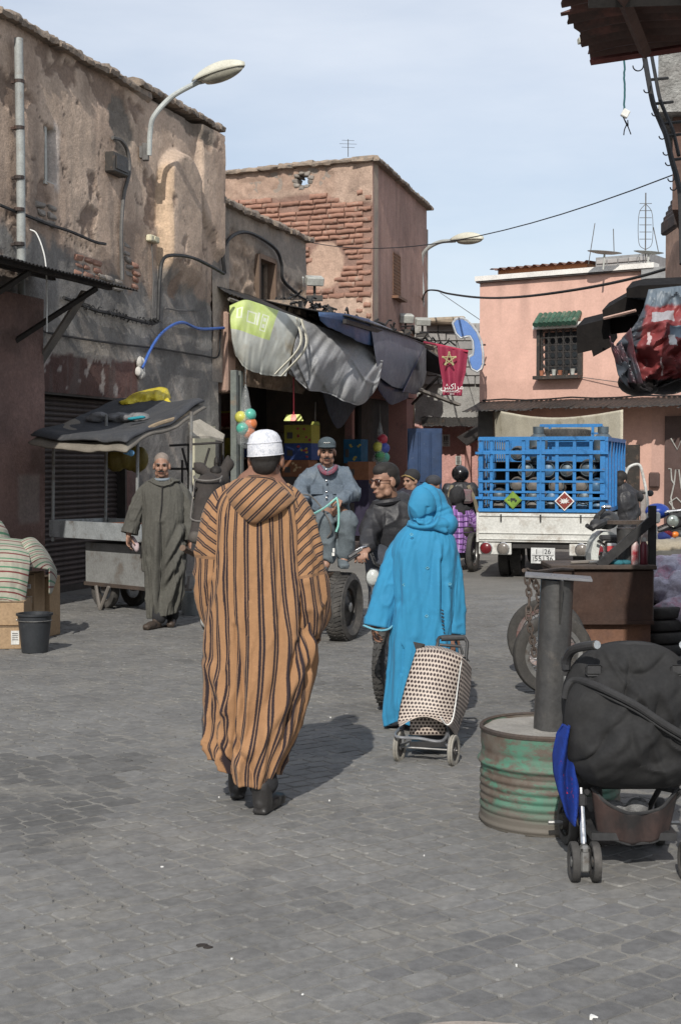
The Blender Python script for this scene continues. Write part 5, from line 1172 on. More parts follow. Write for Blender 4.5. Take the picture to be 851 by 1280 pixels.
mb = MB(Matrix.Translation((.028, 0, 0))); mb.add([(-.002, -.07, 1.11), (-.002, -.16, 1.11), (-.002, -.072, .9), (.006, -.07, 1.11), (.006, -.16, 1.11), (.006, -.072, .9)], [(0, 1, 2), (5, 4, 3), (0, 3, 4, 1), (1, 4, 5, 2), (2, 5, 3, 0)]); mb.build('gusset', m_post, drum, smooth=False)
# =============== WORKBENCH TANK ===============
BD = 11.6; bl_ = W(715, 712, BD); br_ = W(817, 712, BD)
bench = thing('mechanic_bench', 'brown steel chest used as mechanic bench, seen behind the iron post', 'bench', Vector(((bl_.x+br_.x)/2-.15, BD, 0)))
m_chest = M('chest_brown', (.072, .042, .032), (.05, .032, .026), sc=3, rough=.45, bump=.15, st=(.14, .08, .05), ssc=5, sth=(.6, .8), metal=.2)
mb = MB(); x0 = W(690, 712, BD).x; x1 = br_.x; zt = bl_.z; zm = W(760, 778, BD).z; mb.box(((x0+x1)/2, BD+.28, (zt+zm)/2), (x1-x0, .56, zt-zm), ch=.01); mb.build('chest_body', m_chest, bench, world=True, smooth=False)
mb = MB(); mb.box(((x0+x1)/2, BD+.27, zt+.02), (x1-x0+.03, .62, .035), ch=.006); mb.build('bench_top', m_rustb, bench, world=True, smooth=False)
mb = MB(); mb.box(((x0+x1)/2, BD-.005, zm), (x1-x0, .02, .03)); mb.build('moulding', m_chest, bench, world=True, smooth=False)
mb = MB(); mb.box(((x0+x1)/2, BD+.30, zm/2), (x1-x0-.03, .5, zm-.0)); mb.build('chest_base', M('base_rust', (.17, .085, .05), (.11, .06, .045), sc=4, bump=.3), bench, world=True, smooth=False)
# frame with plate and brace standing on the bench
mb = MB()
p = [W(814, 712, BD+.1), W(814, 632, BD+.1)]; mb.M = Matrix.Identity(4); mb.box((p[0].x, BD+.1, (p[0].z+p[1].z)/2), (.06, .05, p[1].z-p[0].z)); mb.build('upright', m_blackp, bench, world=True, smooth=False)
mb = MB(); a = W(748, 708, BD+.02); b = W(814, 650, BD+.05); mb.M = align(a, b); mb.box((0, 0, (b-a).length/2), (.03, .075, (b-a).length)); mb.build('diagonal_brace', m_blackp, bench, world=True, smooth=False)
mb = MB(); c0 = W(785, 712, BD+.25); c1 = W(785, 660, BD+.25); mb.cyl(c0, c1, .09, .10, 20); mb.build('anvil_post', m_post, bench, world=True)
mb = MB(); c1 = W(782, 655, BD+.2); P = [( -.16, -.02), (-.12, -.06), (0, -.08), (.14, -.06), (.17, 0), (.12, .1), (-.1, .1)]; mb.prism(P, .03, M=Matrix.Translation(c1)); mb.build('anvil_plate', m_rustb, bench, world=True, smooth=False)
# tools
tt = [((728, 709), .2, m_graybeam, 'wooden tool handle lying on the brown bench beside the chain', 'tool_handle'), ((772, 706), .2, M('teal_rag', (.03, .16, .2)), 'teal rag lying on the brown bench behind the diagonal brace', 'rag'), ((748, 708), .16, m_steel, 'steel spanner on the brown bench by the scooter tail', 'spanner')]
for (px, py), l, m, lab, nm in tt:
    c = W(px, py, BD+.1); c.z = zt+.05; mb = MB()
    if nm == 'rag':
        for i in range(7): mb.ell(c+Vector((random.uniform(-.08, .08), random.uniform(-.05, .05), 0)), (.05, .03, .025), 8, 6)
        o = remesh(mb, nm, m, None, .008)
    else: mb.tube([c-Vector((l/2, 0, 0)), c+Vector((l/2, .05, .006))], [.012, .016], 6); o = mb.build(nm, m)
    tag(o, lab, nm.replace('_', ' '))
for px, col, lab in ((793, M('can_red', (.35, .03, .04), (.6, .58, .55), sc=14, rough=.35, bump=0), 'red and white spray can on the bench beside the anvil post'), (804, M('can_maroon', (.12, .02, .03), rough=.4, bump=0), 'maroon bottle on the bench next to the black upright')):
    c = W(px, 708, BD+.06); c.z = zt+.038; mb = MB(Matrix.Translation(c)); mb.lathe([(.03, 0), (.032, .005), (.032, .16), (.02, .18), (.018, .19)], 14); o = thing('spray_can', lab, 'can', c); mb.build('can_body', col, o, world=True); mb = MB(Matrix.Translation(c)); mb.lathe([(.016, .19), (.017, .21), (.012, .22)], 12); mb.build('cap', m_fl, o, world=True)
# chain hanging from bench corner
def chain(name, pts, label, ll=.045, r=.006, w_=.014):
    pts = crv(pts, 12); d = 0; t = thing(name, label, 'chain', pts[0]); src = None; L_ = [0]
    for i in range(1, len(pts)): L_.append(L_[-1]+(pts[i]-pts[i-1]).length)
    n = int(L_[-1]/(ll*.72)); ax_ = np.array([tuple(p) for p in pts])
    for k in range(n):
        a = Vector([np.interp(k*ll*.72, L_, ax_[:, q]) for q in range(3)]); b = Vector([np.interp((k+1)*ll*.72, L_, ax_[:, q]) for q in range(3)])
        if (b-a).length < 1e-4: continue
        Mx = align(a, b) @ rotz((PI/2 if k % 2 else 0)+random.uniform(-.25, .25))
        if src is None:
            mb = MB(); h = ll/2-w_; mb.tube([(w_*math.cos(th)*1.0, 0, h*(1 if math.sin(th) > 0 else -1)+w_*math.sin(th)) for th in [PI*q/6+.01 for q in range(12)]], r, 6, closed=True); src = mb.build('chain_link', m_rustb, t); q = src
        else: q = inst(src, t)
        q.matrix_basis = Matrix.Translation(-t.location) @ Mx @ Matrix.Translation((0, 0, ll*.36))
ct = W(662, 716, 8.3)
chain('iron_chain', [W(657, 714, 8.3), W(661, 745, 8.3), W(660, 770, 8.25), W(665, 800, 8.25), W(669, 826, 8.25)], 'long rusty chain dangling in front of the motorcycle wheels left of the post', ll=.05, r=.0065, w_=.015)
chain('iron_chain', [W(659, 712, 8.35), W(669, 730, 8.4), W(674, 755, 8.4), W(666, 770, 8.4)], 'shorter looped rusty chain beside the long chain', ll=.05, r=.0065, w_=.015)
mb = MB(); mb.tube([W(654, 713, 8.3), W(670, 715, 8.6), W(700, 711, 9.6), W(716, 712, BD)], .012, 6); o = mb.build('iron_bar', m_rustb); tag(o, 'iron bar reaching from the bench corner that carries the chains', 'bar')
# =============== LOOSE MOTORCYCLE WHEELS (a leaning pair of cycles) ===============
def moped_wheels():
    t = thing('motorcycle', 'dusty spoked motorcycle wheel in front, parked against the brown bench', 'motorcycle', W(692, 870, 10.0)); c = W(691, 818, 9.95); wheel(t, c, (.12, -1, .03), .286, .075, 36, .03, tread=False)
    mb = MB(align(c, c+Vector((.12, -1, .03)))); mb.lathe([(.05, -.03), (.075, -.02), (.078, .0), (.04, .02)], 20); mb.build('brake_drum', m_dkpl, t, world=True)
    mb = MB(align(c+Vector((0, -.04, 0)), c+Vector((.12, -1.04, .03)))); mb.ring([(.09, -.006), (.105, -.006), (.105, .006), (.09, .006)], 26); mb.build('sprocket', m_rustb, t, world=True)
    
    t2 = thing('motorcycle', 'second spoked wheel behind, with reddish rim, left of the bench', 'motorcycle', W(680, 845, 10.9)); c = W(682, 797, 10.85); wheel(t2, c, (-.35, -1, 0), .30, .07, 36, .03, M('rim_red', (.16, .06, .05), (.3, .28, .27), sc=10, metal=.5, rough=.4), tread=False)
    
moped_wheels()
# =============== WHITE SCOOTER TAIL ===============
sc = thing('white_moped', 'white and chrome moped with red tail lamp parked behind the bench', 'moped', W(752, 780, 13.2)); 
m_wpl = M('white_fairing', (.55, .57, .54), (.45, .47, .45), sc=5, rough=.4, bump=.08, st=(.25, .24, .22), ssc=7, sth=(.58, .75))
D_ = 13.0; q = lambda px, py, d=0: W(px, py, D_+d)
mb = MB(); pts = [(747, 669), (741, 678), (738, 692), (739, 704), (745, 706), (749, 706), (747, 696), (749, 684), (755, 673), (766, 671), (771, 676), (772, 670), (764, 665), (754, 665)]
P0 = [q(x, y) for x, y in pts]; n = len(P0); P1 = [p+Vector((0, .3, 0)) for p in P0]; mb.add(P0+P1, [tuple(range(n)), tuple(range(2*n-1, n-1, -1))]+[(i, (i+1) % n, n+(i+1) % n, n+i) for i in range(n)]); mb.build('tail_fairing', m_wpl, sc, world=True, smooth=False)
mb = MB(); mb.box(q(760, 672, -.02), (.17, .2, .05), ch=.015); mb.build('seat_end', m_blackp, sc, world=True)
mb = MB(); mb.box(q(764, 684, -.05), (.125, .08, .11), ch=.012); mb.build('lamp_housing', m_chrome, sc, world=True, smooth=False)
mb = MB(); mb.box(q(764, 686, -.1), (.085, .05, .065), ch=.012); mb.build('tail_lamp', M('lamp_red', (.42, .02, .03), (.5, .1, .1), rough=.2, bump=0), sc, world=True, smooth=False); mb = MB(); mb.box(q(764, 681, -.1), (.085, .045, .03), ch=.008); mb.build('reflector', M('lamp_white', (.6, .6, .6), rough=.2, bump=0), sc, world=True, smooth=False)
mb = MB(); 
for (a, b) in (((751, 690), (751, 706)), ((757, 692), (757, 706)), ((772, 684), (776, 700)), ((746, 676), (756, 682))): mb = MB(); mb.tube([q(*a, -.06), q(*b, -.06)], .014, 6); mb.build('chrome_bar', m_chrome, sc, world=True)
mb = MB(); mb.tube(crv([q(738, 661, -.1), q(748, 655, -.08), q(760, 650, .1), q(766, 645, .3)]), .03, 8); mb.tube([q(738, 660, -.12), q(733, 657, -.16)], .022, 8); mb.tube([q(748, 643, 0), q(755, 636, .0)], .018, 6); mb.tube([q(747, 656), q(749, 644)], .01, 5); mb.build('handlebar', m_blackp, sc, world=True)
mb = MB(); mb.ell(q(757, 650, .2), (.12, .15, .09)); mb.ell(q(746, 655, .05), (.07, .08, .05)); mb.build('instrument_cowl', m_blackp, sc, world=True)
mb = MB(); mb.tube([q(755, 634, .0), q(762, 634, .0)], .02, 8); mb.ell(q(757, 634, 0), (.05, .015, .02)); mb.build('mirror', m_chrome, sc, world=True)
wheel(sc, Vector((q(758, 700).x, D_+.1, .27)), (1, .1, 0), .27, .08, 24, .03, tread=False); wheel(sc, Vector((q(752, 700).x-.1, D_+1.2, .27)), (1, .1, 0), .27, .08, 24, .03, tread=False)
mb = MB(); mb.tube([(q(757, 700).x, D_+.1, .3), (q(752, 700).x-.05, D_+.7, .45), (q(752, 700).x-.1, D_+1.2, .35)], .05, 6); mb.box((q(755, 700).x, D_+.6, .4), (.22, .4, .25), ch=.03); mb.build('engine_frame', m_dkpl, sc, world=True)
# far right motorcycle
mr = thing('motorcycle', 'motorcycle with round headlamp and blue tank parked at the right edge by the sacks', 'motorcycle', W(840, 720, 15.0)); q = lambda px, py, d=0: W(px, py, 15.0+d)
mb = MB(); mb.ell(q(842, 651), (.085, .06, .085), 16, 10); mb.build('headlamp_shell', m_blackp, mr, world=True); mb = MB(); mb.ell(q(840.5, 651.5, -.04), (.065, .035, .065), 16, 10); mb.build('headlamp', M('headlamp_glass', (.5, .55, .5), rough=.1, bump=0, metal=.6), mr, world=True)
mb = MB(); mb.ell(q(821, 639, .1), (.13, .14, .085), 14, 10); mb.ell(q(814, 640, .05), (.07, .08, .05)); mb.build('blue_cover', M('royal_blue', (.015, .05, .28), (.01, .03, .2), rough=.35), mr, world=True)
mb = MB(); mb.tube([q(831, 640), q(850, 638), q(870, 637)], .018, 8); mb.tube([q(832, 641), q(826, 640)], .026, 8); mb.build('handlebar', m_chrome, mr, world=True)
mb = MB(); mb.ell(q(858, 645, .1), (.2, .2, .07)); mb.ell(q(850, 668, .1), (.16, .2, .1)); mb.tube(crv([q(822, 664), q(835, 658), q(851, 654), q(870, 655)]), .03, 8); mb.build('tank', m_blackp, mr, world=True)
mb = MB(); mb.tube(crv([q(821, 660, -.02), q(834, 655, -.02), q(851, 651.5, -.02)]), .012, 6); mb.tube([q(822, 668, -.05), q(840, 664, -.05), q(860, 662, -.05)], .018, 6); mb.build('chrome_guard', m_chrome, mr, world=True)
for (px, py, m, nm, r) in ((834, 668, M('deep_red', (.4, .02, .04), bump=0, rough=.3), 'red_badge', .04), (843, 668, M('indicator_orange', (.7, .2, .03), bump=0, rough=.3), 'indicator', .032), (826, 673, M('yellow_part', (.6, .45, .1), bump=0), 'indicator', .028), (829, 672, mbl['blue'], 'blue_panel', .06), (838, 676, m_chrome, 'engine_fin', .05), (848, 676, m_steel, 'engine_fin', .05), (832, 680, m_steel, 'engine_fin', .045)):
    mb = MB(); mb.ell(q(px, py, -.06), (r*1.4, r, r)); mb.build(nm, m, mr, world=True)
wheel(mr, Vector((q(860, 700).x, 15.2, .3)), (.5, -1, 0), .3, .09, 24, .03, tread=False)
mb = MB(); pts = [(808, 658), (820, 657), (821, 675), (818, 690), (815, 696), (811, 680)]; P0 = [q(x, y, -.6) for x, y in pts]; n = len(P0); P1 = [p+Vector((.02, .06, 0)) for p in P0]; mb.add(P0+P1, [tuple(range(n)), tuple(range(2*n-1, n-1, -1))]+[(i, (i+1) % n, n+(i+1) % n, n+i) for i in range(n)]); mb.build('leg_shield', m_wpl, mr, world=True, smooth=False)
mb = MB(); a = q(808, 640, -.5); mb.box(q(816, 647, -.5), (.14, .05, .12), ch=.02); mb.build('screen', m_wpl, mr, world=True)
# sacks, plastic bags, tyres on the right
m_sack = M('sack_tan', (.33, .29, .22), (.24, .21, .16), sc=7, bump=.6, bsc=60)
for (px, py, D, rx, label) in ((840, 684, 14.2, .26, 'upper tan sack lying under the right edge motorcycle'), (836, 698, 14.0, .22, 'lower tan sack bulging under the first sack')):
    mb = MB(); c = W(px, py, D); mb.ell(c, (rx, .22, .085), 24, 14, p=.8); mb.ell(c+Vector((-rx*.9, 0, .01)), (.09, .1, .05)); mb.ell(c+Vector((rx*.5, 0, .01)), (rx*.7, .2, .09))
    tag(remesh(mb, 'sack', m_sack, None, .014, disp=lambda co: .012*fbm(co[:, 0]*9, co[:, 1]*9, co[:, 2]*14, 3)), label, 'sack', 'tan sacks by the right edge')
mbx = MB(); c = W(848, 706, 14.2); mbx.box((c.x+.15, 14.35, c.z/2), (.75, .5, c.z)); tag(mbx.build('low_crate', m_dark, smooth=False), 'dark low crate carrying the tan sacks at the right edge', 'crate')
m_pb = M('lilac_plastic', (.56, .52, .60), (.46, .44, .55), sc=4, rough=.28, bump=.8, bsc=14, bd=.03, st=(.55, .28, .38), ssc=3.5, sth=(.55, .66), spec=.6)
for i, (px, py, D, r, lab) in enumerate(((843, 716, 12.6, .20, 'big lilac plastic bag on top of the heap at the right edge'), (838, 738, 12.3, .20, 'pink and lilac plastic bag in the middle of the heap'), (850, 764, 12.1, .2, 'lilac plastic bag at the foot of the heap by the tyres'), (858, 735, 12.5, .22, 'lilac plastic bag cut off by the right edge of the heap'))):
    mb = MB(); c = W(px, py, D)
    for k in range(7): mb.ell(c+Vector((random.uniform(-.12, .12), random.uniform(-.08, .08), random.uniform(-.09, .07))), (r*.62, r*.6, r*.5))
    tag(remesh(mb, 'plastic_bag', m_pb, None, .012, disp=lambda co: .03*(1-2*np.abs(fbm(co[:, 0]*7, co[:, 1]*7, co[:, 2]*7, 3)))), lab, 'bag', 'plastic bags heaped at the right edge')
for k in range(4):
    c = Vector((W(812, 800, 11.9).x+.05, 12.15, .06+.105*k)); t = thing('old_tyre', 'worn tyre in the stack behind the bench, '+('at the bottom', 'second from the ground', 'third from the ground', 'on top')[k], 'tyre', c, 0, 'tyres stacked behind the bench'); wheel(t, c, (0, 0, 1), .3, .1, 0, .01, m_rub, tread=False)
# =============== STROLLER ===============
ST = 5.62; st = thing('baby_stroller', 'dark grey stroller with its hood pulled down beside the green drum', 'stroller', (1.16, ST, 0))
m_hood = M('hood_fabric', (.019, .019, .0195), (.014, .014, .0145), sc=7, rough=.9, bump=.5, bsc=420, bd=.001, st=(.03, .029, .028), ssc=2.5, sth=(.5, .8))
m_pipe2 = M('hood_piping', (.030, .030, .031), (.022, .022, .023), sc=9, rough=.9, bump=.4, bsc=300, bd=.001)
q = lambda px, py, d=0: W(px, py, ST+d)
cx0 = W(793, 900, ST).x
def hood_surface(name, ztop, zbot, hw, dep, yoff, seed, cut=None, fold=.012, pw=.72):
    nu, nv = 110, 90; U, V = np.meshgrid(np.linspace(-1, 1, nu), np.linspace(-1, 1, nv)); 
    # pillow: front face bulging toward camera; superellipse outline
    th = np.arctan2(V, U); mx = np.maximum(np.abs(U), np.abs(V)); sgn = lambda x, p: np.sign(x)*np.abs(x)**p
    X = mx*sgn(np.cos(th), pw); Zz = mx*sgn(np.sin(th), pw+.1); Y = -np.sqrt(np.clip(1-mx**2.4, 0, 1))*dep
    g_ = lambda q: 1.04-np.sqrt((2*q-1)**2+.02)
    f = fbm(X*1.3+seed, Zz*1.8-X*1.2, seed, 3)*1.1+.9*g_(vn(X*1.6+seed*3+Zz*1.2, Zz*2.2-X*1.8, seed+2))**4+.6*g_(vn(X*3+seed+Zz*.8, Zz*1.6+X, seed+5))**6-1.5*g_(vn(X*1.4+seed-Zz*1.5, Zz*1.2+X*.6+4, seed+8))**7-1.1*g_(vn(X*2.2-Zz*.4, Zz*.8+X*.8+9, seed+3))**9
    P = np.zeros((nv, nu, 3)); P[..., 0] = cx0+X*hw; P[..., 2] = (ztop+zbot)/2+Zz*(ztop-zbot)/2; P[..., 1] = ST+yoff+Y+f*fold*-1*(1-mx**6)
    keep = None
    if cut is not None: keep = cut(P[:-1, :-1, 0], P[:-1, :-1, 2])
    mb = MB(); mb.surf(P, keep=keep); return mb.build(name, m_hood, st, world=True, solid=.004, fix=False)
zt = q(793, 806).z; zb = q(793, 986).z
hood_surface('rear_hood', zt, q(793, 960).z, .272, .19, .12, 3, fold=.042, pw=.84)
# diagonal edge of the front canopy
dia = [(712, 880), (716, 864), (726, 857), (740, 856), (762, 864), (790, 878), (820, 898), (851, 917), (880, 940)]
dx = [W(x, y, ST-.1).x for x, y in dia]; dz = [W(x, y, ST-.1).z for x, y in dia]
def cutf(X, Z): return Z < np.interp(X, dx, dz)
hood_surface('front_canopy', q(793, 838).z, zb, .280, .23, .04, 8, cut=cutf, fold=.045, pw=.56)
def hy(x, z, hw=.280, dep=.23, yoff=.04, zt_=q(793, 838).z, zb_=zb, pw=.56):
    X = min(1, abs((x-cx0)/hw)); Z = min(1, abs((z-(zt_+zb_)/2)/((zt_-zb_)/2))); a = X**(1/pw); b = Z**(1/(pw+.1)); m = min(1, math.hypot(a, b)); return ST+yoff-math.sqrt(max(0, 1-m**2.4))*dep
pp_ = crv([Vector((x, min(hy(x, z), ST+.04)-.006, z)) for x, z in zip(dx, dz)], 6)
mb = MB(); mb.tube(pp_, .015, 10); mb.tube([p+Vector((.004, -.004, -.026)) for p in pp_], .004, 6); mb.build('canopy_piping', m_pipe2, st, world=True)
arc = [(711, 872), (720, 850), (735, 829), (752, 815), (772, 808), (795, 806), (815, 810), (835, 820), (855, 835), (872, 860)]
mb = MB(); mb.tube(crv([q(x, y, .09) for x, y in arc], 6), .014, 10, flat=1.5); mb.build('hood_arch', m_pipe2, st, world=True)
for px in (742, 848): mb = MB(); mb.box(q(px, 838, .0), (.07, .01, .045), ch=.01); mb.build('hood_tab', m_blackp, st, world=True)
for sx, px0 in ((1, 0), (-1, 0)):
    def Q(px, py, d=0, sx=sx): p = q(px, py, d); return p if sx > 0 else Vector((2*cx0-p.x, p.y, p.z))
    mb = MB(); mb.tube([Q(711, 1000, .05), Q(710, 900, .12), Q(707, 845, .14)], .011, 8); mb.build('side_tube', m_steel, st, world=True)
    mb = MB(); mb.tube(crv([Q(707, 838, .12), Q(709, 822, .1), Q(716, 812, .05), Q(730, 808, -.02), Q(744, 806, -.08)]), .018, 10); mb.box(Q(707, 830, .12), (.034, .05, .06), ch=.01); mb.build('handle', m_blackp, st, world=True); mb = MB(); mb.tube([Q(744, 806, -.08), Q(746, 806, -.09)], .0165, 10); mb.build('handle_cap', m_chrome, st, world=True)
    mb = MB(); mb.tube([Q(725, 985, .0), Q(729, 1062, -.1)], .0125, 10); mb.build('front_leg', m_chrome, st, world=True); mb = MB(); mb.box(Q(726, 1000, -.02), (.04, .05, .05), ch=.01); mb.tube([Q(733, 990, .0), Q(748, 985, .1), Q(752, 1040, .3)], .012, 8); mb.build('hinge', m_blackp, st, world=True)
    fc = Q(730, 1086, -.12); mb = MB(); mb.box(fc+Vector((0, 0, .04)), (.035, .045, .1), ch=.006); mb.box(fc+Vector((0, -.0, .078)), (.042, .05, .035), ch=.012); fk = mb.build('swivel_fork', m_steel, st, world=True, smooth=False)
    for dx_ in (-.041, .041): mb = MB(); wheel(st, Vector((fc.x+dx_, fc.y, .083)), (1, 0, 0), .078, .034, 0, .012, m_blackp, tread=False)
    rc = Q(722, 1020, .42); 
    for dx_ in (-.05, .05): wheel(st, Vector((rc.x+dx_*.9, ST+.42, .105)), (1, .15*sx, 0), .1, .04, 0, .015, m_blackp, tread=False, disc=m_dkpl)
    mb = MB(); mb.tube([Vector((rc.x, ST+.42, .1)), Q(716, 985, .1), Q(712, 960, .05)], .011, 8); mb.build('rear_leg', m_steel, st, world=True)
mb = MB(); mb.tube([Vector((cx0-.28, ST+.42, .1)), Vector((cx0+.28, ST+.42, .1))], .01, 8); mb.build('axle', m_steel, st, world=True)
# basket with contents
P = np.zeros((12, 40, 3))
for i in range(12):
    for k in range(40):
        u = -1+2*k/39; v = i/11; X = cx0+.004+u*.175*(1-.18*(1-v)); z = .155+v*.13+.10*abs(u)**2.5*v*.6-.03*(1-u*u)*(1); P[i, k] = (X, ST-.02+.06*abs(u)**2-.03*v+.01*math.sin(u*9), z)
mb = MB(); mb.surf(P); mb.build('basket_front', M('basket_mesh', (.02, .018, .018), (.06, .035, .03), sc=6, bump=.5, st=(.3, .28, .25), ssc=5, sth=(.6, .7)), st, world=True, solid=.006, fix=False)
mb = MB(); mb.tube(crv([Vector(P[11, k]) for k in range(0, 40, 5)]+[Vector(P[11, 39])], 4), .007, 6); mb.tube(crv([Vector(P[0, k]) for k in range(0, 40, 5)]+[Vector(P[0, 39])], 4), .006, 6); mb.build('basket_rim', m_blackp, st, world=True)
mb = MB(); mb.box((cx0, ST+.22, .15), (.34, .45, .03)); mb.box((cx0, ST+.25, .36), (.46, .3, .1), ch=.03); mb.build('basket_floor', m_blackp, st, world=True, smooth=False)
mb = MB(); c = q(783, 1020, .1)
for k in range(6): mb.ell(c+Vector((random.uniform(-.06, .06), random.uniform(-.03, .03), random.uniform(-.03, .05))), (.045, .04, .035))
tag(remesh(mb, 'plastic_bag', M('grey_film', (.2, .2, .2), (.14, .14, .14), rough=.35, bump=.8, bsc=25, bd=.02), None, .008, disp=lambda co: .01*fbm(co[:, 0]*20, co[:, 1]*20, co[:, 2]*20, 2)), 'grey plastic bag stuffed in the stroller basket', 'bag')
mb = MB(); c = q(797, 1037, .05); mb.box(c, (.1, .12, .03), M=None); tag(mb.build('folded_cloth', M('spotty_cloth', (.5, .48, .44), (.05, .05, .05), sc=60, bump=0), smooth=False), 'small spotted cloth folded in the stroller basket', 'cloth')
# blue cloth with red flowers
m_blue = M('royal_cloth', (.004, .03, .22), (.003, .018, .14), sc=5, rough=.9, bump=.4, bsc=200, sheen=0, st=(.42, .02, .03), ssc=9, sth=(.60, .62))
out_l = [(703, 906), (696, 920), (692, 945), (692, 965), (696, 985), (702, 1005), (708, 1020), (714, 1029)]; out_r = [(712, 905), (714, 925), (716, 945), (717, 965), (722, 985), (723, 1003), (722, 1015), (717, 1029)]
nv = 50; nu = 26; P = np.zeros((nv, nu, 3))
for i in range(nv):
    t = i/(nv-1)*7; a = int(min(6, t)); f = t-a
    lx, ly = [out_l[a][k]*(1-f)+out_l[a+1][k]*f for k in (0, 1)]; rx, ry = [out_r[a][k]*(1-f)+out_r[a+1][k]*f for k in (0, 1)]
    for k in range(nu): u = k/(nu-1); p = q(lx+(rx-lx)*u, ly+(ry-ly)*u, -.02); p.y += .03*math.sin(u*8+t)-.02*math.sin(u*PI); P[i, k] = p
mb = MB(); mb.surf(P); tag(mb.build('blue_blanket', m_blue, solid=.008, fix=False), 'bright blue blanket with red flowers hanging down the side of the stroller', 'blanket')
# =============== SHOPPING TROLLEY ===============
def trolley_mat():
    m = bpy.data.materials.new('dotted_fabric'); m.use_nodes = True; t = m.node_tree; p = t.nodes['Principled BSDF']; uv = t.nodes.new('ShaderNodeTexCoord').outputs['UV']; ob = t.nodes.new('ShaderNodeTexCoord').outputs['Object']
    sx = t.nodes.new('ShaderNodeSeparateXYZ'); t.links.new(uv, sx.inputs[0])
    def mt(op, a, b=None):
        n = t.nodes.new('ShaderNodeMath'); n.operation = op
        for i, x in enumerate((a, b)):
            if x is None: continue
            if isinstance(x, (int, float)): n.inputs[i].default_value = x
            else: t.links.new(x, n.inputs[i])
        return n.outputs[0]
    pr = .027; row = mt('FLOOR', mt('DIVIDE', sx.outputs[1], pr*.84)); off = mt('MULTIPLY', mt('MODULO', mt('ABSOLUTE', row), 2), .5)
    fx = mt('SUBTRACT', mt('FRACT', mt('ADD', mt('DIVIDE', sx.outputs[0], pr), off)), .5); fy = mt('MULTIPLY', mt('SUBTRACT', mt('FRACT', mt('DIVIDE', sx.outputs[1], pr*.84)), .5), .84)
    d = mt('SQRT', mt('ADD', mt('MULTIPLY', fx, fx), mt('MULTIPLY', mt('MULTIPLY', fy, fy), 1.7))); f = ramp(t, d, .36, .40, 1, 0)
    col = mixc(t, f, mixc(t, ramp(t, noisef(t, ob, 6), .3, .7), (.52, .44, .38), (.42, .36, .31)), (.035, .022, .02)); t.links.new(col, p.inputs['Base Color']); p.inputs['Roughness'].default_value = .6
    b = t.nodes.new('ShaderNodeBump'); b.inputs['Strength'].default_value = .3; b.inputs['Distance'].default_value = .004; t.links.new(noisef(t, ob, 25), b.inputs['Height']); t.links.new(b.outputs[0], p.inputs['Normal']); return m
m_dot = trolley_mat(); TD = 7.8; tr = thing('shopping_trolley', 'dotted beige shopping trolley pulled by the woman in blue', 'trolley', W(532, 958, TD)*Vector((1, 1, 0)) if False else Vector((W(532, 958, TD).x, TD, 0)))
wl = Vector((W(499, 930, 7.75).x, 7.75, .083)); wr = Vector((W(566, 940, 7.68).x, 7.64, .083))
wheel(tr, wl, (wr-wl), .085, .03, 0, .012, m_blackp, tread=False, disc=m_dkpl); wheel(tr, wr, (wr-wl), .085, .03, 0, .012, m_blackp, tread=False, disc=m_dkpl)
for o in list(tr.children):
    if o.name.startswith('tyre'): o.data.materials[0] = M('pale_rubber', (.30, .28, .24), (.2, .19, .17), sc=9, rough=.8, bump=.3)
q = lambda px, py, d=0: W(px, py, TD+d)
mb = MB(); mb.tube([wl+Vector((-.02, 0, 0)), wr+Vector((.02, 0, 0))], .006, 8); mb.build('axle', m_steel, tr, world=True)
m_fr = M('frame_grey', (.26, .27, .28), (.2, .2, .21), rough=.35, metal=.5, bump=.05)
mb = MB(); a0, a1, a2, a3 = q(504, 906, .05), q(494, 920, -.14), q(553, 926, -.16), q(561, 906, .03); mb.tube(crv([a0, a1, (a1+a2)/2, a2, a3], 6), .009, 8)
for a, b in ((wl, q(503, 908, .03)), (wr, q(559, 908, .0)), (q(508, 925, -.1), wl), (q(552, 930, -.1), wr)): mb.tube([a+(Vector((.02, 0, 0)) if a.x < .6 else Vector((-.02, 0, 0))), b], .008, 8)
mb.build('frame', m_fr, tr, world=True)
hp = [q(521, 905, .12), q(545, 812, .32), q(547, 800, .36), q(553, 796, .38), q(576, 796, .38), q(582, 800, .36), q(583, 815, .33), q(572, 905, .12)]
mb = MB(); mb.tube(crv(hp, 6), .010, 8); mb.build('handle_tube', m_blackp, tr, world=True); mb = MB(); mb.tube([q(551, 798, .38), q(580, 797, .38)], .017, 10); mb.tube([q(549, 806, .33), q(575, 808, .33), q(578, 818, .32)], .009, 8); mb.build('handle_grip', m_blackp, tr, world=True)
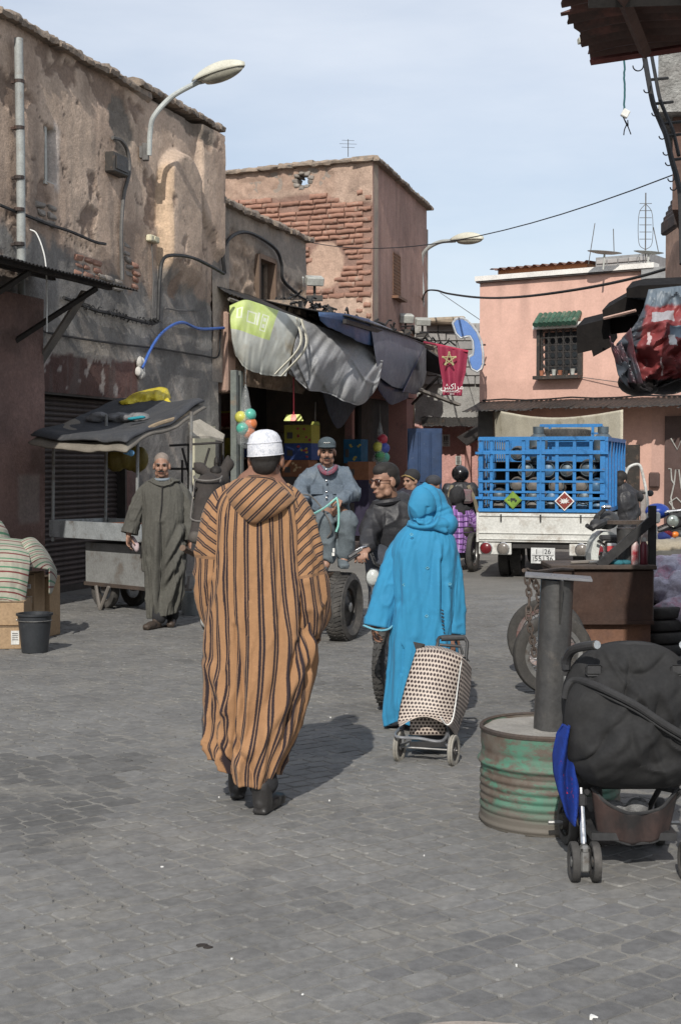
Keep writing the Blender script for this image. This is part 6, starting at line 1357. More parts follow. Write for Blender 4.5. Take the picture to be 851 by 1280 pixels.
# bag: front face sheet, wraps to side and top
fl = [(520, 812), (513, 835), (506, 858), (500, 882), (497, 902), (499, 908)]; fr = [(577, 822), (574, 845), (571, 868), (568, 888), (564, 903), (559, 907)]
sr = [(589, 835), (588, 858), (585, 878), (578, 898), (572, 915), (570, 922)]
nv = 46; nuF = 44; nuS = 22; P = np.zeros((nv, nuF+nuS+8, 3)); UV = np.zeros((nv, nuF+nuS+8, 2))
def ip(A, t): t = t*(len(A)-1); a = int(min(len(A)-2, t)); f = t-a; return [A[a][k]*(1-f)+A[a+1][k]*f for k in (0, 1)]
for i in range(nv):
    t = i/(nv-1); l = ip(fl, t); r = ip(fr, t); s_ = ip(sr, t)
    for k in range(nuF+nuS+8):
        if k < nuF:
            u = k/(nuF-1); x = l[0]+(r[0]-l[0])*u; y = l[1]+(r[1]-l[1])*u - 12*math.sin(PI*u)*(t**5)*1.0 - 5*math.sin(PI*u)*((1-t)**3); dd = .30*(1-t)-.14-.10*math.sin(PI*u)**.6*math.sin(PI*min(1, t*1.05+.08))**.7; P[i, k] = q(x, y, dd+.1*0); UV[i, k] = (u*.40, -t*.50)
        else:
            u = min(1, (k-nuF+1)/nuS); x = r[0]+(s_[0]-r[0])*(u**.7); y = r[1]+(s_[1]-r[1])*u; dd = .30*(1-t)-.14+.28*u; P[i, k] = q(min(x, s_[0]), y, dd); UV[i, k] = (.40+u*.24, -t*.50)
n3 = fbm(P[..., 0]*9, P[..., 2]*9, 3, 3)*.016; P[..., 1] += n3
mb = MB(); mb.surf(P, uv=UV); mb.build('bag_cover', m_dot, tr, world=True, solid=.003, fix=False, ang=180)
mb = MB(); PP = np.zeros((12, 30, 3)); UV = np.zeros((12, 30, 2))
for i in range(12):
    for k in range(30): u = k/29; v = i/11; a = ip([(520, 812), (577, 822)], u); p = q(a[0]+v*14*(1-.3*u), a[1]-5*math.sin(PI*u)-v*(3-8*u)-3*math.sin(PI*v), .16+.3*v); PP[i, k] = p; UV[i, k] = (u*.36, v*.25)
mb.surf(PP, uv=UV); mb.build('bag_flap', m_dot, tr, world=True, solid=.003, fix=False)
mb = MB(); PP = np.zeros((10, 24, 3)); UV = np.zeros((10, 24, 2))
for i in range(10):
    for k in range(24): u = k/23; v = i/9; x = 512+44*u; y = 893+v*26; PP[i, k] = q(x, y, -.02-.02*math.sin(PI*u)+.02*v); UV[i, k] = (u*.25, v*.14)
mb.surf(PP, uv=UV); mb.build('bag_lower', m_dot, tr, world=True, solid=.004, fix=False)
mb = MB(); mb.box(q(536, 926, .12), (.22, .2, .03)); mb.box(q(545, 880, .32), (.2, .04, .4)); mb.build('bag_back', m_blackp, tr, world=True, smooth=False)
mb = MB(); mb.tube(crv([q(577, 822, .16), q(573, 850, .05), q(569, 880, -.06), q(565, 900, -.14), q(558, 906, -.15), q(550, 896, -.18)], 6), .0035, 6); mb.build('white_piping', m_wht, tr, world=True)
mb = MB(); mb.add([q(520, 814, .18), q(516, 802, .2), q(531, 805, .22), q(530, 812, .3)], [(0, 1, 2), (2, 1, 3), (0, 2, 3), (0, 3, 1)]); mb.build('flap_corner', m_dkpl, tr, world=True, smooth=False)
# =============== LEFT: BUCKET, BOXES, BLANKET ===============
bk = W(44, 812, 12.2); bk.z = .01; bt = thing('black_bucket', 'black plastic bucket with wire handle in front of the cartons', 'bucket', bk)
m_bkt = M('bucket_black', (.030, .033, .038), (.022, .025, .028), sc=5, rough=.45, bump=.15, st=(.1, .1, .1), ssc=8, sth=(.6, .8))
mb = MB(); mb.ring([(.112, 0), (.145, .315), (.158, .318), (.158, .335), (.138, .335), (.105, .012), (.0005, .012), (.0005, 0)], 40); mb.build('bucket_shell', m_bkt, bt); mb = MB(); mb.tube([(.15*math.cos(a), .15*math.sin(a), .275) for a in [PI+PI*k/14 for k in range(15)]], .004, 6); mb.tube([(-.155, 0, .275), (-.15, 0, .275)], .012, 8); mb.build('wire_handle', m_steel, bt)
m_card = M('cardboard', (.34, .235, .14), (.29, .20, .12), sc=5, rough=.85, bump=.15, rand=.08); m_cin = M('box_inside', (.05, .04, .03))
def cbox(c, d, rz, label, labs=()):
    t = thing('cardboard_box', label, 'box', c, rz); mb = MB(); mb.box((0, 0, d[2]/2), d, ch=.004); mb.build('box_body', m_card, t, smooth=False)
    mb = MB(); mb.box((0, -d[1]/2-.002, d[2]*.98), (d[0]*.98, .004, .006)); mb.build('flap_edge', m_cin, t, smooth=False)
    for (x, z, w_, h) in labs: mb = MB(); mb.box((x, -d[1]/2-.003, z), (w_, .004, h)); lb = mb.build('paper_label', m_wht, t, smooth=False); mb = MB(); [mb.box((x, -d[1]/2-.0065, z+h*.3-h*.15*k), (w_*.7, .002, h*.05)) for k in range(4)]; mb.build('printed_line', m_gcable, lb, smooth=False)
    return t
cbox((W(3, 812, 12.35).x, 12.6, .01), (.36, .45, .20), .1, 'bottom carton with white label beside the black bucket', [(.085, .1, .07, .12)])
cbox((W(-2, 772, 12.35).x, 12.62, .215), (.40, .45, .21), .06, 'second carton stacked on the labelled bottom carton, half under the blanket')
cbox((W(34, 770, 12.9).x-.03, 13.1, .01), (.22, .3, .62), -.1, 'tall upright carton with paper labels under the striped blanket edge', [(.06, .38, .05, .06), (.05, .5, .05, .04)])
cbox((W(57, 740, 13.3).x, 13.4, .01), (.16, .2, .56), -.3, 'narrow open carton hidden behind the tall carton')
m_bl = stripe_mat('blanket_stripes', (.38, .365, .30), (.31, .30, .25), [(.22, .07, (.06, .17, .10)), (.62, .07, (.14, .035, .035))], .085, (.05, .05, .05), axis=1, fuzz=.004)
# blanket: lofted over hidden form, main sheet
def blanket(name, label, rows, D, y_amp=.04, seed=1, vs=.0105, parent=None):
    nv, nu = 60, 70; P = np.zeros((nv, nu, 3)); UV = np.zeros((nv, nu, 2))
    for i in range(nv):
        t = i/(nv-1)*(len(rows)-1); a = int(min(len(rows)-2, t)); f = t-a; f2 = f*f*(3-2*f)*.3+f*.7
        l = [rows[a][0][k]*(1-f2)+rows[a+1][0][k]*f2 for k in range(3)]; m_ = [rows[a][1][k]*(1-f2)+rows[a+1][1][k]*f2 for k in range(3)]; r = [rows[a][2][k]*(1-f2)+rows[a+1][2][k]*f2 for k in range(3)]
        for k in range(nu):
            u = k/(nu-1); b0, b1, b2 = (1-u)*(1-2*u), 4*u*(1-u), u*(2*u-1); x, y, d = [l[j]*b0+m_[j]*b1+r[j]*b2 for j in range(3)]
            p = W(x, y, D+d); n = float(fbm(u*4+seed, t*.7, seed, 3)); p.y -= y_amp*n; P[i, k] = p; UV[i, k] = (u*.8, t*.13*len(rows)/5)
    mb = MB(); mb.surf(P, uv=UV); o = mb.build(name, m_bl, parent, solid=.008, fix=False)
    if label: tag(o, label, 'blanket')
    return o
blanket('striped_blanket', 'cream blanket with green and red stripes draped over the cartons at the left', [((-30, 668, .5), (5, 672, .3), (37, 676, .35)), ((-30, 690, .1), (5, 684, -.05), (36, 690, 0)), ((-30, 705, -.1), (4, 702, -.25), (38, 706, -.1)), ((-30, 730, -.15), (6, 726, -.32), (35, 732, -.15)), ((-30, 752, -.2), (4, 748, -.34), (32, 755, -.2)), ((-30, 750, -.2), (2, 757, -.32), (27, 765, -.2))], 12.75, .05, 2)
blanket('striped_blanket', 'far corner of the striped blanket curling over the tall carton', [((26, 676, .1), (38, 672, .2), (48, 676, .5)), ((30, 684, -.02), (45, 678, .1), (58, 688, .5)), ((30, 697, -.1), (52, 690, .1), (66, 703, .5)), ((33, 708, -.1), (56, 697, .1), (71, 712, .5)), ((62, 712, .1), (66, 712, .2), (71, 722, .4)), ((62, 742, .1), (64, 742, .2), (66, 738, .4))], 12.8, .04, 6)
blanket('striped_blanket', 'folded striped cloth peak at the far left edge above the main blanket', [((-30, 640, .3), (-8, 648, .2), (2, 652, .3)), ((-30, 660, .2), (-5, 660, .1), (10, 664, .3)), ((-30, 680, .2), (-2, 678, .1), (16, 682, .3))], 13.2, .03, 9)
mb = MB(); c = W(14, 700, 13.1); mb.box((c.x-.25, 13.25, .45), (.75, .5, .85), ch=.08); tag(mb.build('covered_bale', m_dark), 'bulky covered bale underneath the striped blankets', 'bale')
# =============== STALL CART WITH CANOPY ===============
A = Vector((-2.88, 16.0, 0)); su = Vector((.72, -.694, 0)).normalized(); sn = Vector((-.694, -.72, 0)).normalized(); SF = Matrix(((su.x, -sn.x, 0, A.x), (su.y, -sn.y, 0, A.y), (0, 0, 1, 0), (0, 0, 0, 1)))
stl = thing('market_cart', 'galvanised street food cart with tray under a black felt canopy', 'cart', A)
m_galv = M('galvanised', (.22, .225, .22), (.16, .163, .16), sc=4, rough=.6, bump=.3, st=(.12, .095, .075), ssc=4, sth=(.52, .72)); zb_, zt_ = .30, .74
mb = MB(SF); mb.box((.57, .27, (zb_+zt_)/2), (1.15, .5, zt_-zb_)); mb.build('cart_body', m_galv, stl, world=True, smooth=False)
mb = MB(SF); mb.box((.57, .27, zb_-.02), (1.17, .54, .04)); mb.build('base_rail', m_rustb, stl, world=True, smooth=False)
mb = MB(SF)
mb.box((.36, .26, zt_+.06), (1.66, .8, .02)); 
for y in (-.14, .66): mb.box((.36, y, zt_+.15), (1.66, .015, .19))
for x in (-.47, 1.19): mb.box((x, .26, zt_+.15), (.015, .8, .19))
mb.build('tray', M('tray_zinc', (.30, .32, .33), (.2, .215, .22), sc=5, rough=.5, bump=.3, st=(.12, .11, .1), ssc=6), stl, world=True, smooth=False)
mb = MB(SF); mb.box((.45, .3, zt_+.14), (.6, .5, .16), ch=.02); tag(mb.build('orange_goods', M('baked_orange', (.22, .075, .035), (.16, .06, .03), bump=.5, sc=14)), 'slab of orange brown goods laid on the cart tray', 'food')
for x, y in ((-.44, -.12), (1.1, -.12), (-.44, .62), (1.1, .62)):
    z1 = 1.86 if y < 0 else 2.2; mb = MB(SF); mb.tube([(x, y, zt_), (x+.03, y, z1)], .018, 8); mb.build('canopy_pole', m_galv, stl, world=True)
mb = MB(SF); mb.tube([(.35, -.1, zb_-.02), (.42, -.1, .02)], .02, 6); mb.tube([(.58, -.1, zb_-.02), (.42, -.1, .02)], .02, 6); mb.build('stand_leg', m_graybeam, stl, world=True)
for y in (.1, .5): wheel(stl, SF @ Vector((.25, y, .22)), SF.to_3x3() @ Vector((0, 1, 0)), .22, .09, 0, .02, m_dkpl, tread=False)
m_felt = M('roof_felt', (.042, .045, .052), (.06, .062, .067), sc=4, rough=.9, bump=.8, bsc=50, bd=.008, st=(.11, .105, .1), ssc=3, sth=(.55, .8))
def spx(px, py, D): return W(px, py, D)
c0, c1, c2, c3 = spx(46, 549, 15.8), spx(158, 556, 14.9), spx(250, 509, 17.2), spx(150, 503, 18.6)
def canopy(dz, m, nm, ov, seed, amp):
    nu, nv = 60, 40; P = np.zeros((nv, nu, 3))
    for i in range(nv):
        for k in range(nu):
            u = -ov+(1+2*ov)*k/(nu-1); v = -ov+(1+2*ov)*i/(nv-1); p = (c0.lerp(c1, u)).lerp(c3.lerp(c2, u), v); p.z += dz+.05-.13*math.sin(PI*min(1, max(0, u)))*math.sin(PI*min(1, max(0, v)))+.6*amp*float(fbm(u*3+seed, v*3, seed, 3))+.02*math.sin(v*9)*u
            e = max(0, -v, v-1, -u, u-1); p.z -= e*1.3; P[i, k] = p
    mb = MB(); mb.surf(P); return mb.build(nm, m, stl, world=True, solid=.02, fix=False)
canopy(.02, m_felt, 'felt_canopy', .03, 3, .10); canopy(-.03, M('sack_lining', (.20, .18, .15), (.15, .135, .115), bump=.5), 'canopy_lining', .045, 8, .12)
mb = MB(); mb.tube(crv([c1+Vector((0, 0, -.03)), c1.lerp(c2, .3)+Vector((0, 0, .05)), c1.lerp(c2, .7), c2]), .03, 8); mb.build('canopy_edge', M('tan_edge', (.33, .25, .16)), stl, world=True)
# loose ropes/cloth lumps on canopy
m_gcl = M('grey_rag', (.20, .20, .205), (.13, .13, .135), bump=.9, bsc=60, bd=.01); mb = MB(); c = spx(150, 524, 17.0)
for k in range(14): mb.ell(c+Vector((random.uniform(-.28, .28), random.uniform(-.15, .15), random.uniform(-.04, .05))), (.11, .09, .045))
tag(remesh(mb, 'grey_rag', m_gcl, None, .015, disp=lambda co: .02*fbm(co[:, 0]*14, co[:, 1]*14, co[:, 2]*14, 3)), 'crumpled grey rag heaped on the black felt canopy', 'rag')
mb = MB(); c = spx(171, 523.5, 16.6)
for k in range(4): mb.ell(c+Vector((.04*k-.06, 0, .006*k)), (.05, .04, .02))
tag(remesh(mb, 'teal_scrap', M('teal_cloth', (.02, .24, .30)), None, .01), 'little teal cloth scrap tucked on the felt canopy beside the grey rag', 'rag')
m_yel = M('yellow_tarp', (.62, .50, .04), (.5, .4, .03), sc=4, rough=.4, bump=.8, bsc=18, bd=.02)
yl = [(152, 504), (162, 495), (178, 489), (192, 485), (203, 484), (210, 487), (214, 498)]; yb = [(153, 506), (165, 505), (178, 503), (190, 502), (200, 504), (208, 504), (216, 504)]
P = np.zeros((16, 49, 3)); T = crv([W(x, y, 18.6) for x, y in yl], 8); B = crv([W(x, y, 17.8) for x, y in yb], 8)
for k in range(49):
    for i in range(16): v = i/15; p = T[k].lerp(B[k], v); p.y -= .25*math.sin(PI*v)+.08*float(fbm(k/6, v*2, 4, 3)); p.z += .05*math.sin(PI*v)*float(fbm(k/5, v*3, 9, 2)); P[i, k] = p
mb = MB(); mb.surf(P); tag(mb.build('yellow_tarp', m_yel, solid=.008, fix=False), 'crumpled yellow tarp on the ledge above the black felt canopy', 'tarp')
mb = MB(); c = W(160, 573, 17.4)
for k in range(8): mb.ell(c+Vector((-.16+.045*k, random.uniform(-.05, .05), random.uniform(-.04, .04))), (.1, .09, .15))
tag(remesh(mb, 'yellow_bag', M('dull_yellow', (.16, .12, .02), (.12, .09, .015), rough=.5, bump=.5), None, .015), 'dull yellow bag hanging under the felt canopy', 'bag')
mb = MB(); c = W(161, 564, 14.95)
for k in range(3): mb.ell(c+Vector((.03*k-.03, 0, -.01*k)), (.035, .03, .035))
tag(remesh(mb, 'blue_film', M('blue_film', (.12, .3, .5), rough=.3, bump=.3), None, .008), 'blue plastic film tied at the canopy corner', 'film')
# metal frame and awning right of stall, dark doorway gear
frs = thing('iron_rack', 'thin black iron rack with side canvas flap between the cart and the shop', 'rack', W(240, 700, 19.5))
for i, (a, b) in enumerate((((228, 575), (228, 700)), ((213, 586), (262, 586)), ((228, 560), (262, 690)), ((262, 560), (250, 600)), ((236, 545), (236, 620)), ((212, 557), (280, 553)), ((279, 545), (279, 600)))):
    mb = MB(); mb.tube([W(*a, 19.0), W(*b, 19.0)], .016, 6); mb.build('frame_bar', m_beam, frs, world=True)
mb = MB(); P = [W(236, 528, 18.2), W(250, 524, 18.4), W(281, 543, 18.6), W(279, 549, 18.5), W(262, 545, 18.2), W(240, 545, 18.0)]; mb.add(P+[p+Vector((0, 0, -.03)) for p in P], [tuple(range(6)), tuple(range(11, 5, -1))]+[(i, (i+1) % 6, 6+(i+1) % 6, 6+i) for i in range(6)]); mb.build('canvas_flap', M('dirty_canvas', (.36, .33, .28), (.26, .24, .2), bump=.5), frs, world=True, smooth=False)
mb = MB(); WBox(mb, wp(242, 560, .05)[0], wp(268, 560, .05)[0], .01, .07, 1.1, 2.2); o = mb.build('cream_panel', M('cream_panel', (.46, .44, .33), (.38, .36, .27)), smooth=False); tag(o, 'cream panel leaning on the grey wall behind the iron frame', 'panel')
b2 = Vector((W(241, 750, 15.2).x, 15.2, .01)); b2t = thing('metal_pail', 'dented grey pail behind the man in the grey robe', 'pail', b2); mb = MB(); mb.ring([(.115, 0), (.135, .24), (.14, .25), (.13, .25), (.11, .012), (.0005, .012), (.0005, 0)], 28); mb.build('pail_shell', M('pail_grey', (.12, .14, .15), (.3, .32, .32), sc=6, rough=.4, metal=.3, bump=.1, stretch=(1, 1, .3)), b2t)
mb = MB(); mb.box((0, 0, .27), (.2, .03, .03)); mb.tube([(0.05, 0, .27), (.07, 0, .42)], .014, 6); tag(mb.build('squeegee', m_graybeam, None, smooth=False), 'wooden squeegee head resting on the grey pail', 'squeegee'); bpy.data.objects['squeegee'].location = b2+Vector((-.1, -.05, 0))
# =============== RIGHT FOREGROUND: hanging bundle, awnings, eaves ===============
# top right corrugated eaves
ev = thing('rusty_eaves', 'dark rusty corrugated eaves filling the top right corner', 'awning', W(800, 40, 5.5))
m_ev = M('rusty_dark_sheet', (.085, .045, .038), (.055, .034, .03), sc=5, rough=.65, bump=.4, metal=.2, st=(.14, .06, .05), ssc=4)
Z0 = W(735, 78, 5.3).z; e = [W(697, 0, 4.6), W(735, 80, 5.6), W(880, 52, 5.6), W(880, -60, 4.2)]
e = [Vector((p.x, p.y, Z0+.02)) for i, p in enumerate([G(693, -8, Z0), G(736, 80, Z0), G(900, 54, Z0), G(900, -30, Z0)])]
nu, nv = 60, 70; P = np.zeros((nv, nu, 3)); random.seed(2); rag = [random.uniform(-.02, .02) for _ in range(nv)]
for i in range(nv):
    v = i/(nv-1)
    for k in range(nu):
        u = k/(nu-1); p = (e[0].lerp(e[3], u)).lerp(e[1].lerp(e[2], u), v); p.x += rag[i//4*4]*(1-u)**6; p.z += .014*math.sin(v*2*PI*9)+.01*math.sin(u*5); P[i, k] = p
keep = np.ones((nv, nu), bool)
mb = MB(); mb.surf(P, keep=keep); mb.build('corrugated_sheet', m_ev, ev, world=True, solid=.004, fix=False)
mb = MB(); a = W(800, -20, 4.4); mb.tube([G(775, -10, Z0-.03), G(806, 66, Z0-.03)], .022, 4); mb.build('eaves_beam', M('brown_beam', (.09, .05, .04), (.06, .035, .03)), ev, world=True, smooth=False)
mb = MB(); mb.tube([G(735, 2, Z0-.03), G(900, -3, Z0-.03)], .02, 4); mb.build('eaves_beam', m_beam, ev, world=True, smooth=False)
mb = MB(); mb.tube([G(738, 77, Z0-.02), G(900, 53, Z0-.02)], .014, 4); mb.build('eaves_beam', M('red_beam', (.13, .04, .035)), ev, world=True, smooth=False)
mb = MB(); mb.M = frame(W(735, 50, 5.2), (1, .1, .12), (0, 1, 0)); mb.box((0, 0, 0), (.075, .03, .018)); mb.box((.045, 0, .014), (.02, .03, .035)); mb.build('bent_flap', m_cream, ev, world=True, smooth=False)
# hanging twine with small block
tw_ = thing('twine', 'blue green twine holding a small white block under the rusty eaves', 'twine', W(780, 78, 5.5)); mb = MB(); mb.tube([W(780, 76, 5.5)+Vector((random.uniform(-.002, .002), 0, -.011*k)) for k in range(18)], .004, 5); mb.build('cord', M('teal_twine', (.03, .12, .13), (.02, .08, .09)), tw_, world=True)
mb = MB(Matrix.Translation(W(781, 142, 5.5)) @ Matrix.Rotation(.5, 4, 'Y')); mb.box((0, 0, 0), (.028, .02, .03), ch=.003); mb.build('white_block', m_wht, tw_, world=True)
mb = MB(); mb.tube(crv([W(778, 146, 5.5), W(783, 155, 5.5), W(788, 168, 5.5)]), .0022, 4); mb.tube(crv([W(783, 155, 5.5), W(780, 162, 5.5), W(779, 169, 5.5)]), .0022, 4); mb.tube(crv([W(779, 148, 5.5), W(784, 158, 5.5), W(784, 150, 5.5)]), .0022, 4); mb.build('cord_end', m_cable, tw_, world=True)
# hook rail
hk = thing('hook_rail', 'black iron rail with butcher hooks curving down the right edge', 'rail', W(830, 180, 5.4))
rp = [W(804, 66, 5.5), W(810, 100, 5.4), W(816, 130, 5.35), W(826, 155, 5.3), (W(832, 170, 5.25)), W(839, 200, 5.2), W(846, 225, 5.15), W(850, 250, 5.1), W(852, 330, 5.0)]
mb = MB(); mb.tube(crv(rp, 5), .010, 6); mb.tube(crv([p+Vector((.03, .02, .02)) for p in rp[:6]], 5), .007, 6); mb.build('rail_bar', m_cable, hk, world=True)
for i in range(6): a = rp[i]; mb = MB(); mb.tube([a, a+Vector((.08, .03, .015))], .006, 5); mb.build('rail_bracket', m_cable, hk, world=True)
for (px, py, s) in ((797, 82, 1.5), (808, 112, .9), (818, 141, .9), (827, 170, .9), (832, 190, .9), (835, 203, .9), (838, 223, .9), (841, 234, .9)):
    c = W(px, py, 5.3); mb = MB(); r = .013*s; mb.tube([c+Vector((r*math.cos(a), 0, r*math.sin(a))) for a in [PI*(1.0+k/9) for k in range(10)]]+[c+Vector((r*1.1, 0, r*1.2))], .0025, 5); mb.build('hook', m_cable, hk, world=True)
# building corner
rb_ = thing('corner_building', 'mottled concrete and brown corner of the building at the right edge', 'building', W(850, 150, 7.2)); x0 = W(822, 100, 7.2).x
def fpr(mb, xl, D0, z0, z1): mb.prism([(xl, D0), (xl+3, D0-.3), (xl+4, D0+3), (xl+.29*2.2, D0+2.2)], z1-z0, M=Matrix.Translation((0, 0, z0)))
mb = MB(); fpr(mb, x0, 7.2, W(0, 140, 7.2).z, W(0, 64, 7.2).z); mb.build('upper_wall', M('speckled_render', (.42, .42, .40), (.16, .15, .14), sc=9, bump=1, bsc=60, bd=.02, st=(.1, .1, .095), ssc=3, sth=(.45, .65)), rb_, world=True)
x1 = W(840, 200, 7.3).x; mb = MB(); fpr(mb, x1, 7.3, W(0, 262, 7.3).z, W(0, 141, 7.3).z); mb.build('lower_wall', M('brown_render', (.11, .06, .045), (.08, .05, .04), bump=.5), rb_, world=True, smooth=False)
x2 = W(862, 300, 7.4).x; mb = MB(); fpr(mb, x2, 7.4, 0, W(0, 260, 7.3).z); mb.build('side_wall', M('brown_render', (.11, .06, .045)), rb_, world=True, smooth=False)
# small far roof bit
rb2 = thing('far_roof', 'far house gable with peach wall and dark tiles at the right edge under the hooks', 'house', W(845, 290, 16)); mb = MB(); mb.box(W(851, 330, 17)+Vector((.3, 0, -.0)), (.75, 1, 1.0)); mb.build('house_wall', M('peach_wall', (.5, .33, .25)), rb2, world=True, smooth=False)
for k in range(5): mb = MB(); p = W(838+k*3, 280-k*7, 16.2); mb.box(p, (.08, .7, .16), ch=.02); mb.build('roof_tile', m_slat, rb2, world=True)
# red bundle and its black canopies, 11 m away
BDm = 11.0
bun = thing('tarp_bundle', 'crumpled red, grey and black tarp bundle hanging from the stall roof at the right edge', 'bundle', W(820, 430, BDm))
def bun_mat():
    m = bpy.data.materials.new('bundle_print'); m.use_nodes = True; t = m.node_tree; p = t.nodes['Principled BSDF']; uv = t.nodes.new('ShaderNodeTexCoord').outputs['UV']; ob = t.nodes.new('ShaderNodeTexCoord').outputs['Object']
    sx = t.nodes.new('ShaderNodeSeparateXYZ'); t.links.new(uv, sx.inputs[0])
    nz = noisef(t, ob, 5, det=5); 
    def mt(op, a, b=None):
        n = t.nodes.new('ShaderNodeMath'); n.operation = op
        for i, x in enumerate((a, b)):
            if x is None: continue
            if isinstance(x, (int, float)): n.inputs[i].default_value = x
            else: t.links.new(x, n.inputs[i])
        return n.outputs[0]
    u = mt('ADD', sx.outputs[0], mt('MULTIPLY', mt('SUBTRACT', nz, .5), .12)); v = mt('ADD', sx.outputs[1], mt('MULTIPLY', mt('SUBTRACT', nz, .5), .1))
    red = mixc(t, ramp(t, noisef(t, ob, 6), .35, .7), (.23, .045, .045), (.15, .035, .04)); blk = mixc(t, ramp(t, noisef(t, ob, 5), .35, .7), (.05, .06, .075), (.025, .028, .035))
    col = mixc(t, ramp(t, mt('SUBTRACT', u, mt('MULTIPLY', v, -.22)), .30, .32), blk, red); col = mixc(t, ramp(t, v, .10, .115, 1, 0), col, (.11, .14, .17))
    def rect(x0, x1, y0, y1, a=u, b=v): return mt('MULTIPLY', mt('MULTIPLY', mt('GREATER_THAN', a, x0), mt('LESS_THAN', a, x1)), mt('MULTIPLY', mt('GREATER_THAN', b, y0), mt('LESS_THAN', b, y1)))
    col = mixc(t, rect(.33, .55, .16, .25), col, (.30, .29, .31)); col = mixc(t, rect(.52, 1.0, .30, .40), col, (.16, .22, .27)); col = mixc(t, rect(.50, .57, .38, .46), col, (.6, .6, .6)); col = mixc(t, rect(.42, .435, .58, .78), col, (.6, .5, .5)); col = mixc(t, rect(.30, .33, .35, .49), col, (.55, .45, .45)); col = mixc(t, ramp(t, v, .83, .86), col, (.02, .018, .02))
    t.links.new(col, p.inputs['Base Color']); p.inputs['Roughness'].default_value = .5
    b = t.nodes.new('ShaderNodeBump'); b.inputs['Strength'].default_value = .35; b.inputs['Distance'].default_value = .02; t.links.new(noisef(t, ob, 6, det=4, rough=.55), b.inputs['Height']); t.links.new(b.outputs[0], p.inputs['Normal']); return m
top = [(812, 362), (830, 358), (851, 357), (890, 356)]; lft = [(812, 362), (806, 385), (800, 410), (790, 430), (783, 445)]
nv, nu = 90, 90; P = np.zeros((nv, nu, 3)); UV = np.zeros((nv, nu, 2)); 
Ls = [(810, 362), (804, 385), (796, 402), (783, 418), (770, 430), (768, 450), (772, 468), (785, 484), (812, 489)]; Rs = [(900, 352), (905, 380), (905, 400), (905, 420), (905, 440), (905, 455), (900, 465), (870, 470), (826, 482)]
for i in range(nv):
    v = i/(nv-1); l = ip(Ls, v); r = ip(Rs, v)
    for k in range(nu):
        u = k/(nu-1); n = float(fbm(u*3.2+5, v*3.5-u, 5, 4)); n2 = abs(float(fbm(u*4+v*3, v*4-u*2, 9, 3)))
        d = -.30*math.sin(PI*min(1, .1+v*.9))*math.sin(PI*min(1, .08+u*.6))-.13*n+.25*n2; P[i, k] = W(l[0]+(r[0]-l[0])*u, l[1]+(r[1]-l[1])*u+4*n*(v > .6), BDm+d); UV[i, k] = ((l[0]+(r[0]-l[0])*u-770)/130, v)
mb = MB(); mb.surf(P, uv=UV); mb.build('tarp_sheet', bun_mat(), bun, world=True, solid=.006, fix=False)
mb = MB(); c = W(800, 478, BDm+.15); mb.ell(c, (.18, .15, .11)); mb.ell(W(830, 470, BDm+.2), (.25, .2, .15)); mb.build('tarp_underside', M('bundle_black', (.02, .018, .018), rough=.4, bump=.6, bsc=12, bd=.02), bun, world=True)
sheetcloth('tarp_tail', 'thin grey and red tarp tail twisted at the left of the red bundle', [(757, 422), (783, 412), (800, 480), (776, 478)], (11.1, 10.9, 10.9, 11.1), M('tail_grey', (.10, .12, .14), (.2, .05, .06), sc=7, rough=.35, bump=.7, bsc=20, bd=.01), fold=.08, seed=4, cat='tarp')
m_shb = M('black_board', (.010, .009, .009), (.016, .014, .013), sc=6, rough=.8, bump=.3, spec=.08)
for k, (pts, D, lab) in enumerate((([(752, 388), (782, 371), (812, 378), (806, 392), (754, 399)], 11.6, 'upper black board of the stall roof above the red bundle'), ([(720, 408), (752, 400), (760, 398), (763, 434), (741, 446), (739, 438), (721, 442)], 11.8, 'lower black board jutting left beside the green window hood'), ([(782, 361), (799, 357), (870, 354), (870, 361), (806, 372), (783, 372)], 11.4, 'top black board lying over the red bundle'), ([(757, 400), (793, 388), (800, 400), (788, 415), (762, 418)], 11.9, 'shaded board between the black boards and the bundle'))):
    P0 = [W(x, y, D) for x, y in pts]; n = len(P0); P1 = [p+Vector((.15, .5, .12)) for p in P0]; mb = MB(); mb.add(P0+P1, [tuple(range(n)), tuple(range(2*n-1, n-1, -1))]+[(i, (i+1) % n, n+(i+1) % n, n+i) for i in range(n)]); tag(mb.build('roof_board', m_shb, smooth=False), lab, 'board')
mb = MB(); mb.tube([W(754, 398, 11.5), W(794, 388, 11.3)], .012, 4); tag(mb.build('pink_lath', M('pink_lath', (.5, .33, .27)), smooth=False), 'pinkish lath under the upper black board', 'lath')
# =============== TRUCK ===============
TO = Vector((2.77, 19.65, 0)); th_ = R(16.5); TM = Matrix(((math.cos(th_), math.sin(th_), 0, TO.x), (-math.sin(th_), math.cos(th_), 0, TO.y), (0, 0, 1, 0), (0, 0, 0, 1)))
trk = thing('gas_truck', 'small white truck with blue steel cage loaded with gas bottles', 'truck', TO)
m_cage = M('cage_blue', (.025, .17, .42), (.02, .135, .34), sc=3, rough=.45, bump=.2, st=(.10, .09, .09), ssc=7, sth=(.60, .72))
m_wt = M('truck_white', (.56, .56, .53), (.48, .48, .45), sc=3, rough=.5, bump=.2, st=(.24, .20, .16), ssc=4, sth=(.50, .70)); m_under = M('underbody', (.03, .028, .027), bump=.2)
def tb(name, c, d, mat, ch=0, parent=None, **k): mb = MB(TM); mb.box(c, d, ch=ch); return mb.build(name, mat, parent or trk, world=True, smooth=False, **k)
Zb, Zt, HWc, CL = .955, 1.99, .865, 2.6
def zx(x): return -HWc+(x-45)/(662-45)*2*HWc
def zy(y): return Zt-(y-190)/(558-190)*(Zt-Zb)
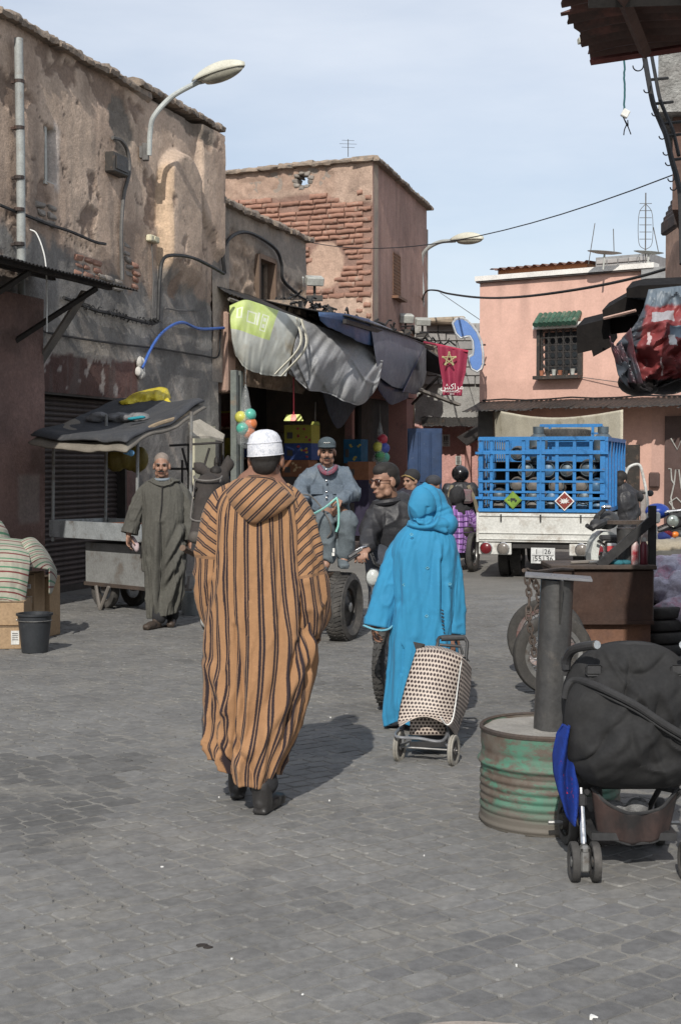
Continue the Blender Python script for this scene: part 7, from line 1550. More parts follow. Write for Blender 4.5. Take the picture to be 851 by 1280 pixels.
for x, w_ in ((52, .06), (105, .04), (185, .045), (265, .045), (342, .06), (362, .05), (430, .045), (515, .045), (595, .045), (652, .07)): tb('cage_bar', (zx(x), 0, (Zb+Zt)/2), (w_, .025, Zt-Zb), m_cage)
for i, (y, w_) in enumerate(((197, .05), (265, .05), (352, .03), (408, .03), (460, .03), (492, .045), (550, .045))):
    tb('cage_bar', (zx(195), -.022, zy(y)), (zx(345)-zx(45), .02, w_), m_cage); tb('cage_bar', (zx(508), -.0225, zy(y)), (zx(662)-zx(355), .02, w_), m_cage)
for (x0, x1, y0, y1) in ((270, 345, 255, 285), (360, 600, 255, 285)): tb('cage_plate', ((zx(x0)+zx(x1))/2, .02, zy(268)), (zx(x1)-zx(x0), .012, .1), m_cage)
for x in (45, 85, 625, 662):
    for y in (268, 490): tb('hinge', (zx(x), -.04, zy(y)), (.1, .03, .035), m_cage)
# left side lattice, right side sheeted
for k in range(13): tb('cage_bar', (-HWc, .1+k*.2, (Zb+Zt)/2), (.02, .035, Zt-Zb), m_cage)
for z in np.linspace(Zb+.03, Zt-.03, 8): tb('cage_bar', (-HWc-.012, CL/2, z), (.02, CL, .03), m_cage)
tb('side_panel', (HWc, CL/2, (Zb+Zt)/2), (.02, CL-.04, Zt-Zb-.04), m_cage)
for k in range(7): tb('cage_bar', (HWc+.025, .04+k*.42, (Zb+Zt)/2), (.03, .06, Zt-Zb), m_cage)
for z in (Zb+.03, Zt-.03): tb('cage_bar', (HWc+.025, CL/2, z), (.034, CL, .055), m_cage)
tb('head_board', (0, CL, (Zb+Zt)/2), (2*HWc, .04, Zt-Zb), m_cage); 
tb('cage_bar', (.12, CL-.4, 2.2), (.95, .04, .05), m_cage); tb('cage_bar', (.12, CL-.4, 2.08), (.95, .04, .03), m_cage)
for x in (-.35, -.2, .45, .59): tb('cage_bar', (x, CL-.4, 2.08), (.04, .04, .22), m_cage)
tb('deck', (0, CL/2, .93), (2*HWc+.03, CL+.05, .035), m_under)
tb('tailgate', (0, -.03, .735), (1.78, .035, .40), m_wt, ch=.006)
for z in (.90, .66, .575): tb('tailgate_rib', (0, -.055, z), (1.72, .02, .018), m_wt, ch=.004)
for x in (-.88, .88): tb('corner_post', (x, -.03, .735), (.03, .06, .41), m_wt)
for x in (-.55, .0, .55): tb('latch', (x, -.062, .87), (.02, .02, .1), m_under)
for sx in (-1, 1): tb('side_drop', (sx*.885, CL/2, .735), (.03, CL, .38), m_wt)
tb('rear_bumper', (-.64, -.0, .44), (.46, .05, .17), m_wt, ch=.01); tb('rear_bumper', (.62, 0, .44), (.46, .05, .17), m_wt, ch=.01)
m_redl = M('tail_red', (.16, .015, .02), rough=.3, bump=0); m_clr = M('tail_clear', (.20, .18, .16), rough=.25, bump=0)
for x, m in ((-.76, m_redl), (-.52, m_clr), (.56, m_clr), (.78, m_redl)):
    mb = MB(TM @ Matrix.Translation((x, -.03, .445)) @ Matrix.Rotation(PI/2, 4, 'X')); mb.lathe([(.075, 0), (.078, .02), (.06, .035), (.02, .045), (.001, .046)], 18); lt = mb.build('tail_light', m, trk, world=True)
    mb = MB(TM @ Matrix.Translation((x, -.03, .445)) @ Matrix.Rotation(PI/2, 4, 'X')); mb.ring([(.078, 0), (.088, 0), (.088, .022), (.078, .024)], 18); mb.build('lamp_ring', m_chrome, lt, world=True)
pl = tb('number_plate', (.035, -.055, .355), (.33, .012, .215), M('plate_white', (.62, .63, .62), bump=.05)); m_ink = M('plate_ink', (.03, .03, .035), bump=0)
TX = TM @ Matrix.Translation((.035, -.064, .355)) @ Matrix.Rotation(PI/2, 4, 'X')
text_mesh('1   26', .095, m_ink, pl, TX @ Matrix.Translation((0, .052, 0))); text_mesh('55136', .105, m_ink, pl, TX @ Matrix.Translation((.012, -.045, 0)))
mb = MB(TX); mb.box((0, .003, 0), (.3, .005, .002)); mb.box((0, .055, 0), (.005, .085, .002)); mb.box((-.13, -.05, 0), (.006, .06, .002)); mb.build('plate_rule', m_ink, pl, world=True, smooth=False)
tb('chassis', (0, 2, .52), (.8, 4, .14), m_under); tb('cross_member', (0, .1, .5), (1.3, .06, .12), m_under)
for sx in (-1, 1):
    for k in (0, 1): wheel(trk, TM @ Vector((sx*(.62-.0)-sx*.17*k, .75, .27)), TM.to_3x3() @ Vector((1, 0, 0)), .27, .155, 0, .02, m_under, tread=True)
    wheel(trk, TM @ Vector((sx*.66, 3.6, .27)), TM.to_3x3() @ Vector((1, 0, 0)), .27, .155, 0, .02, m_under, tread=False)
tb('cab', (0, 3.55, 1.05), (1.55, 1.5, 1.2), m_wt, ch=.1); tb('cab_window', (0, 2.79, 1.35), (1.2, .02, .4), M('cab_glass', (.03, .035, .04), rough=.15, bump=0)); tb('cab_roof', (0, 3.5, 1.70), (1.45, 1.2, .14), m_wt, ch=.06)
# open door on the right
DD = 21.9; dr = MB(); q = lambda px, py, d=0: W(px, py, DD+d)
dr.tube(crv([q(780, 640), q(780, 604), q(783, 588), q(789, 582), q(798, 581), q(802, 590), q(808, 620), q(810, 650)]), .022, 8); dro = dr.build('open_door', m_wt, trk, world=True)
mb = MB(); P0 = [q(797, 640), q(810, 628), q(811, 700), q(786, 704), q(782, 668), q(797, 664)]; P0 = [q(800, 612), q(808, 612), q(811, 700), q(801, 700)]; P1 = [p+Vector((0, .05, 0)) for p in P0]; mb.add(P0+P1, [(0, 1, 2, 3), (7, 6, 5, 4)]+[(i, (i+1) % 4, 4+(i+1) % 4, 4+i) for i in range(4)]); mb.build('door_skin', M('door_worn', (.28, .26, .24), (.16, .12, .11), sc=9, bump=.2), dro, world=True, smooth=False)
mb = MB(); mb.tube([q(797, 615), q(806, 616)], .02, 6); mb.ell(q(812, 616.5), (.055, .03, .05)); mb.build('wing_mirror', m_blackp, trk, world=True)
def diamond(x, z, r, m1, m2, nm, mark):
    o = None; mb = MB(TM @ Matrix.Translation((x, -.05, z)) @ Matrix.Rotation(PI/2, 4, 'X') @ rotz(PI/4)); mb.box((0, 0, 0), (r*1.414, r*1.414, .006)); mb.box((0, 0, .004), (r*1.25, r*1.25, .004)) if False else None; o = mb.build(nm, m1, trk, world=True, smooth=False)
    mb = MB(TM @ Matrix.Translation((x, -.056, z)) @ Matrix.Rotation(PI/2, 4, 'X') @ rotz(PI/4)); mb.box((0, 0, 0), (r*1.2, r*1.2, .005)); mb.build('sign_field', m2, o, world=True, smooth=False)
    mb = MB(TM @ Matrix.Translation((x, -.0605, z)) @ Matrix.Rotation(PI/2, 4, 'X')); mark(mb, r); mb.build('sign_mark', m_wht if m1 != m_gdm else m_ink, o, world=True, smooth=False)
m_gdm = M('sign_green', (.16, .27, .04), bump=0); 
def flame(mb, r):
    pts = []; 
    for k in range(18): a = 2*PI*k/18; rr = r*(.5 if k % 2 else .24)*(1.15 if abs(math.cos(a)) > .5 else .8); pts.append((rr*math.cos(a), rr*math.sin(a)*.75))
    mb.prism(pts, .003)
def truckmark(mb, r):
    mb.box((.0, .01, 0), (r*.55, r*.26, .003)); mb.box((r*.36, -.005, 0), (r*.16, r*.2, .003)); mb.box((-r*.45, 0, 0), (r*.28, r*.08, .003)); [mb.cyl((x*r, -r*.15, 0), (x*r, -r*.15, .003), r*.08, n=10) for x in (-.15, .3)]
diamond(zx(216), zy(500), .125, m_gdm, M('sign_green2', (.20, .33, .05), bump=0), 'hazard_diamond', truckmark)
diamond(zx(470), zy(503), .135, m_wht, M('sign_maroon', (.22, .04, .03), bump=0), 'hazard_diamond', flame)
# gas bottles
m_gas = [M('bottle_slate', (.10, .13, .15), (.07, .09, .105), sc=6, rough=.45, metal=.3, bump=.3, st=(.22, .16, .12), ssc=8, sth=(.55, .7)), M('bottle_rusty', (.16, .145, .13), (.11, .10, .09), sc=6, rough=.6, bump=.3), M('bottle_blue', (.07, .16, .27), (.05, .11, .2), sc=6, rough=.4, bump=.2)]
def bottle_meshes():
    a = MB(); r = .135; prof = [(.001, 0), (r*.5, .006), (r*.8, .035), (r*.96, .085), (r, .13), (r, .33), (r*.9, .38), (r*.55, .425), (.03, .44), (.001, .44)]; a.lathe(prof, 22, cap=False); b = MB(); b.ring([(r*.70, -.012), (r*.78, -.012), (r*.82, .05), (r*.74, .05)], 22); c = MB(); c.ring([(.075, .43), (.08, .43), (.082, .52), (.077, .52)], 16); c.cyl((0, 0, .43), (0, 0, .49), .018)
    return a, b, c
ga, gb_, gc = bottle_meshes(); gm = None; GL = ['just left of the middle bar', 'in the middle column']
spots = [(265, 350, 1.0, 0, 0), (375, 350, .98, 2, 0), (470, 350, .9, 0, 0), (572, 345, 1.0, 0, 0), (222, 270, .8, 0, 0), (222, 425, .85, 1, 0), (305, 430, .9, 1, 0), (420, 430, 1, 1, 0), (535, 430, 1, 1, 0), (612, 430, .85, 2, 0), (130, 480, .8, 0, 0), (300, 485, .85, 0, 0), (395, 490, .9, 2, 0), (555, 487, .9, 0, 0), (130, 530, .85, 1, 0), (300, 535, .9, 1, 0), (390, 532, .9, 0, 0), (545, 535, .9, 2, 0), (620, 535, .85, 2, 0)]
rowname = {270: 'topmost single', 350: 'upper row', 345: 'upper row', 425: 'second row', 430: 'second row', 480: 'third row', 485: 'third row', 490: 'third row', 487: 'third row', 530: 'bottom row', 535: 'bottom row', 532: 'bottom row'}
colors_ = ['slate grey', 'rusty brown', 'blue grey']; proto = {}
ordn = ['first', 'second', 'third', 'fourth', 'fifth']; cntr = {}
for (x, y, s, m, _) in spots:
    rn = rowname[y]; cntr[rn] = cntr.get(rn, 0)+1
    lab = f'{colors_[m]} gas bottle in the cage, {ordn[cntr[rn]-1]} from left in the {rn}' if rn != 'topmost single' else 'slate grey gas bottle alone above the others at the left of the cage'
    p = TM @ Vector((zx(x), .13+random.uniform(0, .05), zy(y))); t = thing('gas_bottle', lab, 'gas bottle', p, 0, 'gas bottles in the blue cage')
    Mx = Matrix(((math.cos(th_), 0, math.sin(th_), 0), (-math.sin(th_), 0, math.cos(th_), 0), (0, 1, 0, 0), (0, 0, 0, 1))) @ Matrix.Diagonal((s, s, s, 1))
    if m not in proto:
        proto[m] = (ga.build('bottle_body', m_gas[m], None), gb_.build('foot_ring', m_gas[0], None), gc.build('collar', m_gas[0], None)); os_ = proto[m]
        for o in os_: o.parent = t; o.matrix_basis = Mx
    else:
        for o in proto[m]: inst(o, t, M=Mx)
for (x, y, yy, nm) in ((322, .3, 1.99, 'left standing gas bottle on top of the cage load'), (632, .55, 1.97, 'right standing gas bottle on top of the cage load behind the tyre')):
    p = TM @ Vector((zx(x), y, 1.62)); t = thing('gas_bottle', nm, 'gas bottle', p, 0, 'gas bottles standing in the cage'); [inst(o, t, M=Matrix.Diagonal((.95, .95, 1, 1))) for o in proto[0]]
t = thing('spare_tyre', 'spare tyre lying flat on top of the truck load', 'tyre', TM @ Vector((.13, 1.2, 1.98))); wheel(t, TM @ Vector((.13, 1.2, 2.04)), (0, 0, 1), .40, .17, 0, .02, m_under)
for k in range(3): tb('load_shelf', (0, CL/2, 1.04+k*.3), (1.6, 2.2, .012), m_under)
tb('load_mass', (0, 1.7, 1.35), (1.6, 1.6, .6), m_under)
# =============== PEOPLE ===============
def HM(c, f, tilt=0):
    f = Vector(f).normalized(); r = f.cross(Vector((0, 0, 1))).normalized(); u = r.cross(f); return Matrix(((r.x, f.x, u.x, c[0]), (r.y, f.y, u.y, c[1]), (r.z, f.z, u.z, c[2]), (0, 0, 0, 1)))
def head_prims(mb, c, f, s=1.0, neck=None, nr=.056):
    m = mb.M; H_ = HM(c, f) @ Matrix.Diagonal((s, s, s, 1)); mb.M = m @ H_
    mb.ell((0, -.014, .036), (.074, .094, .088)); mb.ell((0, .022, -.035), (.060, .068, .078)); mb.ell((0, .055, -.092), (.032, .03, .024)); mb.ell((0, .072, .018), (.052, .022, .012))
    mb.cap((0, .084, .012), (0, .108, -.028), .008, .0145); mb.ell((0, .098, -.034), (.019, .014, .010))
    for k in (-1, 1): mb.ell((k*.036, .058, -.030), (.024, .026, .026)); mb.ell((k*.077, -.008, -.012), (.011, .024, .033)); mb.ell((k*.045, .02, -.075), (.022, .03, .03))
    mb.ell((0, .088, -.063), (.024, .012, .007)); mb.ell((0, .084, -.075), (.021, .012, .008)); mb.M = m
    if neck is not None: mb.cap(H_ @ Vector((0, -.02, -.05)), neck, nr*s, nr*1.1*s)
    return H_
def hand_prims(mb, w_, d, n, side=1, curl=.5, s=1.0):
    """wrist, direction of fingers, palm normal"""
    d = Vector(d).normalized(); n = (Vector(n)-d*Vector(n).dot(d)).normalized(); x = d.cross(n)*side; w_ = Vector(w_); mb.limb([w_-d*.03*s, w_+d*.02*s], [.027*s, .026*s])
    M_ = Matrix(((x.x, d.x, n.x, w_.x), (x.y, d.y, n.y, w_.y), (x.z, d.z, n.z, w_.z), (0, 0, 0, 1))); old = mb.M; mb.M = old @ M_ @ Matrix.Diagonal((s, s, s, 1)); mb.ell((0, .052, 0), (.041, .052, .017)); mb.ell((.024, .03, .006), (.02, .034, .017))
    for i, (fx, l) in enumerate(((.029, .074), (.010, .083), (-.010, .077), (-.029, .060))):
        p = Vector((fx, .092, 0)); a = curl*.6+.07*i; r = .0092-.0006*i
        for j, q in enumerate((.42, .32, .26)):
            v = Vector((fx*.15, math.cos(a), math.sin(a))).normalized()*l*q; mb.cap(p, p+v, r, r*.93); p = p+v; r *= .93; a += curl*(.9 if j else 1.0)
    p = Vector((.035, .03, .004)); v1 = Vector((.022, .030, .012+curl*.012)); v2 = Vector((.006, .026, .010+curl*.02)); mb.cap(p, p+v1, .012, .0108); mb.cap(p+v1, p+v1+v2, .0105, .0085); mb.M = old
def person(label, loc): return thing('person', label, 'person', loc)
m_skin = M('skin_tan', (.31, .18, .125), (.25, .14, .10), sc=14, rough=.55, bump=.08, bsc=200, bd=.001); m_skin2 = M('skin_brown', (.22, .115, .075), (.18, .09, .06), sc=14, rough=.55, bump=.08, bsc=200, bd=.001)
m_hair = M('hair_black', (.012, .010, .009), (.02, .017, .015), sc=30, rough=.7, bump=.6, bsc=250, bd=.003); m_greyh = M('hair_grey', (.16, .15, .14), (.10, .095, .09), sc=40, rough=.8, bump=.5, bsc=250, bd=.003)
m_eye = M('eye_dark', (.01, .008, .007), rough=.2, bump=0); m_lip = M('lips', (.22, .09, .07), bump=0)
def face_bits(t, H_, brow=m_hair, mous=None, scale=1.0, eyes=True):
    for k in (-1, 1):
        if eyes: mb = MB(H_); mb.ell((k*.030, .083, .000), (.013, .008, .0055), 10, 6); mb.build('eye', m_eye, t, world=True)
        mb = MB(H_); mb.tube([(k*.014, .094, .016), (k*.032, .092, .021), (k*.050, .080, .015)], .0048, 6); mb.build('eyebrow', brow, t, world=True)
    mb = MB(H_); mb.ell((0, .098, -.069), (.020, .006, .004), 10, 6); mb.build('lips', m_lip, t, world=True)
    if mous: mb = MB(H_); mb.ell((-.014, .102, -.053), (.021, .009, .0075), 10, 6); mb.ell((.014, .102, -.053), (.021, .009, .0075), 10, 6); remesh(mb, 'moustache', mous, t, .003, world=True, sm=1)
def robe(name, mat, parent, rows, D, nu=170, nv=150, fold=.014, seed=1, hem=None, creases=(), folds=6, u0=1.15, lean=None, power=.9, grow=None, bigf=.02, smooth_k=.05):
    """rows = (py, pxL, pxR, depth radius) measured at distance D; uv in metres"""
    zs = [W(425, r[0], D).z for r in rows]; cx = [(W(r[1], r[0], D).x+W(r[2], r[0], D).x)/2 for r in rows]; rx = [(W(r[2], r[0], D).x-W(r[1], r[0], D).x)/2 for r in rows]; ry = [r[3] for r in rows]
    T = np.linspace(zs[0], zs[-1], nv); zr = zs[::-1]; f = lambda a: smooth_interp(zr, a[::-1], T, smooth_k); CX, RX, RY = f(cx), f(rx), f(ry)
    th = np.arange(nu)*2*PI/nu; TH, Z = np.meshgrid(th, T); V = (zs[0]-Z)/(zs[0]-zs[-1]); c_, s_ = np.cos(TH), np.sin(TH); sg = lambda x: np.sign(x)*np.abs(x)**power
    ys = (lean(Z) if lean is not None else 0)
    grow_ = ss(.12, .55, V) if grow is None else grow(V)
    k = folds/ (2*PI)*PI; n1 = fbm(c_*1.9*folds/6+seed, s_*1.9*folds/6+3, V*1.3+seed, 3); rid = 1-2*np.abs(vn(c_*3.1*folds/6+seed*2, s_*3.1*folds/6, V*1.6+7)-.5)*2; n3 = fbm(c_*5+seed, s_*5, V*9+seed, 3)+1.2*(1-np.abs(vn(c_*6+seed+V*3, s_*6, V*7+c_*4+seed)*2-1))**5
    d = bigf*n1*(.35+grow_)*2+fold*rid**3*grow_*1.3*np.sign(n1+.2)+fold*.35*n3
    for (px0, py0, px1, py1, wd, amp) in creases:
        x0 = W(px0, py0, D); x1 = W(px1, py1, D); X = CX[:, None]+RX[:, None]*c_; front = (s_ < .25); t = ((X-x0.x)*(x1.x-x0.x)+(Z-x0.z)*(x1.z-x0.z))/max(1e-6, (x1.x-x0.x)**2+(x1.z-x0.z)**2); tc = np.clip(t, 0, 1)
        dist = np.hypot(X-(x0.x+tc*(x1.x-x0.x)), Z-(x0.z+tc*(x1.z-x0.z))); side = np.sign((X-x0.x)*(x1.z-x0.z)-(Z-x0.z)*(x1.x-x0.x)); q_ = dist/wd; d += front*amp*(np.exp(-q_**2)-.55*np.exp(-(q_-1.4*1)**2)*(side > 0))*np.sin(PI*np.clip(tc*.9+.08, 0, 1))**.6
    P = np.zeros((nv, nu, 3)); P[..., 0] = CX[:, None]+(RX[:, None]+d)*sg(c_); P[..., 1] = D+(RY[:, None]+d)*sg(s_)+ys; P[..., 2] = Z
    if hem is not None: P[..., 2] += hem(c_, s_)*ss(.8, 1, V)
    UV = np.zeros((nv, nu+1, 2)); uu = np.arange(nu+1)/nu*u0*1.0; UV[..., 0] = uu[None, :]; UV[..., 1] = (zs[0]-T)[:, None]
    mb = MB(); mb.surf(P, closed=True, uv=UV); return mb, P
def sleeve(mb, pts, rs, nu=56, nv=60, seed=1, fold=.012, flat=1.0, swap=.0, cuff=None, start=0, su=0):
    pts = crv(pts, 10); L_ = [0]
    for i in range(1, len(pts)): L_.append(L_[-1]+(pts[i]-pts[i-1]).length)
    A = np.array([tuple(p) for p in pts]); T = np.linspace(0, L_[-1], nv); C_ = np.stack([np.interp(T, L_, A[:, k]) for k in range(3)], 1); Rr = smooth_interp(np.linspace(0, L_[-1], len(rs)), rs, T, .04)
    nx = Vector((1, 0, 0)); P = np.zeros((nv, nu, 3))
    for i in range(nv):
        t = Vector(C_[min(i+1, nv-1)]-C_[max(i-1, 0)]).normalized(); nx = (nx-t*nx.dot(t)).normalized(); ny = t.cross(nx)
        th = np.arange(nu)*2*PI/nu; v = i/(nv-1); c_, s_ = np.cos(th), np.sin(th)
        d = fold*(1.8*fbm(c_*1.4+seed, s_*1.4, v*3.2+seed, 3)+.8*(1-2*np.abs(vn(c_*1.6+seed, s_*1.6, v*6.0+seed)-.5)*2)**3)*min(1, v*4)
        r = (Rr[i]+d)[:, None]; P[i] = C_[i]+np.array(nx)[None]*c_[:, None]*r+np.array(ny)[None]*s_[:, None]*r*flat
    UV = np.zeros((nv, nu+1, 2)); circ = .5
    UV[..., 0] = T[:, None]+su*Rr[:, None]*np.cos(np.arange(nu+1)*2*PI/nu)[None]; UV[..., 1] = np.arange(nu+1)[None]/nu*circ
    if swap: k = int(nv*swap); UV2 = UV[k:].copy(); UV[k:, :, 0] = UV2[..., 1]; UV[k:, :, 1] = UV2[..., 0]
    mb.surf(P, closed=True, uv=UV); return P
def shoe(parent, heel, d, mat, l=.28, pitch=0, name='shoe', sole=None, s=1.0, ank=.055, h=.10):
    d = Vector(d).normalized(); r = d.cross(Vector((0, 0, 1))).normalized(); Mx = Matrix(((r.x, d.x, 0, heel[0]), (r.y, d.y, 0, heel[1]), (0, 0, 1, heel[2]), (0, 0, 0, 1))) @ Matrix.Rotation(-pitch, 4, 'X')
    mb = MB(Mx); mb.ell((0, .06, .05), (.04*s, .065, .05)); mb.ell((0, l*.55, .04), (.043*s, l*.32, .038)); mb.ell((0, l*.8, .032), (.045*s, l*.2, .03)); mb.limb([(0, .05, .05), (0, .04, h+.03)], [ank*.85, ank*.9]); mb.box((0, l*.48, .014), (.072*s, l*.93, .026), ch=.008); return remesh(mb, name, mat, parent, .007, world=True, sm=3)
m_blkl = M('black_leather', (.022, .021, .021), (.035, .033, .032), sc=9, rough=.4, bump=.25, bsc=90, bd=.002); m_blk = M('black_cotton', (.018, .018, .02), (.026, .026, .028), sc=9, rough=.9, bump=.4, bsc=160, bd=.002)
# ---- man in the striped robe, walking away ----
MD = 6.7; p1 = person('man walking away in an orange striped hooded robe and white skullcap', G(320, 1012)); q = lambda px, py, d=0: W(px, py, MD+d)
m_str = stripe_mat('robe_stripes', (.36, .20, .103), (.29, .16, .082), [(.39, .09, (.03, .022, .025)), (.63, .09, (.03, .022, .025)), (.51, .04, (.24, .14, .08))], .0415, (0, 0, 0), fuzz=.002, edge=.02)
hem1 = lambda c, s: .045+.13*np.clip(-c-.15, 0, 1)+.05*np.clip(c-.3, 0, 1)-.012*np.cos(6*np.arctan2(s, c))*1
rows = [(600, 298, 350, .07), (606, 287, 360, .10), (614, 277, 369, .125), (630, 267, 377, .145), (660, 263, 381, .158), (700, 262, 383, .162), (760, 261, 387, .168), (800, 261, 390, .172), (850, 264, 383, .17), (900, 268, 369, .165), (940, 266, 357, .18), (965, 267, 349, .19), (985, 274, 344, .19)]
mb, P = robe('djellaba', None, p1, rows, MD, seed=3, hem=hem1, fold=.022, bigf=.020, nu=220, nv=200, u0=1.12, folds=7, creases=[(385, 800, 300, 960, .03, .034), (378, 840, 335, 975, .02, .03), (290, 890, 318, 975, .018, -.034), (270, 830, 302, 930, .025, .03), (388, 700, 372, 800, .03, -.03), (345, 640, 352, 800, .03, -.02), (330, 900, 322, 980, .016, .03), (368, 800, 345, 900, .016, -.022), (298, 780, 312, 900, .016, -.02), (280, 900, 290, 965, .015, .026)], grow=lambda V: ss(.25, .7, V)*1.1+.12)
sleeve(mb, [q(296, 613, .03), q(281, 628, .02), q(271, 655, .0), q(266, 695, -.01), q(266, 738, .01), q(272, 775, .05), q(284, 795, .1)], [.05, .075, .08, .078, .078, .068, .05], seed=4, swap=.46, fold=.016, su=-.55)
sleeve(mb, [q(350, 613, .03), q(362, 628, .02), q(371, 655, .0), q(379, 700, -.02), q(386, 745, -.02), q(388, 778, .01), q(382, 797, .06)], [.05, .078, .084, .086, .09, .08, .05], seed=9, swap=.58, fold=.02, su=.75)
mb.build('djellaba', m_str, p1, world=True, ang=180, solid=.004)
# hood lying on the back
nu, nv = 70, 46; P = np.zeros((nv, nu, 3)); UV = np.zeros((nv, nu, 2)); tp = crv([q(283, 612, .05), q(292, 602, .02), q(308, 598, -.02), q(325, 597, -.03), q(342, 601, -.02), (q(356, 609, .01)), q(368, 622, .05)], 10); bt_ = crv([q(283, 618, -.06), q(287, 628, -.10), q(299, 642, -.14), q(316, 654, -.165), (q(335, 648, -.165)), q(354, 638, -.14), q(370, 624, -.06)], 10)
def res(c, n): d = np.cumsum([0]+[(c[i]-c[i-1]).length for i in range(1, len(c))]); a = np.array([tuple(p) for p in c]); return np.stack([np.interp(np.linspace(0, d[-1], n), d, a[:, k]) for k in range(3)], 1)
Tt, Bb = res(tp, nu), res(bt_, nu)
for i in range(nv):
    v = i/(nv-1)
    for k in range(nu):
        u = k/(nu-1); p = Tt[k]*(1-v)+Bb[k]*v; b_ = .085*math.sin(PI*min(1, v*.98+.02))**.7*math.sin(PI*u)**.5; n = float(fbm(u*3+2, v*2.2-u*1.5, 4, 3)); rr = (1-abs(2*float(vn((u+v*.8)*3.1+1, v*1.1, 5))-1))**3; p = p+np.array((0, -1, .25))*(b_+.02*n+.016*rr*math.sin(PI*v)); P[i, k] = p; UV[i, k] = (p[0]*.70-p[2]*.72+.1, p[2])
mb = MB(); mb.surf(P, uv=UV); mb.build('hood', m_str, p1, world=True, ang=180, solid=.008, fix=False)
mb = MB(); mb.tube(crv([q(300, 606, .06), q(300, 601, .0), q(318, 597.5, -.055), q(338, 600, -.05), q(352, 610, .0), q(352, 612, .06)], 6), .017, 10, uv=True); mb.build('hood_rim', m_str, p1, world=True)
mb = MB(); hc = q(333, 574, .0); fdir = (.14, 1, -.04); Hm = head_prims(mb, hc, fdir, 1.0, neck=q(325, 606, .0)); mb.ell(q(325, 640, 0), (.16, .10, .22)); mb.limb([q(322, 640), q(320, 780)], [.12, .13])
for sx, hp_, an in ((-1, q(305, 800), Vector((G(297, 1003).x, 6.86, .1))), (1, q(335, 800), Vector((G(325, 1024).x, 6.60, .1)))): mb.limb([hp_, (hp_+an)/2+Vector((0, .05, .02)), an], [.09, .06, .04])
hand_prims(mb, q(272, 790, .1), (.3, .5, -.3), (0, 1, 0)); hand_prims(mb, q(386, 792, .06), (-.4, .4, -.5), (0, 1, 0)); remesh(mb, 'body', m_skin2, p1, .007, world=True)
mb = MB(Hm); mb.ell((0, -.022, .02), (.077, .093, .075)); mb.ell((0, -.05, -.02), (.062, .052, .062)); remesh(mb, 'hair', m_hair, p1, .006, world=True, disp=lambda co: .0015*fbm(co[:, 0]*90, co[:, 1]*90, co[:, 2]*90, 2))
m_cap = M('cap_white', (.66, .67, .70), (.56, .57, .61), sc=22, rough=.95, bump=.9, bsc=190, bd=.003, st=(.45, .47, .52), ssc=60, sth=(.5, .6)); mb = MB(HM(hc, fdir) @ Matrix.Rotation(.10, 4, 'X') @ Matrix.Rotation(-.06, 4, 'Y'))
pr = [(.085, .018), (.086, .03), (.085, .05), (.081, .082), (.074, .104), (.062, .121), (.043, .132), (.02, .138), (.001, .139)]; vs = []; nn = 40; P = np.zeros((len(pr), nn, 3))
for i, (r, z) in enumerate(pr):
    for k in range(nn): a = 2*PI*k/nn; P[i, k] = (r*math.cos(a)*.95, r*math.sin(a)*1.12-.015, z)
mb.surf(P, closed=True); cp_ = mb.build('skullcap', m_cap, p1, world=True, ang=60, solid=.004, fix=False); mb = MB(HM(hc, fdir) @ Matrix.Rotation(.10, 4, 'X') @ Matrix.Rotation(-.06, 4, 'Y')); 
for z_, r_ in ((.021, .0875), (.080, .083)): mb.tube([(r_*math.cos(a)*.955, r_*math.sin(a)*1.12-.015, z_) for a in [2*PI*k/36 for k in range(36)]], .003, 6, closed=True)
mb.build('cap_band', m_cap, cp_, world=True)
mb = MB(); c = q(325, 601, .0); mb.tube([(c.x+.072*math.cos(a), c.y+.062*math.sin(a), c.z+.008*math.sin(a)) for a in [2*PI*k/24 for k in range(24)]], .015, 8, closed=True, flat=1.5); mb.build('white_collar', m_wht, p1, world=True)
mb = MB()
for x_, y_, D2 in ((300, 975, 6.84), (326, 1000, 6.60)):
    a = Vector((G(x_, 1000).x, D2, .04)); mb.limb([Vector((a.x, D2, .36)), Vector((a.x, D2, .155))], [.085, .075])
a1 = Vector((G(298, 1000).x, 6.86, .0)); a2 = Vector((G(326, 1022).x, 6.56, 0)); mb = MB(); mb.limb([a1+Vector((0, -.03, .30)), a1+Vector((0, -.01, .17))], [.055, .06]); mb.limb([a2+Vector((0, .03, .26)), a2+Vector((.01, .02, .15))], [.06, .07]); remesh(mb, 'trousers', m_blk, p1, .008, world=True, disp=lambda co: .008*fbm(co[:, 0]*18, co[:, 1]*18, co[:, 2]*30, 2))
shoe(p1, (a1.x, a1.y-.05, .012), (-.05, 1, 0), m_blkl, h=.15, pitch=-.0); shoe(p1, (a2.x-.01, a2.y-.05, .012), (.35, 1, 0), m_blkl, h=.10)
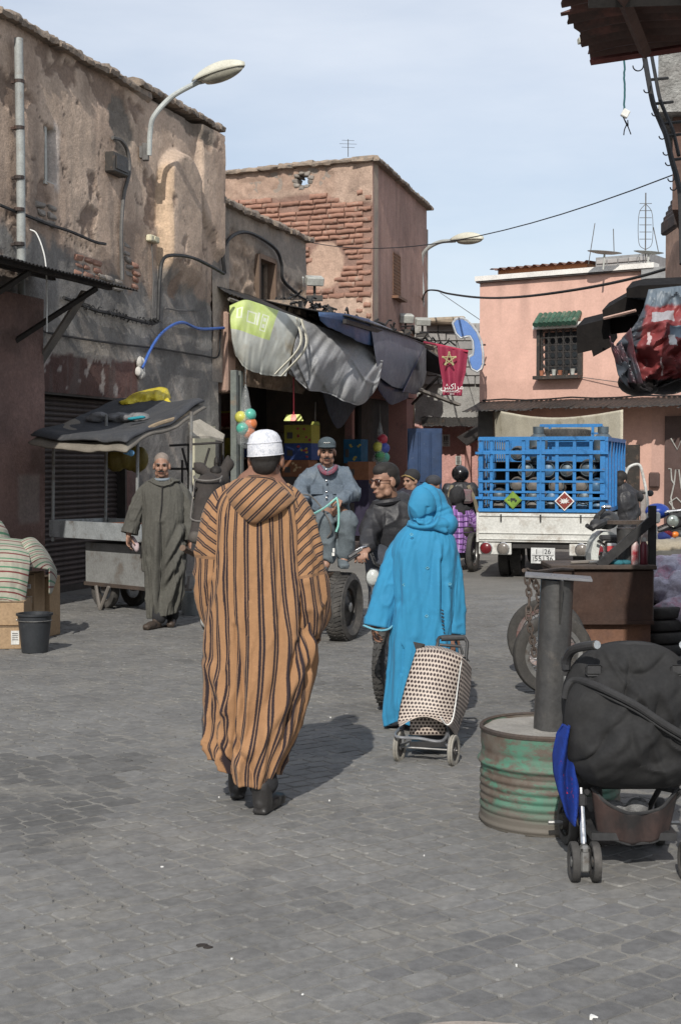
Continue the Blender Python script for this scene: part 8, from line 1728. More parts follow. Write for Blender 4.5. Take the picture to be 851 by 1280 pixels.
# ---- woman in blue ----
BD_ = 8.7; p2 = person('woman in a bright blue hooded robe walking away pulling the dotted trolley', G(525, 915)); q = lambda px, py, d=0: W(px, py, BD_+d)
m_cy = M('robe_blue', (.028, .215, .385), (.024, .19, .35), sc=2, spk=.2, rough=.85, bump=.15, bsc=300, bd=.001, sheen=.04)
rows = [(655, 512, 552, .07), (662, 503, 560, .10), (670, 496, 567, .12), (685, 489, 571, .14), (720, 487, 571, .155), (760, 489, 570, .16), (800, 489, 568, .165), (850, 485, 567, .17), (880, 481, 566, .175), (903, 484, 563, .175)]
hem2 = lambda c, s: -.0+.05*np.clip(c, 0, 1)+.03*np.cos(3*np.arctan2(s, c)+.4)
mb, P = robe('robe', None, p2, rows, BD_, seed=12, fold=.012, bigf=.016, hem=hem2, folds=5, creases=[(548, 700, 552, 800, .02, -.03), (545, 680, 540, 760, .02, .02), (505, 690, 512, 790, .03, .016), (520, 680, 530, 800, .02, -.012), (500, 760, 492, 890, .03, .03), (520, 800, 505, 895, .03, -.014), (556, 730, 545, 860, .02, .02)], grow=lambda V: ss(.3, .8, V)+.15)
sleeve(mb, [q(517, 668, .02), q(505, 679, .02), q(495, 700, .0), q(485, 732, -.02), q(476, 762, -.03), q(472, 783, -.04)], [.04, .062, .068, .074, .08, .086], seed=3, fold=.012, flat=.8)
sleeve(mb, [q(545, 668, .02), q(554, 679, .02), q(561, 702, .0), q(564, 740, -.02), q(564, 772, -.02), q(563, 793, -.04)], [.04, .06, .066, .07, .072, .074], seed=6, fold=.012, flat=.8)
mb.build('robe', m_cy, p2, world=True, ang=180, solid=.004)
m_trim = M('pale_trim', (.18, .42, .50), (.12, .35, .45), bump=.3)
for (cx_, cy_, r) in ((472, 784, .087), (563, 793, .075)):
    c = q(cx_, cy_, -.04); mb = MB(); mb.tube([c+Vector((r*math.cos(a), r*.8*math.sin(a), .012*math.sin(a*2+1))) for a in [2*PI*k/28 for k in range(28)]], .006, 6, closed=True); mb.build('cuff_trim', m_trim, p2, world=True)
mb = MB()
for k in range(9): mb = MB(); mb.tube([q(551+.3*k, 762+4.6*k, -.155), q(554+.3*k, 764+4.6*k, -.16)], .004, 5); mb.build('braid_knot', m_ink, p2, world=True)
for (x, y) in ((514, 668), (534, 710), (505, 731), (533, 770), (562, 730)):
    mb = MB(); mb.tube([q(x-2, y, -.152), q(x, y-1.5, -.155), q(x+2, y, -.152), q(x, y+1.5, -.155)], .003, 5, closed=True); mb.build('embroidery', m_trim, p2, world=True)
hx0 = q(527, 632).x-p2.location.x; hz0 = q(527, 632).z
def hoodf(co):
    r1 = np.hypot((co[:, 0]-hx0)/.085, (co[:, 2]-hz0)/.112+.0); w_ = ss(.02, -.06, co[:, 1]-(BD_-p2.location.y))*ss(-.16, -.08, co[:, 2]-hz0)
    return w_*(-.020*np.exp(-((r1-1.06)/.07)**2)+.010*np.exp(-((r1-1.28)/.10)**2)-.010*np.exp(-((np.abs(co[:, 0]-hx0-.03-.15*(co[:, 2]-hz0)))/.012)**2)*(r1 < 1)*(co[:, 2] < hz0)-.012*np.exp(-((co[:, 2]-hz0+.075-.35*(co[:, 0]-hx0))/.010)**2))+.008*(1-np.abs(vn(co[:, 0]*9+co[:, 2]*5, co[:, 1]*5, co[:, 2]*6)*2-1))**4
mb = MB(); mb.ell(q(531, 631, .0), (.094, .105, .125)); mb.ell(q(535, 636, .05), (.125, .09, .14)); mb.ell(q(545, 645, .03), (.11, .09, .10)); mb.ell(q(527, 630, -.06), (.088, .07, .115)); rim = crv([q(506, 654, .0), q(503, 640, .03), q(508, 622, .05), q(518, 607, .05), q(531, 601, .04), q(546, 606, .03), q(557, 622, .01), q(564, 642, -.02), q(573, 662, -.03)], 6)

mb.ell(q(537, 655, -.02), (.14, .12, .05)); mb.ell(q(560, 656, 0), (.055, .09, .07)); mb.cap(q(531, 622, .04), q(531, 607, .04), .07, .022); mb.limb([q(516, 650, -.11), q(535, 656, -.12), q(556, 664, -.10)], [.012, .016, .016])
remesh(mb, 'hood', m_cy, p2, .006, world=True, sm=10, disp=hoodf)
mb = MB(); hc = q(531, 634, .02); head_prims(mb, hc, (.1, 1, -.2), .95, neck=q(528, 665, 0)); mb.ell(q(528, 700, 0), (.14, .09, .2)); mb.limb([q(528, 720), q(527, 800)], [.12, .13]); mb.limb([q(515, 810), Vector((.46, 8.8, .08))], [.08, .05]); mb.limb([q(540, 810), Vector((.56, 8.55, .08))], [.08, .05])
wr_ = q(560, 788, -.06); mb.limb([q(566, 750, 0), wr_], [.04, .028]); hand_prims(mb, wr_, (.05, -.45, -.9), (0, .9, -.4), 1, .9); wl_ = q(467, 778, -.02); mb.limb([q(474, 740, 0), wl_], [.04, .028]); hand_prims(mb, wl_, (0, .3, -1), (1, 0, 0), 1, .7, .9); remesh(mb, 'body', m_skin2, p2, .007, world=True)
shoe(p2, (.44, 8.72, .012), (0, 1, 0), m_blkl, l=.25); shoe(p2, (.56, 8.5, .012), (.1, 1, 0), m_blkl, l=.25)
# ---- man in grey robe, facing camera ----
GD = 14.1; p3 = person('grey haired man with moustache in a grey green robe walking toward the camera', G(205, 786)); q = lambda px, py, d=0: W(px, py, GD+d)
m_gr = M('robe_grey', (.082, .08, .069), (.066, .064, .056), sc=4, rough=.92, bump=.3, bsc=220, bd=.002)
rows = [(597, 193, 212, .07), (600, 185, 220, .09), (605, 179, 227, .12), (614, 176, 231, .14), (640, 178, 232, .17), (680, 178, 233, .185), (710, 179, 233, .185), (735, 181, 231, .175), (755, 184, 227, .19), (768, 187, 224, .19)]
mb, P = robe('robe', None, p3, rows, GD, seed=22, fold=.02, bigf=.015, folds=6, hem=lambda c, s: .06*np.clip(c, -1, 1)*.6, creases=[(228, 660, 205, 712, .03, .05), (230, 680, 206, 730, .03, .05), (230, 702, 210, 748, .03, .045), (205, 655, 203, 765, .025, -.05), (190, 700, 200, 765, .035, .04)], grow=lambda V: ss(.35, .8, V)*1.1+.1, nu=150, nv=130)
sleeve(mb, [q(193, 603, .02), q(184, 611, .01), q(175, 627, .0), q(167, 647, -.03), q(162, 667, -.06)], [.045, .066, .072, .076, .08], seed=3, fold=.014)
sleeve(mb, [q(214, 603, .02), q(224, 611, .01), q(231, 627, .0), q(236, 650, .0), q(238, 675, -.02)], [.045, .066, .07, .07, .07], seed=8, fold=.014)
mb.build('robe', m_gr, p3, world=True, ang=180, solid=.004)
mb = MB(); mb.tube(crv([q(196, 598, -.05), q(190, 602, -.10), q(203, 607, -.15), q(216, 603, -.12), q(214, 597, -.05)], 6), .014, 8); mb.ell(q(219, 601, -.03), (.06, .08, .018)); mb.ell(q(189, 601.5, -.03), (.035, .07, .016)); remesh(mb, 'hood_collar', m_gr, p3, .012, world=True)
mb = MB(); mb.tube([q(203, 607, -.155), q(202, 630, -.185), q(200, 650, -.195)], .006, 5); mb.tube([q(200, 650, -.195), q(200, 700, -.205), q(197, 758, -.19)], .003, 5); mb.build('placket', m_under, p3, world=True)
mb = MB(); hc = q(202.5, 582, -.03); Hm = head_prims(mb, hc, (.05, -1, -.02), 1.02, neck=q(203, 600, 0), nr=.062); mb.ell(q(204, 625, 0), (.17, .11, .22)); mb.limb([q(204, 640, .02), q(205, 700, .02)], [.11, .11])
f1 = Vector((W(199, 780, 13.95).x, 13.95, 0)); f2 = Vector((W(215, 778, 14.2).x, 14.2, 0))
for hp_, f_ in ((q(198, 700), f1), (q(212, 700), f2)): mb.limb([hp_, f_+Vector((0, 0, .1))], [.08, .045])
w1 = q(161, 668, -.06); mb.limb([q(166, 645), w1], [.04, .028]); hand_prims(mb, w1, (-.05, -.2, -1), (.9, -.3, 0), -1, .45); w2 = q(238, 674, -.02); mb.limb([q(238, 650), w2], [.04, .028]); hand_prims(mb, w2, (0, -.15, -1), (-.9, -.3, 0), 1, .6); remesh(mb, 'body', m_skin, p3, .006, world=True, sm=4)
face_bits(p3, Hm, m_greyh, m_hair); mb = MB(Hm); mb.ell((0, -.018, .046), (.0765, .094, .083)); mb.ell((0, -.04, .0), (.077, .07, .06)); remesh(mb, 'hair', M('hair_cropped', (.24, .20, .17), (.17, .14, .12), sc=40, bump=.4, bsc=250), p3, .008, world=True)
mb = MB(); c = q(203, 598.5, -.03); mb.tube([(c.x+.07*math.cos(a), c.y+.07*math.sin(a), c.z-.01*math.sin(a)*-1) for a in [2*PI*k/20 for k in range(20)]], .014, 8, closed=True); mb.build('shirt_collar', M('shirt_blue_grey', (.22, .26, .30)), p3, world=True)
mb = MB(); mb.limb([f1+Vector((0, .06, .3)), f1+Vector((0, .02, .12))], [.06, .075]); mb.limb([f2+Vector((0, 0, .3)), f2+Vector((0, 0, .12))], [.06, .075]); remesh(mb, 'trousers', m_blk, p3, .012, world=True)
m_shoe = M('brown_shoe', (.06, .045, .035), (.04, .03, .025), rough=.6, bump=.3); shoe(p3, (f1.x, f1.y+.05, .012), (-.45, -1, 0), m_shoe); shoe(p3, (f2.x, f2.y+.05, .012), (.05, -1, 0), m_shoe)
t = MB(); c = q(166, 676, .02); [t.ell(c+Vector((.02*k, 0, -.03*k)), (.03, .03, .055)) for k in range(3)]; tag(remesh(t, 'plastic_bag', M('pink_film', (.45, .3, .32), (.5, .45, .46), rough=.3, bump=.5, bsc=30), None, .01), 'small pinkish plastic bag held beside the man in the grey robe', 'bag')
# ---- cart with driver ----
h = Vector((-.34, -.94, 0)).normalized(); rr_ = Vector((.94, -.34, 0)).normalized(); S = Vector((-.13, 13.4, 0)); CM = Matrix(((rr_.x, -h.x, 0, S.x), (rr_.y, -h.y, 0, S.y), (0, 0, 1, 0), (0, 0, 0, 1)))
ct = thing('donkey_cart', 'two wheeled donkey cart on car tyres with dark wooden box', 'cart', S)
wc_ = Vector((.03, 13.05, .31)); wheel(ct, wc_, rr_, .315, .20, 0, .03, m_dkpl, tread=True, disc=m_dkpl); wheel(ct, wc_-rr_*1.25, rr_, .315, .20, 0, .03, m_dkpl, tread=False, disc=m_dkpl)
mb = MB(); mb.tube([wc_, wc_-rr_*1.25], .03, 8); mb.build('axle', m_under, ct, world=True)
mb = MB(CM); mb.box((-.45, .35, .80), (1.1, 1.5, .08), ch=.01); mb.build('platform', m_wood, ct, world=True, smooth=False)
mb = MB(CM); mb.box((-.4, .25, .98), (.9, .4, .22), ch=.02); mb.build('seat_box', m_blackp, ct, world=True, smooth=False)
mb = MB(CM); mb.box((-.2, -.28, .60), (.75, .35, .05)); mb.build('foot_board', m_wood, ct, world=True, smooth=False)
for x in (.02, -.9): mb = MB(CM); mb.tube([(x, -.2, .75), (x, -1.0, .82), (x*.9+.02, -1.45, .9)], .028, 8); mb.build('shaft', m_wood, ct, world=True)
for k in range(3): mb = MB(); mb.tube([W(384+3*k, 645+2*k, 13.1), W(398, 662+4*k, 13.0)], .012, 6); mb.build('iron_stay', m_cable, ct, world=True)
p4 = person('cart driver in blue grey work clothes and baseball cap holding the reins', Vector((S.x, S.y, 0))); q = lambda px, py, d=0: W(px, py, 13.3+d)
m_den = M('work_denim', (.115, .145, .18), (.085, .11, .14), sc=8, rough=.95, bump=.5, bsc=90, bd=.004, st=(.155, .18, .2), ssc=9, sth=(.5, .75)); m_den2 = M('work_trousers', (.125, .15, .165), (.095, .115, .13), sc=8, rough=.95, bump=.5, bsc=90, bd=.004)
fd = lambda a: (lambda co: a*.75*((1-np.abs(vn(co[:, 0]*9+co[:, 2]*3, co[:, 1]*6, co[:, 2]*7-co[:, 0]*4)*2-1))**4*1.2+(1-np.abs(vn(co[:, 0]*14, co[:, 1]*9, co[:, 2]*5+co[:, 0]*6, )*2-1))**5*.8+.25*fbm(co[:, 0]*5, co[:, 1]*5, co[:, 2]*5, 2)-.4))
mb = MB(); mb.ell(q(409, 612, .05), (.20, .15, .24)); mb.ell(q(409, 596, .05), (.18, .12, .13)); mb.ell(q(408, 632, .02), (.215, .17, .15)); mb.limb([q(390, 595, .03), q(373, 617, -.02), q(379, 624, -.20)], [.088, .085, .062], 12); mb.limb([q(428, 595, .03), q(441, 617, -.02), q(426, 624, -.25)], [.088, .085, .062], 12); remesh(mb, 'jacket', m_den, p4, .012, world=True, disp=fd(.022), sm=4)
mb = MB(); mb.tube(crv([q(399, 583, -.05), q(403, 589, -.12), q(409, 592, -.14), q(416, 589, -.12), q(420, 583, -.05)], 4), .022, 8); mb.build('red_scarf', M('maroon_check', (.22, .03, .06), (.1, .1, .12), sc=40), p4, world=True)
for py in (587, 601, 615, 622): mb = MB(); mb.ell(q(408, py, -.13-.001*(py-587)), (.012, .008, .012), 8, 6); mb.build('button', m_chrome, p4, world=True)
for px in (396, 421): mb = MB(); mb.box(q(px, 612, -.1), (.12, .012, .09), ch=.004); mb.build('chest_pocket', m_den, p4, world=True, smooth=False)
mb = MB(); mb.ell(q(408, 645, .1), (.2, .2, .13)); mb.limb([q(400, 645, .1), q(406, 652, -.32), q(410, 694, -.30)], [.10, .088, .075], 12); mb.limb([q(420, 645, .1), q(435, 651, -.32), q(431, 690, -.26)], [.10, .088, .075], 12); remesh(mb, 'trousers', m_den2, p4, .012, world=True, disp=fd(.018), sm=4)
mb = MB(); hc = q(408.5, 565, -.02); Hm = head_prims(mb, hc, (.02, -1, -.06), 1.0, neck=q(409, 588, .03)); mb.ell(q(409, 610, .05), (.16, .1, .18)); w1 = q(380, 624, -.24); w2 = q(427, 623.5, -.28); mb.limb([q(372, 618), w1], [.04, .028]); mb.limb([q(444, 618), w2], [.04, .028]); hand_prims(mb, w1, (-.1, -.75, -.55), (.6, .5, -.5), -1, 1.2); hand_prims(mb, w2, (-.75, -.4, -.25), (0, .5, -.9), 1, 1.2)
mb.limb([q(409, 635, .08), q(406, 650, -.30), q(410, 694, -.28), q(407, 706, -.32)], [.1, .06, .045, .04]); mb.limb([q(409, 635, .08), q(437, 649, -.30), q(432, 690, -.24), q(429, 702, -.28)], [.1, .06, .045, .04]); remesh(mb, 'body', m_skin, p4, .006, world=True, sm=4); face_bits(p4, Hm, m_hair, m_hair)
mb = MB(Hm); mb.ell((0, -.03, .02), (.077, .085, .07)); remesh(mb, 'hair', m_hair, p4, .008, world=True)
mb = MB(Hm); mb.ell((0, -.012, .072), (.086, .102, .070)); mb.ell((0, .075, .052), (.078, .075, .013)); mb.ell((0, .0, .05), (.086, .104, .03)); cp4 = remesh(mb, 'baseball_cap', M('cap_slate', (.055, .075, .085), (.04, .055, .065), bump=.4), p4, .006, world=True); text_mesh('Safari', .028, m_wht, cp4, Hm @ Matrix.Translation((0, .098, .085)) @ Matrix(((-1, 0, 0, 0), (0, 0, 1, 0), (0, 1, 0, 0), (0, 0, 0, 1))), name='cap_lettering') if False else None
mb = MB(Hm); mb.tube([(-.028, .088, .088), (-.018, .092, .096), (-.010, .092, .086), (0, .093, .094), (.010, .092, .086), (.020, .09, .094), (.03, .086, .088)], .003, 5); mb.build('cap_lettering', m_wht, cp4, world=True)
shoe(p4, q(405, 716, -.22), (-.1, -1, -.1), m_den2, s=1.15, l=.27); shoe(p4, q(427, 709, -.2), (.1, -1, -.1), m_den2, s=1.15, l=.27)
mb = MB(); mb.box(q(417, 688, -.40), (.02, .006, .04), ch=.002); mb.box(q(416.5, 693, -.395), (.025, .006, .03), ch=.002); mb.build('trouser_tag', m_wht, p4, world=True, smooth=False)
m_rein = M('mint_rope', (.22, .48, .42), (.18, .4, .36), bump=.3); wire('rein', crv([q(421, 622, -.32), q(405, 635, -.45), q(385, 645, -.7), (q(360, 650, -1.2)), W(290, 640, 11.4)]), .010, m_rein, 'mint green rope rein running from the hand of the driver to the donkey', 'rope'); wire('rein', crv([q(421, 623, -.33), q(423, 635, -.34), q(423, 655, -.36), q(420, 665, -.38)]), .011, m_rein, 'loose mint green rope end hanging from the hand of the driver', 'rope')
wire('rein', crv([q(378, 618, -.3), q(388, 620, -.32), q(400, 632, -.38), q(411, 650, -.44), q(414, 664, -.42), q(409, 672, -.4)]), .008, m_gcable, 'grey rope loop hanging over the knees of the driver', 'rope')
# ---- donkey ----
dn = thing('donkey', 'black donkey harnessed to the cart, head beside the striped robe', 'donkey', S+h*1.6); Dp = lambda f, s_, z: S+h*f+rr_*s_+Vector((0, 0, z))
sd = -.16; hx = W(261, 603, 11.0); mb = MB(); m_don = M('donkey_coat', (.028, .024, .022), (.045, .038, .034), sc=6, rough=.9, bump=.6, bsc=160, bd=.004)
for f_, r1, r2, z in ((1.0, .22, .25, .98), (1.3, .24, .28, .92), (1.6, .24, .28, .90), (1.85, .2, .27, .95)): mb.M = Matrix.Translation(Dp(f_, sd, z)); mb.ell((0, 0, 0), (r1*.85, .28, r2))
mb.M = Matrix.Identity(4); chest = Dp(2.0, sd, 1.05)
poll = hx+Vector((.05, .12, .02)); mb.limb([chest, chest.lerp(poll, .5)+Vector((0, 0, .03)), poll], [.16, .13, .105]); nose = hx+Vector((-.07, -.24, -.40)); mb.limb([poll, hx+Vector((-.01, -.10, -.12)), nose], [.105, .088, .055]); mb.ell(nose+Vector((0, -.01, -.01)), (.065, .06, .055)); mb.ell(hx+Vector((-.0, -.04, -.04)), (.11, .10, .11))
for k, tip in ((-1, W(243, 579, 11.2)), (1, W(285, 570, 11.15))): b0 = poll+Vector((k*.06, 0, .05)); mb.limb([b0, b0.lerp(tip, .5)+Vector((k*.015, .02, 0)), tip], [.032, .052, .014], 10)
for f_, s_, l in ((1.75, -.09, 0), (1.7, .12, 1), (1.0, -.12, 0), (.95, .12, 0)):
    top = Dp(f_, sd+s_, .85); fr = f_ > 1.5; kn = Dp(f_+(.04 if fr else -.06), sd+s_, .46); ft = Dp(f_+(0 if fr else .02), sd+s_, .06); 
    if l: kn = Dp(f_+.25, sd+s_, .62); ft = Dp(f_+.12, sd+s_, .32)
    mb.limb([top, kn, ft], [.085, .045, .032]); mb.limb([ft, ft+Vector((0, 0, -.05))], [.042, .045])
mb.limb([Dp(.78, sd, 1.05), Dp(.72, sd, .6)], [.03, .02]); remesh(mb, 'body', m_don, dn, .014, world=True, sm=3)
mb = MB(); ln = 12
for i in range(ln): a = poll.lerp(chest, i/ln)+Vector((0, .03, .13-.0*i)); mb.ell(a, (.025, .05, .06), 8, 6)
mb.ell(poll+Vector((0, -.05, .06)), (.05, .06, .05)); remesh(mb, 'mane', m_hair, dn, .01, world=True)
m_hn = M('harness', (.16, .15, .14), (.1, .09, .085), bump=.3)
bc = hx+Vector((0, -.06, .01)); mb = MB(); mb.tube([bc+Vector((.107*math.cos(a), .0+.10*math.sin(a), .035+.03*math.sin(a))) for a in [PI*.95+PI*1.1*k/19 for k in range(20)]], .007, 6); mb.build('brow_band', m_hn, dn, world=True)
mb = MB(); c = hx+Vector((-.045, -.19, -.26)); mb.tube([c+Vector((.075*math.cos(a), .07*math.sin(a), .03*math.sin(a))) for a in [PI+PI*k/19 for k in range(20)]], .007, 6); mb.tube([hx+Vector((.10, -.05, .03)), c+Vector((.075, 0, 0))], .006, 6); mb.tube([hx+Vector((-.10, -.05, .03)), c+Vector((-.075, 0, 0))], .006, 6); mb.build('bridle', m_hn, dn, world=True); mb = MB(); mb.ell(nose+Vector((-.005, -.025, -.01)), (.058, .05, .05)); mb.build('muzzle', M('muzzle_grey', (.09, .08, .07), bump=.3), dn, world=True)
mb = MB(); [mb.ell(hx+Vector((k*.085, -.10, -.05)), (.018, .02, .016), 8, 6) for k in (-1, 1)]; mb.build('eye', m_eye, dn, world=True)
mb = MB(); cc_ = chest.lerp(poll, .25); [mb.tube([cc_+Vector((.165*math.cos(a), .03*k+.1*math.sin(a), .16*math.sin(a)+.03*k)) for a in [2*PI*i/20 for i in range(20)]], .022, 6, closed=True) for k in range(4)]; mb.build('collar_pad', M('pad_striped', (.10, .10, .11), (.05, .05, .05), sc=12, bump=.5), dn, world=True)
mb = MB(); mb.limb([W(266, 742, 11.5), W(263, 760, 11.45), W(260, 776, 11.4)], [.05, .06, .062]); mb.box(W(260, 780, 11.4), (.05, .05, .02), ch=.005); remesh(mb, 'white_stocking', M('white_hair', (.5, .5, .48), (.42, .42, .4), bump=.3), dn, .008, world=True)
# ---- man with sunglasses on moped ----
ED = 9.7; p5 = person('man in sunglasses and black padded jacket leaning over moped handlebars', G(485, 875)); q = lambda px, py, d=0: W(px, py, ED+d)
m_puf = M('puffer_black', (.020, .020, .023), (.03, .03, .033), sc=6, rough=.5, bump=.5, bsc=40, bd=.006)
def quilt(co): return .0035*np.abs(np.sin(co[:, 2]*PI/.06+co[:, 0]*2))**.6+fd(.014)(co)
mb = MB(); mb.ell(q(493, 656, .10), (.185, .16, .22)); mb.ell(q(492, 690, .2), (.17, .17, .25)); mb.limb([q(475, 640, .05), q(462, 662, -.05), q(458, 684, -.22)], [.082, .068, .048], 12); mb.limb([q(516, 641, .1), q(526, 675, .0), q(510, 690, -.15)], [.09, .08, .05], 12); mb.limb([q(482, 632, .08), q(500, 630, .1)], [.075, .085]); remesh(mb, 'jacket', m_puf, p5, .010, world=True, disp=quilt, sm=3)
mb = MB(); mb.tube([(q(484, 627, .05)+Vector((.075*math.cos(a), .07*math.sin(a), .01*math.cos(a)))) for a in [2*PI*k/20 for k in range(20)]], .025, 8, closed=True, flat=1.4); mb.build('jacket_collar', m_puf, p5, world=True)
mb = MB(); hc = q(481, 601, .0); fd5 = (-.85, -.62, -.12); Hm = head_prims(mb, hc, fd5, 1.0, neck=q(488, 632, .08)); mb.ell(q(492, 660, .12), (.15, .1, .18)); w1 = q(458, 685, -.24); mb.limb([q(457, 668, -.08), w1], [.04, .028]); hand_prims(mb, w1, (-.25, -.85, -.3), (.2, .3, -.9), -1, .95, 1.05); remesh(mb, 'body', m_skin, p5, .005, world=True, sm=5)
face_bits(p5, Hm, m_hair, None, eyes=False); mb = MB(Hm); mb.ell((0, -.022, .044), (.077, .0955, .084)); mb.ell((0, .0, .073), (.066, .086, .056)); mb.ell((0, -.045, .0), (.076, .066, .07)); remesh(mb, 'hair', m_hair, p5, .006, world=True)
mb = MB(Hm)
for k in (-1, 1): mb.ell((k*.033, .092, .000), (.027, .010, .019), 14, 8); mb.tube([(k*.058, .082, .008), (k*.078, .03, .006), (k*.08, -.01, .0)], .0028, 5)
mb.tube([(-.06, .088, .014), (0, .102, .016), (.06, .088, .014)], .003, 5); mb.build('sunglasses', M('lens_brown', (.035, .015, .01), (.06, .02, .012), sc=12, rough=.12, bump=0, spec=.7), p5, world=True)
mb = MB(); mb.limb([q(495, 705, .3), q(474, 700, -.02), q(480, 800, .1), q(482, 850, .12)], [.12, .095, .075, .06], 12); mb.limb([q(505, 705, .3), q(520, 705, 0), q(518, 850, .1)], [.12, .09, .06], 12); remesh(mb, 'jeans', M('dark_jeans', (.055, .06, .075), (.035, .04, .05), sc=14, rough=.95, bump=.5, bsc=120, bd=.003), p5, .012, world=True, disp=fd(.015)); shoe(p5, Vector((q(484, 860).x, ED+.25, .1)), (-.2, -1, 0), m_blkl); shoe(p5, Vector((q(520, 860).x, ED+.25, .1)), (0, -1, 0), m_blkl)
mo = thing('moped', 'moped with chrome handlebars coming toward the camera behind the woman in blue', 'moped', G(485, 875)); wcx = Vector((q(486, 820).x, 9.45, .31)); wheel(mo, wcx, (.95, -.33, 0), .31, .075, 28, .03, tread=True); wheel(mo, wcx+Vector((.42, 1.2, 0)), (.95, -.33, 0), .31, .075, 28, .03, tread=False)
mb = MB(); mb.tube(crv([q(440, 693, -.3), q(447, 688, -.3), q(457, 684, -.28), q(464, 692, -.2), q(469, 704, -.15), q(478, 708, -.1), q(492, 704, -.1), q(500, 690, -.1), q(515, 690, -.2)]), .012, 8); mb.build('handlebar', m_chrome, mo, world=True); mb = MB(); mb.tube([q(436, 697, -.32), q(452, 687, -.3)], .018, 8); mb.tube([q(434, 702, -.36), q(450, 692, -.34)], .006, 6); mb.build('grip', m_blackp, mo, world=True)
mb = MB(); mb.ell(q(467, 722, -.28), (.055, .06, .065)); mb.build('headlamp', m_chrome, mo, world=True); mb = MB(); mb.ell(q(466, 722, -.325), (.046, .03, .055)); mb.build('headlamp_glass', M('glass_pale', (.5, .52, .5), rough=.15, bump=0), mo, world=True)
for sx in (-.07, .07): mb = MB(); mb.tube([wcx+Vector((sx, 0, 0)), q(478, 712, -.1)+Vector((sx, 0, 0))], .02, 8); mb.build('fork_leg', m_steel, mo, world=True)
mb = MB(); P = [wcx+Vector((.0, .36*math.cos(a), .36*math.sin(a))) for a in [R(30)+R(120)*k/10 for k in range(11)]]; mb.tube(P, .05, 8, flat=.3); mb.tube([q(478, 712, -.1), wcx+Vector((.2, .6, .25)), wcx+Vector((.4, 1.1, .3))], .05, 8); mb.box(wcx+Vector((.25, .7, .15)), (.2, .35, .28), ch=.05); mb.box(wcx+Vector((.35, .95, .5)), (.22, .6, .12), ch=.04); remesh(mb, 'frame', m_dkpl, mo, .012, world=True)
# ---- two riders by the truck ----
RD = 21.6; q = lambda px, py, d=0: W(px, py, RD+d)
p6 = person('motorcyclist in black jacket and glossy black helmet seen from behind', G(575, 708)); mb = MB(); mb.ell(q(575, 628, .3), (.24, .16, .34)); mb.ell(q(575, 611, .3), (.17, .13, .12)); mb.limb([q(561, 612, .3), q(557, 640, .35), q(562, 655, .7)], [.10, .08, .06]); mb.limb([q(589, 612, .3), q(597, 640, .35), q(592, 655, .7)], [.11, .09, .06]); mb.limb([q(570, 655, .3), q(565, 668, .8)], [.12, .1]); mb.limb([q(582, 655, .3), q(592, 670, .7), q(588, 695, .5)], [.12, .1, .06]); mb.limb([q(570, 655, .3), q(565, 695, .5)], [.1, .06]); remesh(mb, 'jacket', m_puf, p6, .015, world=True, disp=fd(.015)); mb = MB(); head_prims(mb, q(575, 594, .3), (0, 1, 0), 1, neck=q(575, 608, .3)); remesh(mb, 'body', m_skin2, p6, .012, world=True)
mb = MB(); mb.ell(q(575, 592, .28), (.135, .15, .13)); mb.build('helmet', M('helmet_black', (.012, .012, .013), rough=.15, bump=0, coat=.5), p6, world=True); mb = MB(); mb.tube([q(565, 607, .15), q(560, 622, .1), q(563, 645, .1)], .03, 6); mb.tube([q(585, 607, .15), q(592, 622, .1), q(598, 645, .1)], .03, 6); mb.build('bag_strap', M('olive_strap', (.22, .19, .13)), p6, world=True); mb = MB(); mb.box(q(582, 620, .1), (.2, .05, .22), ch=.03); mb.box(q(566, 620, .1), (.12, .04, .22), ch=.03); mb.build('grey_vest_panel', M('vest_grey', (.12, .11, .11), (.2, .1, .12), sc=8), p6, world=True)
p7 = person('passenger in purple checked jacket and black headscarf on the motorcycle', G(572, 712)); mb = MB(); head_prims(mb, q(571, 622, -.25), (0, 1, 0), 1, neck=q(571, 637, -.25)); remesh(mb, 'body', m_skin, p7, .012, world=True); mb = MB(); mb.ell(q(571, 620, -.25), (.125, .13, .15)); mb.ell(q(574, 637, -.25), (.17, .13, .07)); mb.limb([q(575, 637, -.3), q(584, 650, -.35)], [.09, .03]); remesh(mb, 'headscarf', m_blk, p7, .012, world=True, disp=fd(.012))
m_pur = M('purple_check', (.26, .13, .38), (.20, .10, .30), sc=6, bump=.3); m_plaid = stripe_mat('purple_plaid', (.30, .15, .42), (.24, .12, .36), [(.2, .09, (.10, .05, .16)), (.6, .05, (.5, .38, .6))], .07, (0, 0, 0), axis=0, fuzz=.002)
rows = [(632, 563, 581, .08), (637, 558, 587, .12), (648, 556, 591, .15), (670, 558, 590, .16), (690, 557, 588, .17)]; mb, P = robe('coat', None, p7, rows, RD-.25, nu=80, nv=60, seed=5, u0=1.0); sleeve(mb, [q(585, 640, -.25), q(592, 655, -.2), q(591, 667, -.05), q(583, 676, .1)], [.08, .08, .07, .05], nu=30, nv=30); mb.build('plaid_coat', m_plaid, p7, world=True, ang=180)
for z_ in range(7): mb = MB(); mb.tube([q(557, 644+7*z_, -.41), q(574, 645+7*z_, -.425), (q(590, 644+7*z_, -.40))], .006, 5); mb.build('check_line', M('line_dark', (.09, .04, .14)), p7, world=True)
mb = MB(); mb.limb([q(575, 688, -.25), q(591, 690, .1), q(585, 702, .1)], [.12, .09, .06]); mb.limb([q(572, 688, -.25), q(560, 690, .1), q(562, 702, .1)], [.12, .09, .06]); remesh(mb, 'jeans', M('dark_jeans', (.055, .06, .075)), p7, .015, world=True)
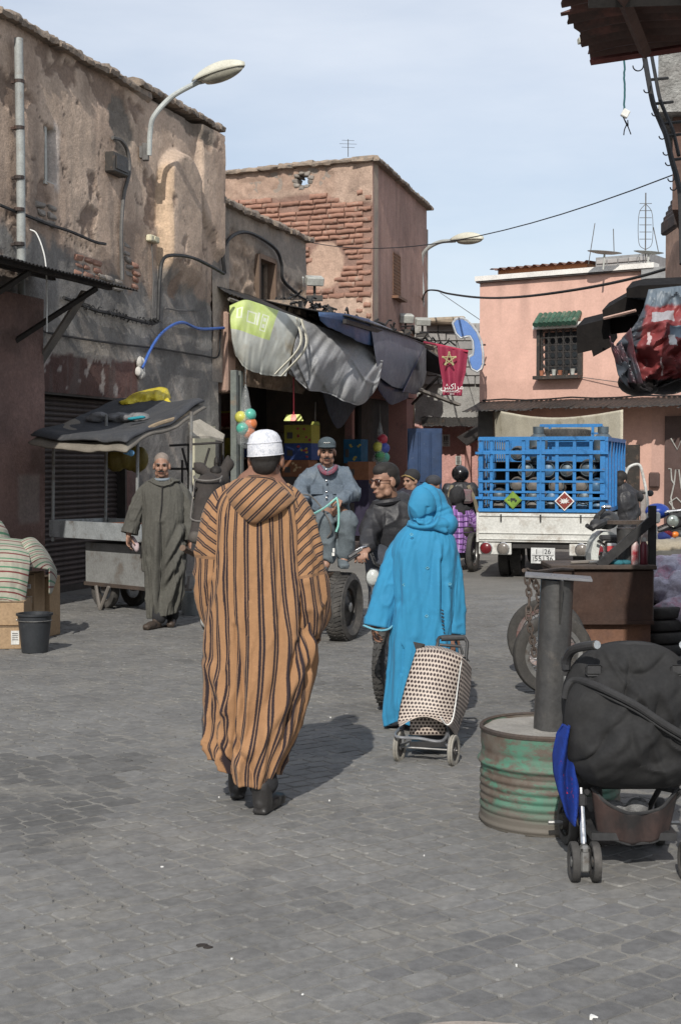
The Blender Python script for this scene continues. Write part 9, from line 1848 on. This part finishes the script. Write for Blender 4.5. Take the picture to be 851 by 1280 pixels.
mc = thing('motorcycle', 'motorcycle carrying two riders away beside the truck', 'motorcycle', G(585, 712)); wheel(mc, Vector((q(588, 690).x, RD-.35, .3)), (1, -.35, 0), .3, .09, 20, .03, tread=False); wheel(mc, Vector((q(580, 690).x+.15, RD+.95, .3)), (1, -.2, 0), .3, .09, 20, .03, tread=False); mb = MB(); mb.limb([Vector((q(580, 690).x, RD-.3, .62)), Vector((q(578, 690).x, RD+.5, .65))], [.12, .14]); mb.box((q(580, 690).x, RD+.3, .4), (.25, .5, .3), ch=.05); remesh(mb, 'frame', m_dkpl, mc, .015, world=True); mb = MB(); mb.tube([Vector((q(588, 690).x, RD-.35, .32)), Vector((q(585, 690).x, RD+.3, .3))], .035, 8); mb.tube([Vector((1.7, RD+.75, 1.0)), Vector((2.3, RD+.75, 1.0))], .02, 6); mb.build('exhaust', m_chrome, mc, world=True)
mb = MB(); mb.ell(q(593, 662, .5), (.04, .03, .045)); mb.build('mirror', m_chrome, mc, world=True)
# ---- heads between ----
p8 = person('person in dark coat and cap, face turned left, behind the woman in blue', G(508, 775)); q = lambda px, py, d=0: W(px, py, 16.5+d); mb = MB(); Hm = head_prims(mb, q(513, 601), (-.7, -.7, -.1), 1.0, neck=q(512, 618)); remesh(mb, 'body', m_skin, p8, .010, world=True); face_bits(p8, Hm); mb = MB(Hm); mb.ell((0, -.03, .05), (.095, .105, .09)); remesh(mb, 'knit_cap', m_blk, p8, .010, world=True); mb = MB(Hm); mb.tube([(-.09, .03, .02), (-.06, .08, .06), (0, .09, .075), (.06, .08, .06)], .008, 5); mb.build('cap_band', M('cap_gold', (.35, .25, .1)), p8, world=True); mb = MB(); mb.ell(q(509, 640), (.22, .15, .28)); mb.limb([q(508, 650), q(508, 700), Vector((q(508, 700).x, 16.5, .1))], [.2, .19, .1]); mb.limb([q(494, 628), q(492, 660)], [.09, .07]); remesh(mb, 'coat', M('coat_violet', (.025, .022, .035)), p8, .015, world=True, disp=fd(.015))
p9 = person('person with grey cap mostly hidden behind the blue hood', G(540, 765)); q = lambda px, py, d=0: W(px, py, 17.5+d); mb = MB(); Hm = head_prims(mb, q(541, 607), (-.5, -.8, 0), 1.0, neck=q(541, 620)); remesh(mb, 'body', m_skin2, p9, .012, world=True); mb = MB(Hm); mb.ell((0, -.01, .055), (.10, .115, .08)); remesh(mb, 'cap', M('cap_dkgrey', (.04, .042, .05), bump=.3), p9, .012, world=True); mb = MB(); mb.ell(q(543, 640), (.22, .15, .28)); mb.limb([q(543, 650), q(543, 690), Vector((q(543, 700).x, 17.5, .1))], [.2, .19, .1]); remesh(mb, 'coat', m_blk, p9, .015, world=True, disp=fd(.015))
p10 = person('person in black bending at the open truck door', G(788, 706)); q = lambda px, py, d=0: W(px, py, 20.9+d); mb = MB(); mb.ell(q(778, 628), (.2, .2, .26)); mb.limb([q(777, 612), q(790, 618, .05), q(799, 622, .15)], [.12, .09, .06]); mb.limb([q(785, 625), q(793, 640), q(788, 648, -.1)], [.13, .09, .06]); mb.limb([q(780, 645), q(785, 675), Vector((q(784, 700).x, 20.9, .1))], [.18, .13, .08]); remesh(mb, 'clothes', m_puf, p10, .014, world=True, disp=fd(.014)); mb = MB(); Hm = head_prims(mb, q(776, 600), (.8, .6, -.2), 1.0, neck=q(778, 612)); remesh(mb, 'body', m_skin, p10, .012, world=True); mb = MB(Hm); mb.ell((0, -.02, .04), (.095, .11, .1)); mb.ell((0, -.04, -.04), (.08, .08, .09)); remesh(mb, 'hair', m_hair, p10, .012, world=True)
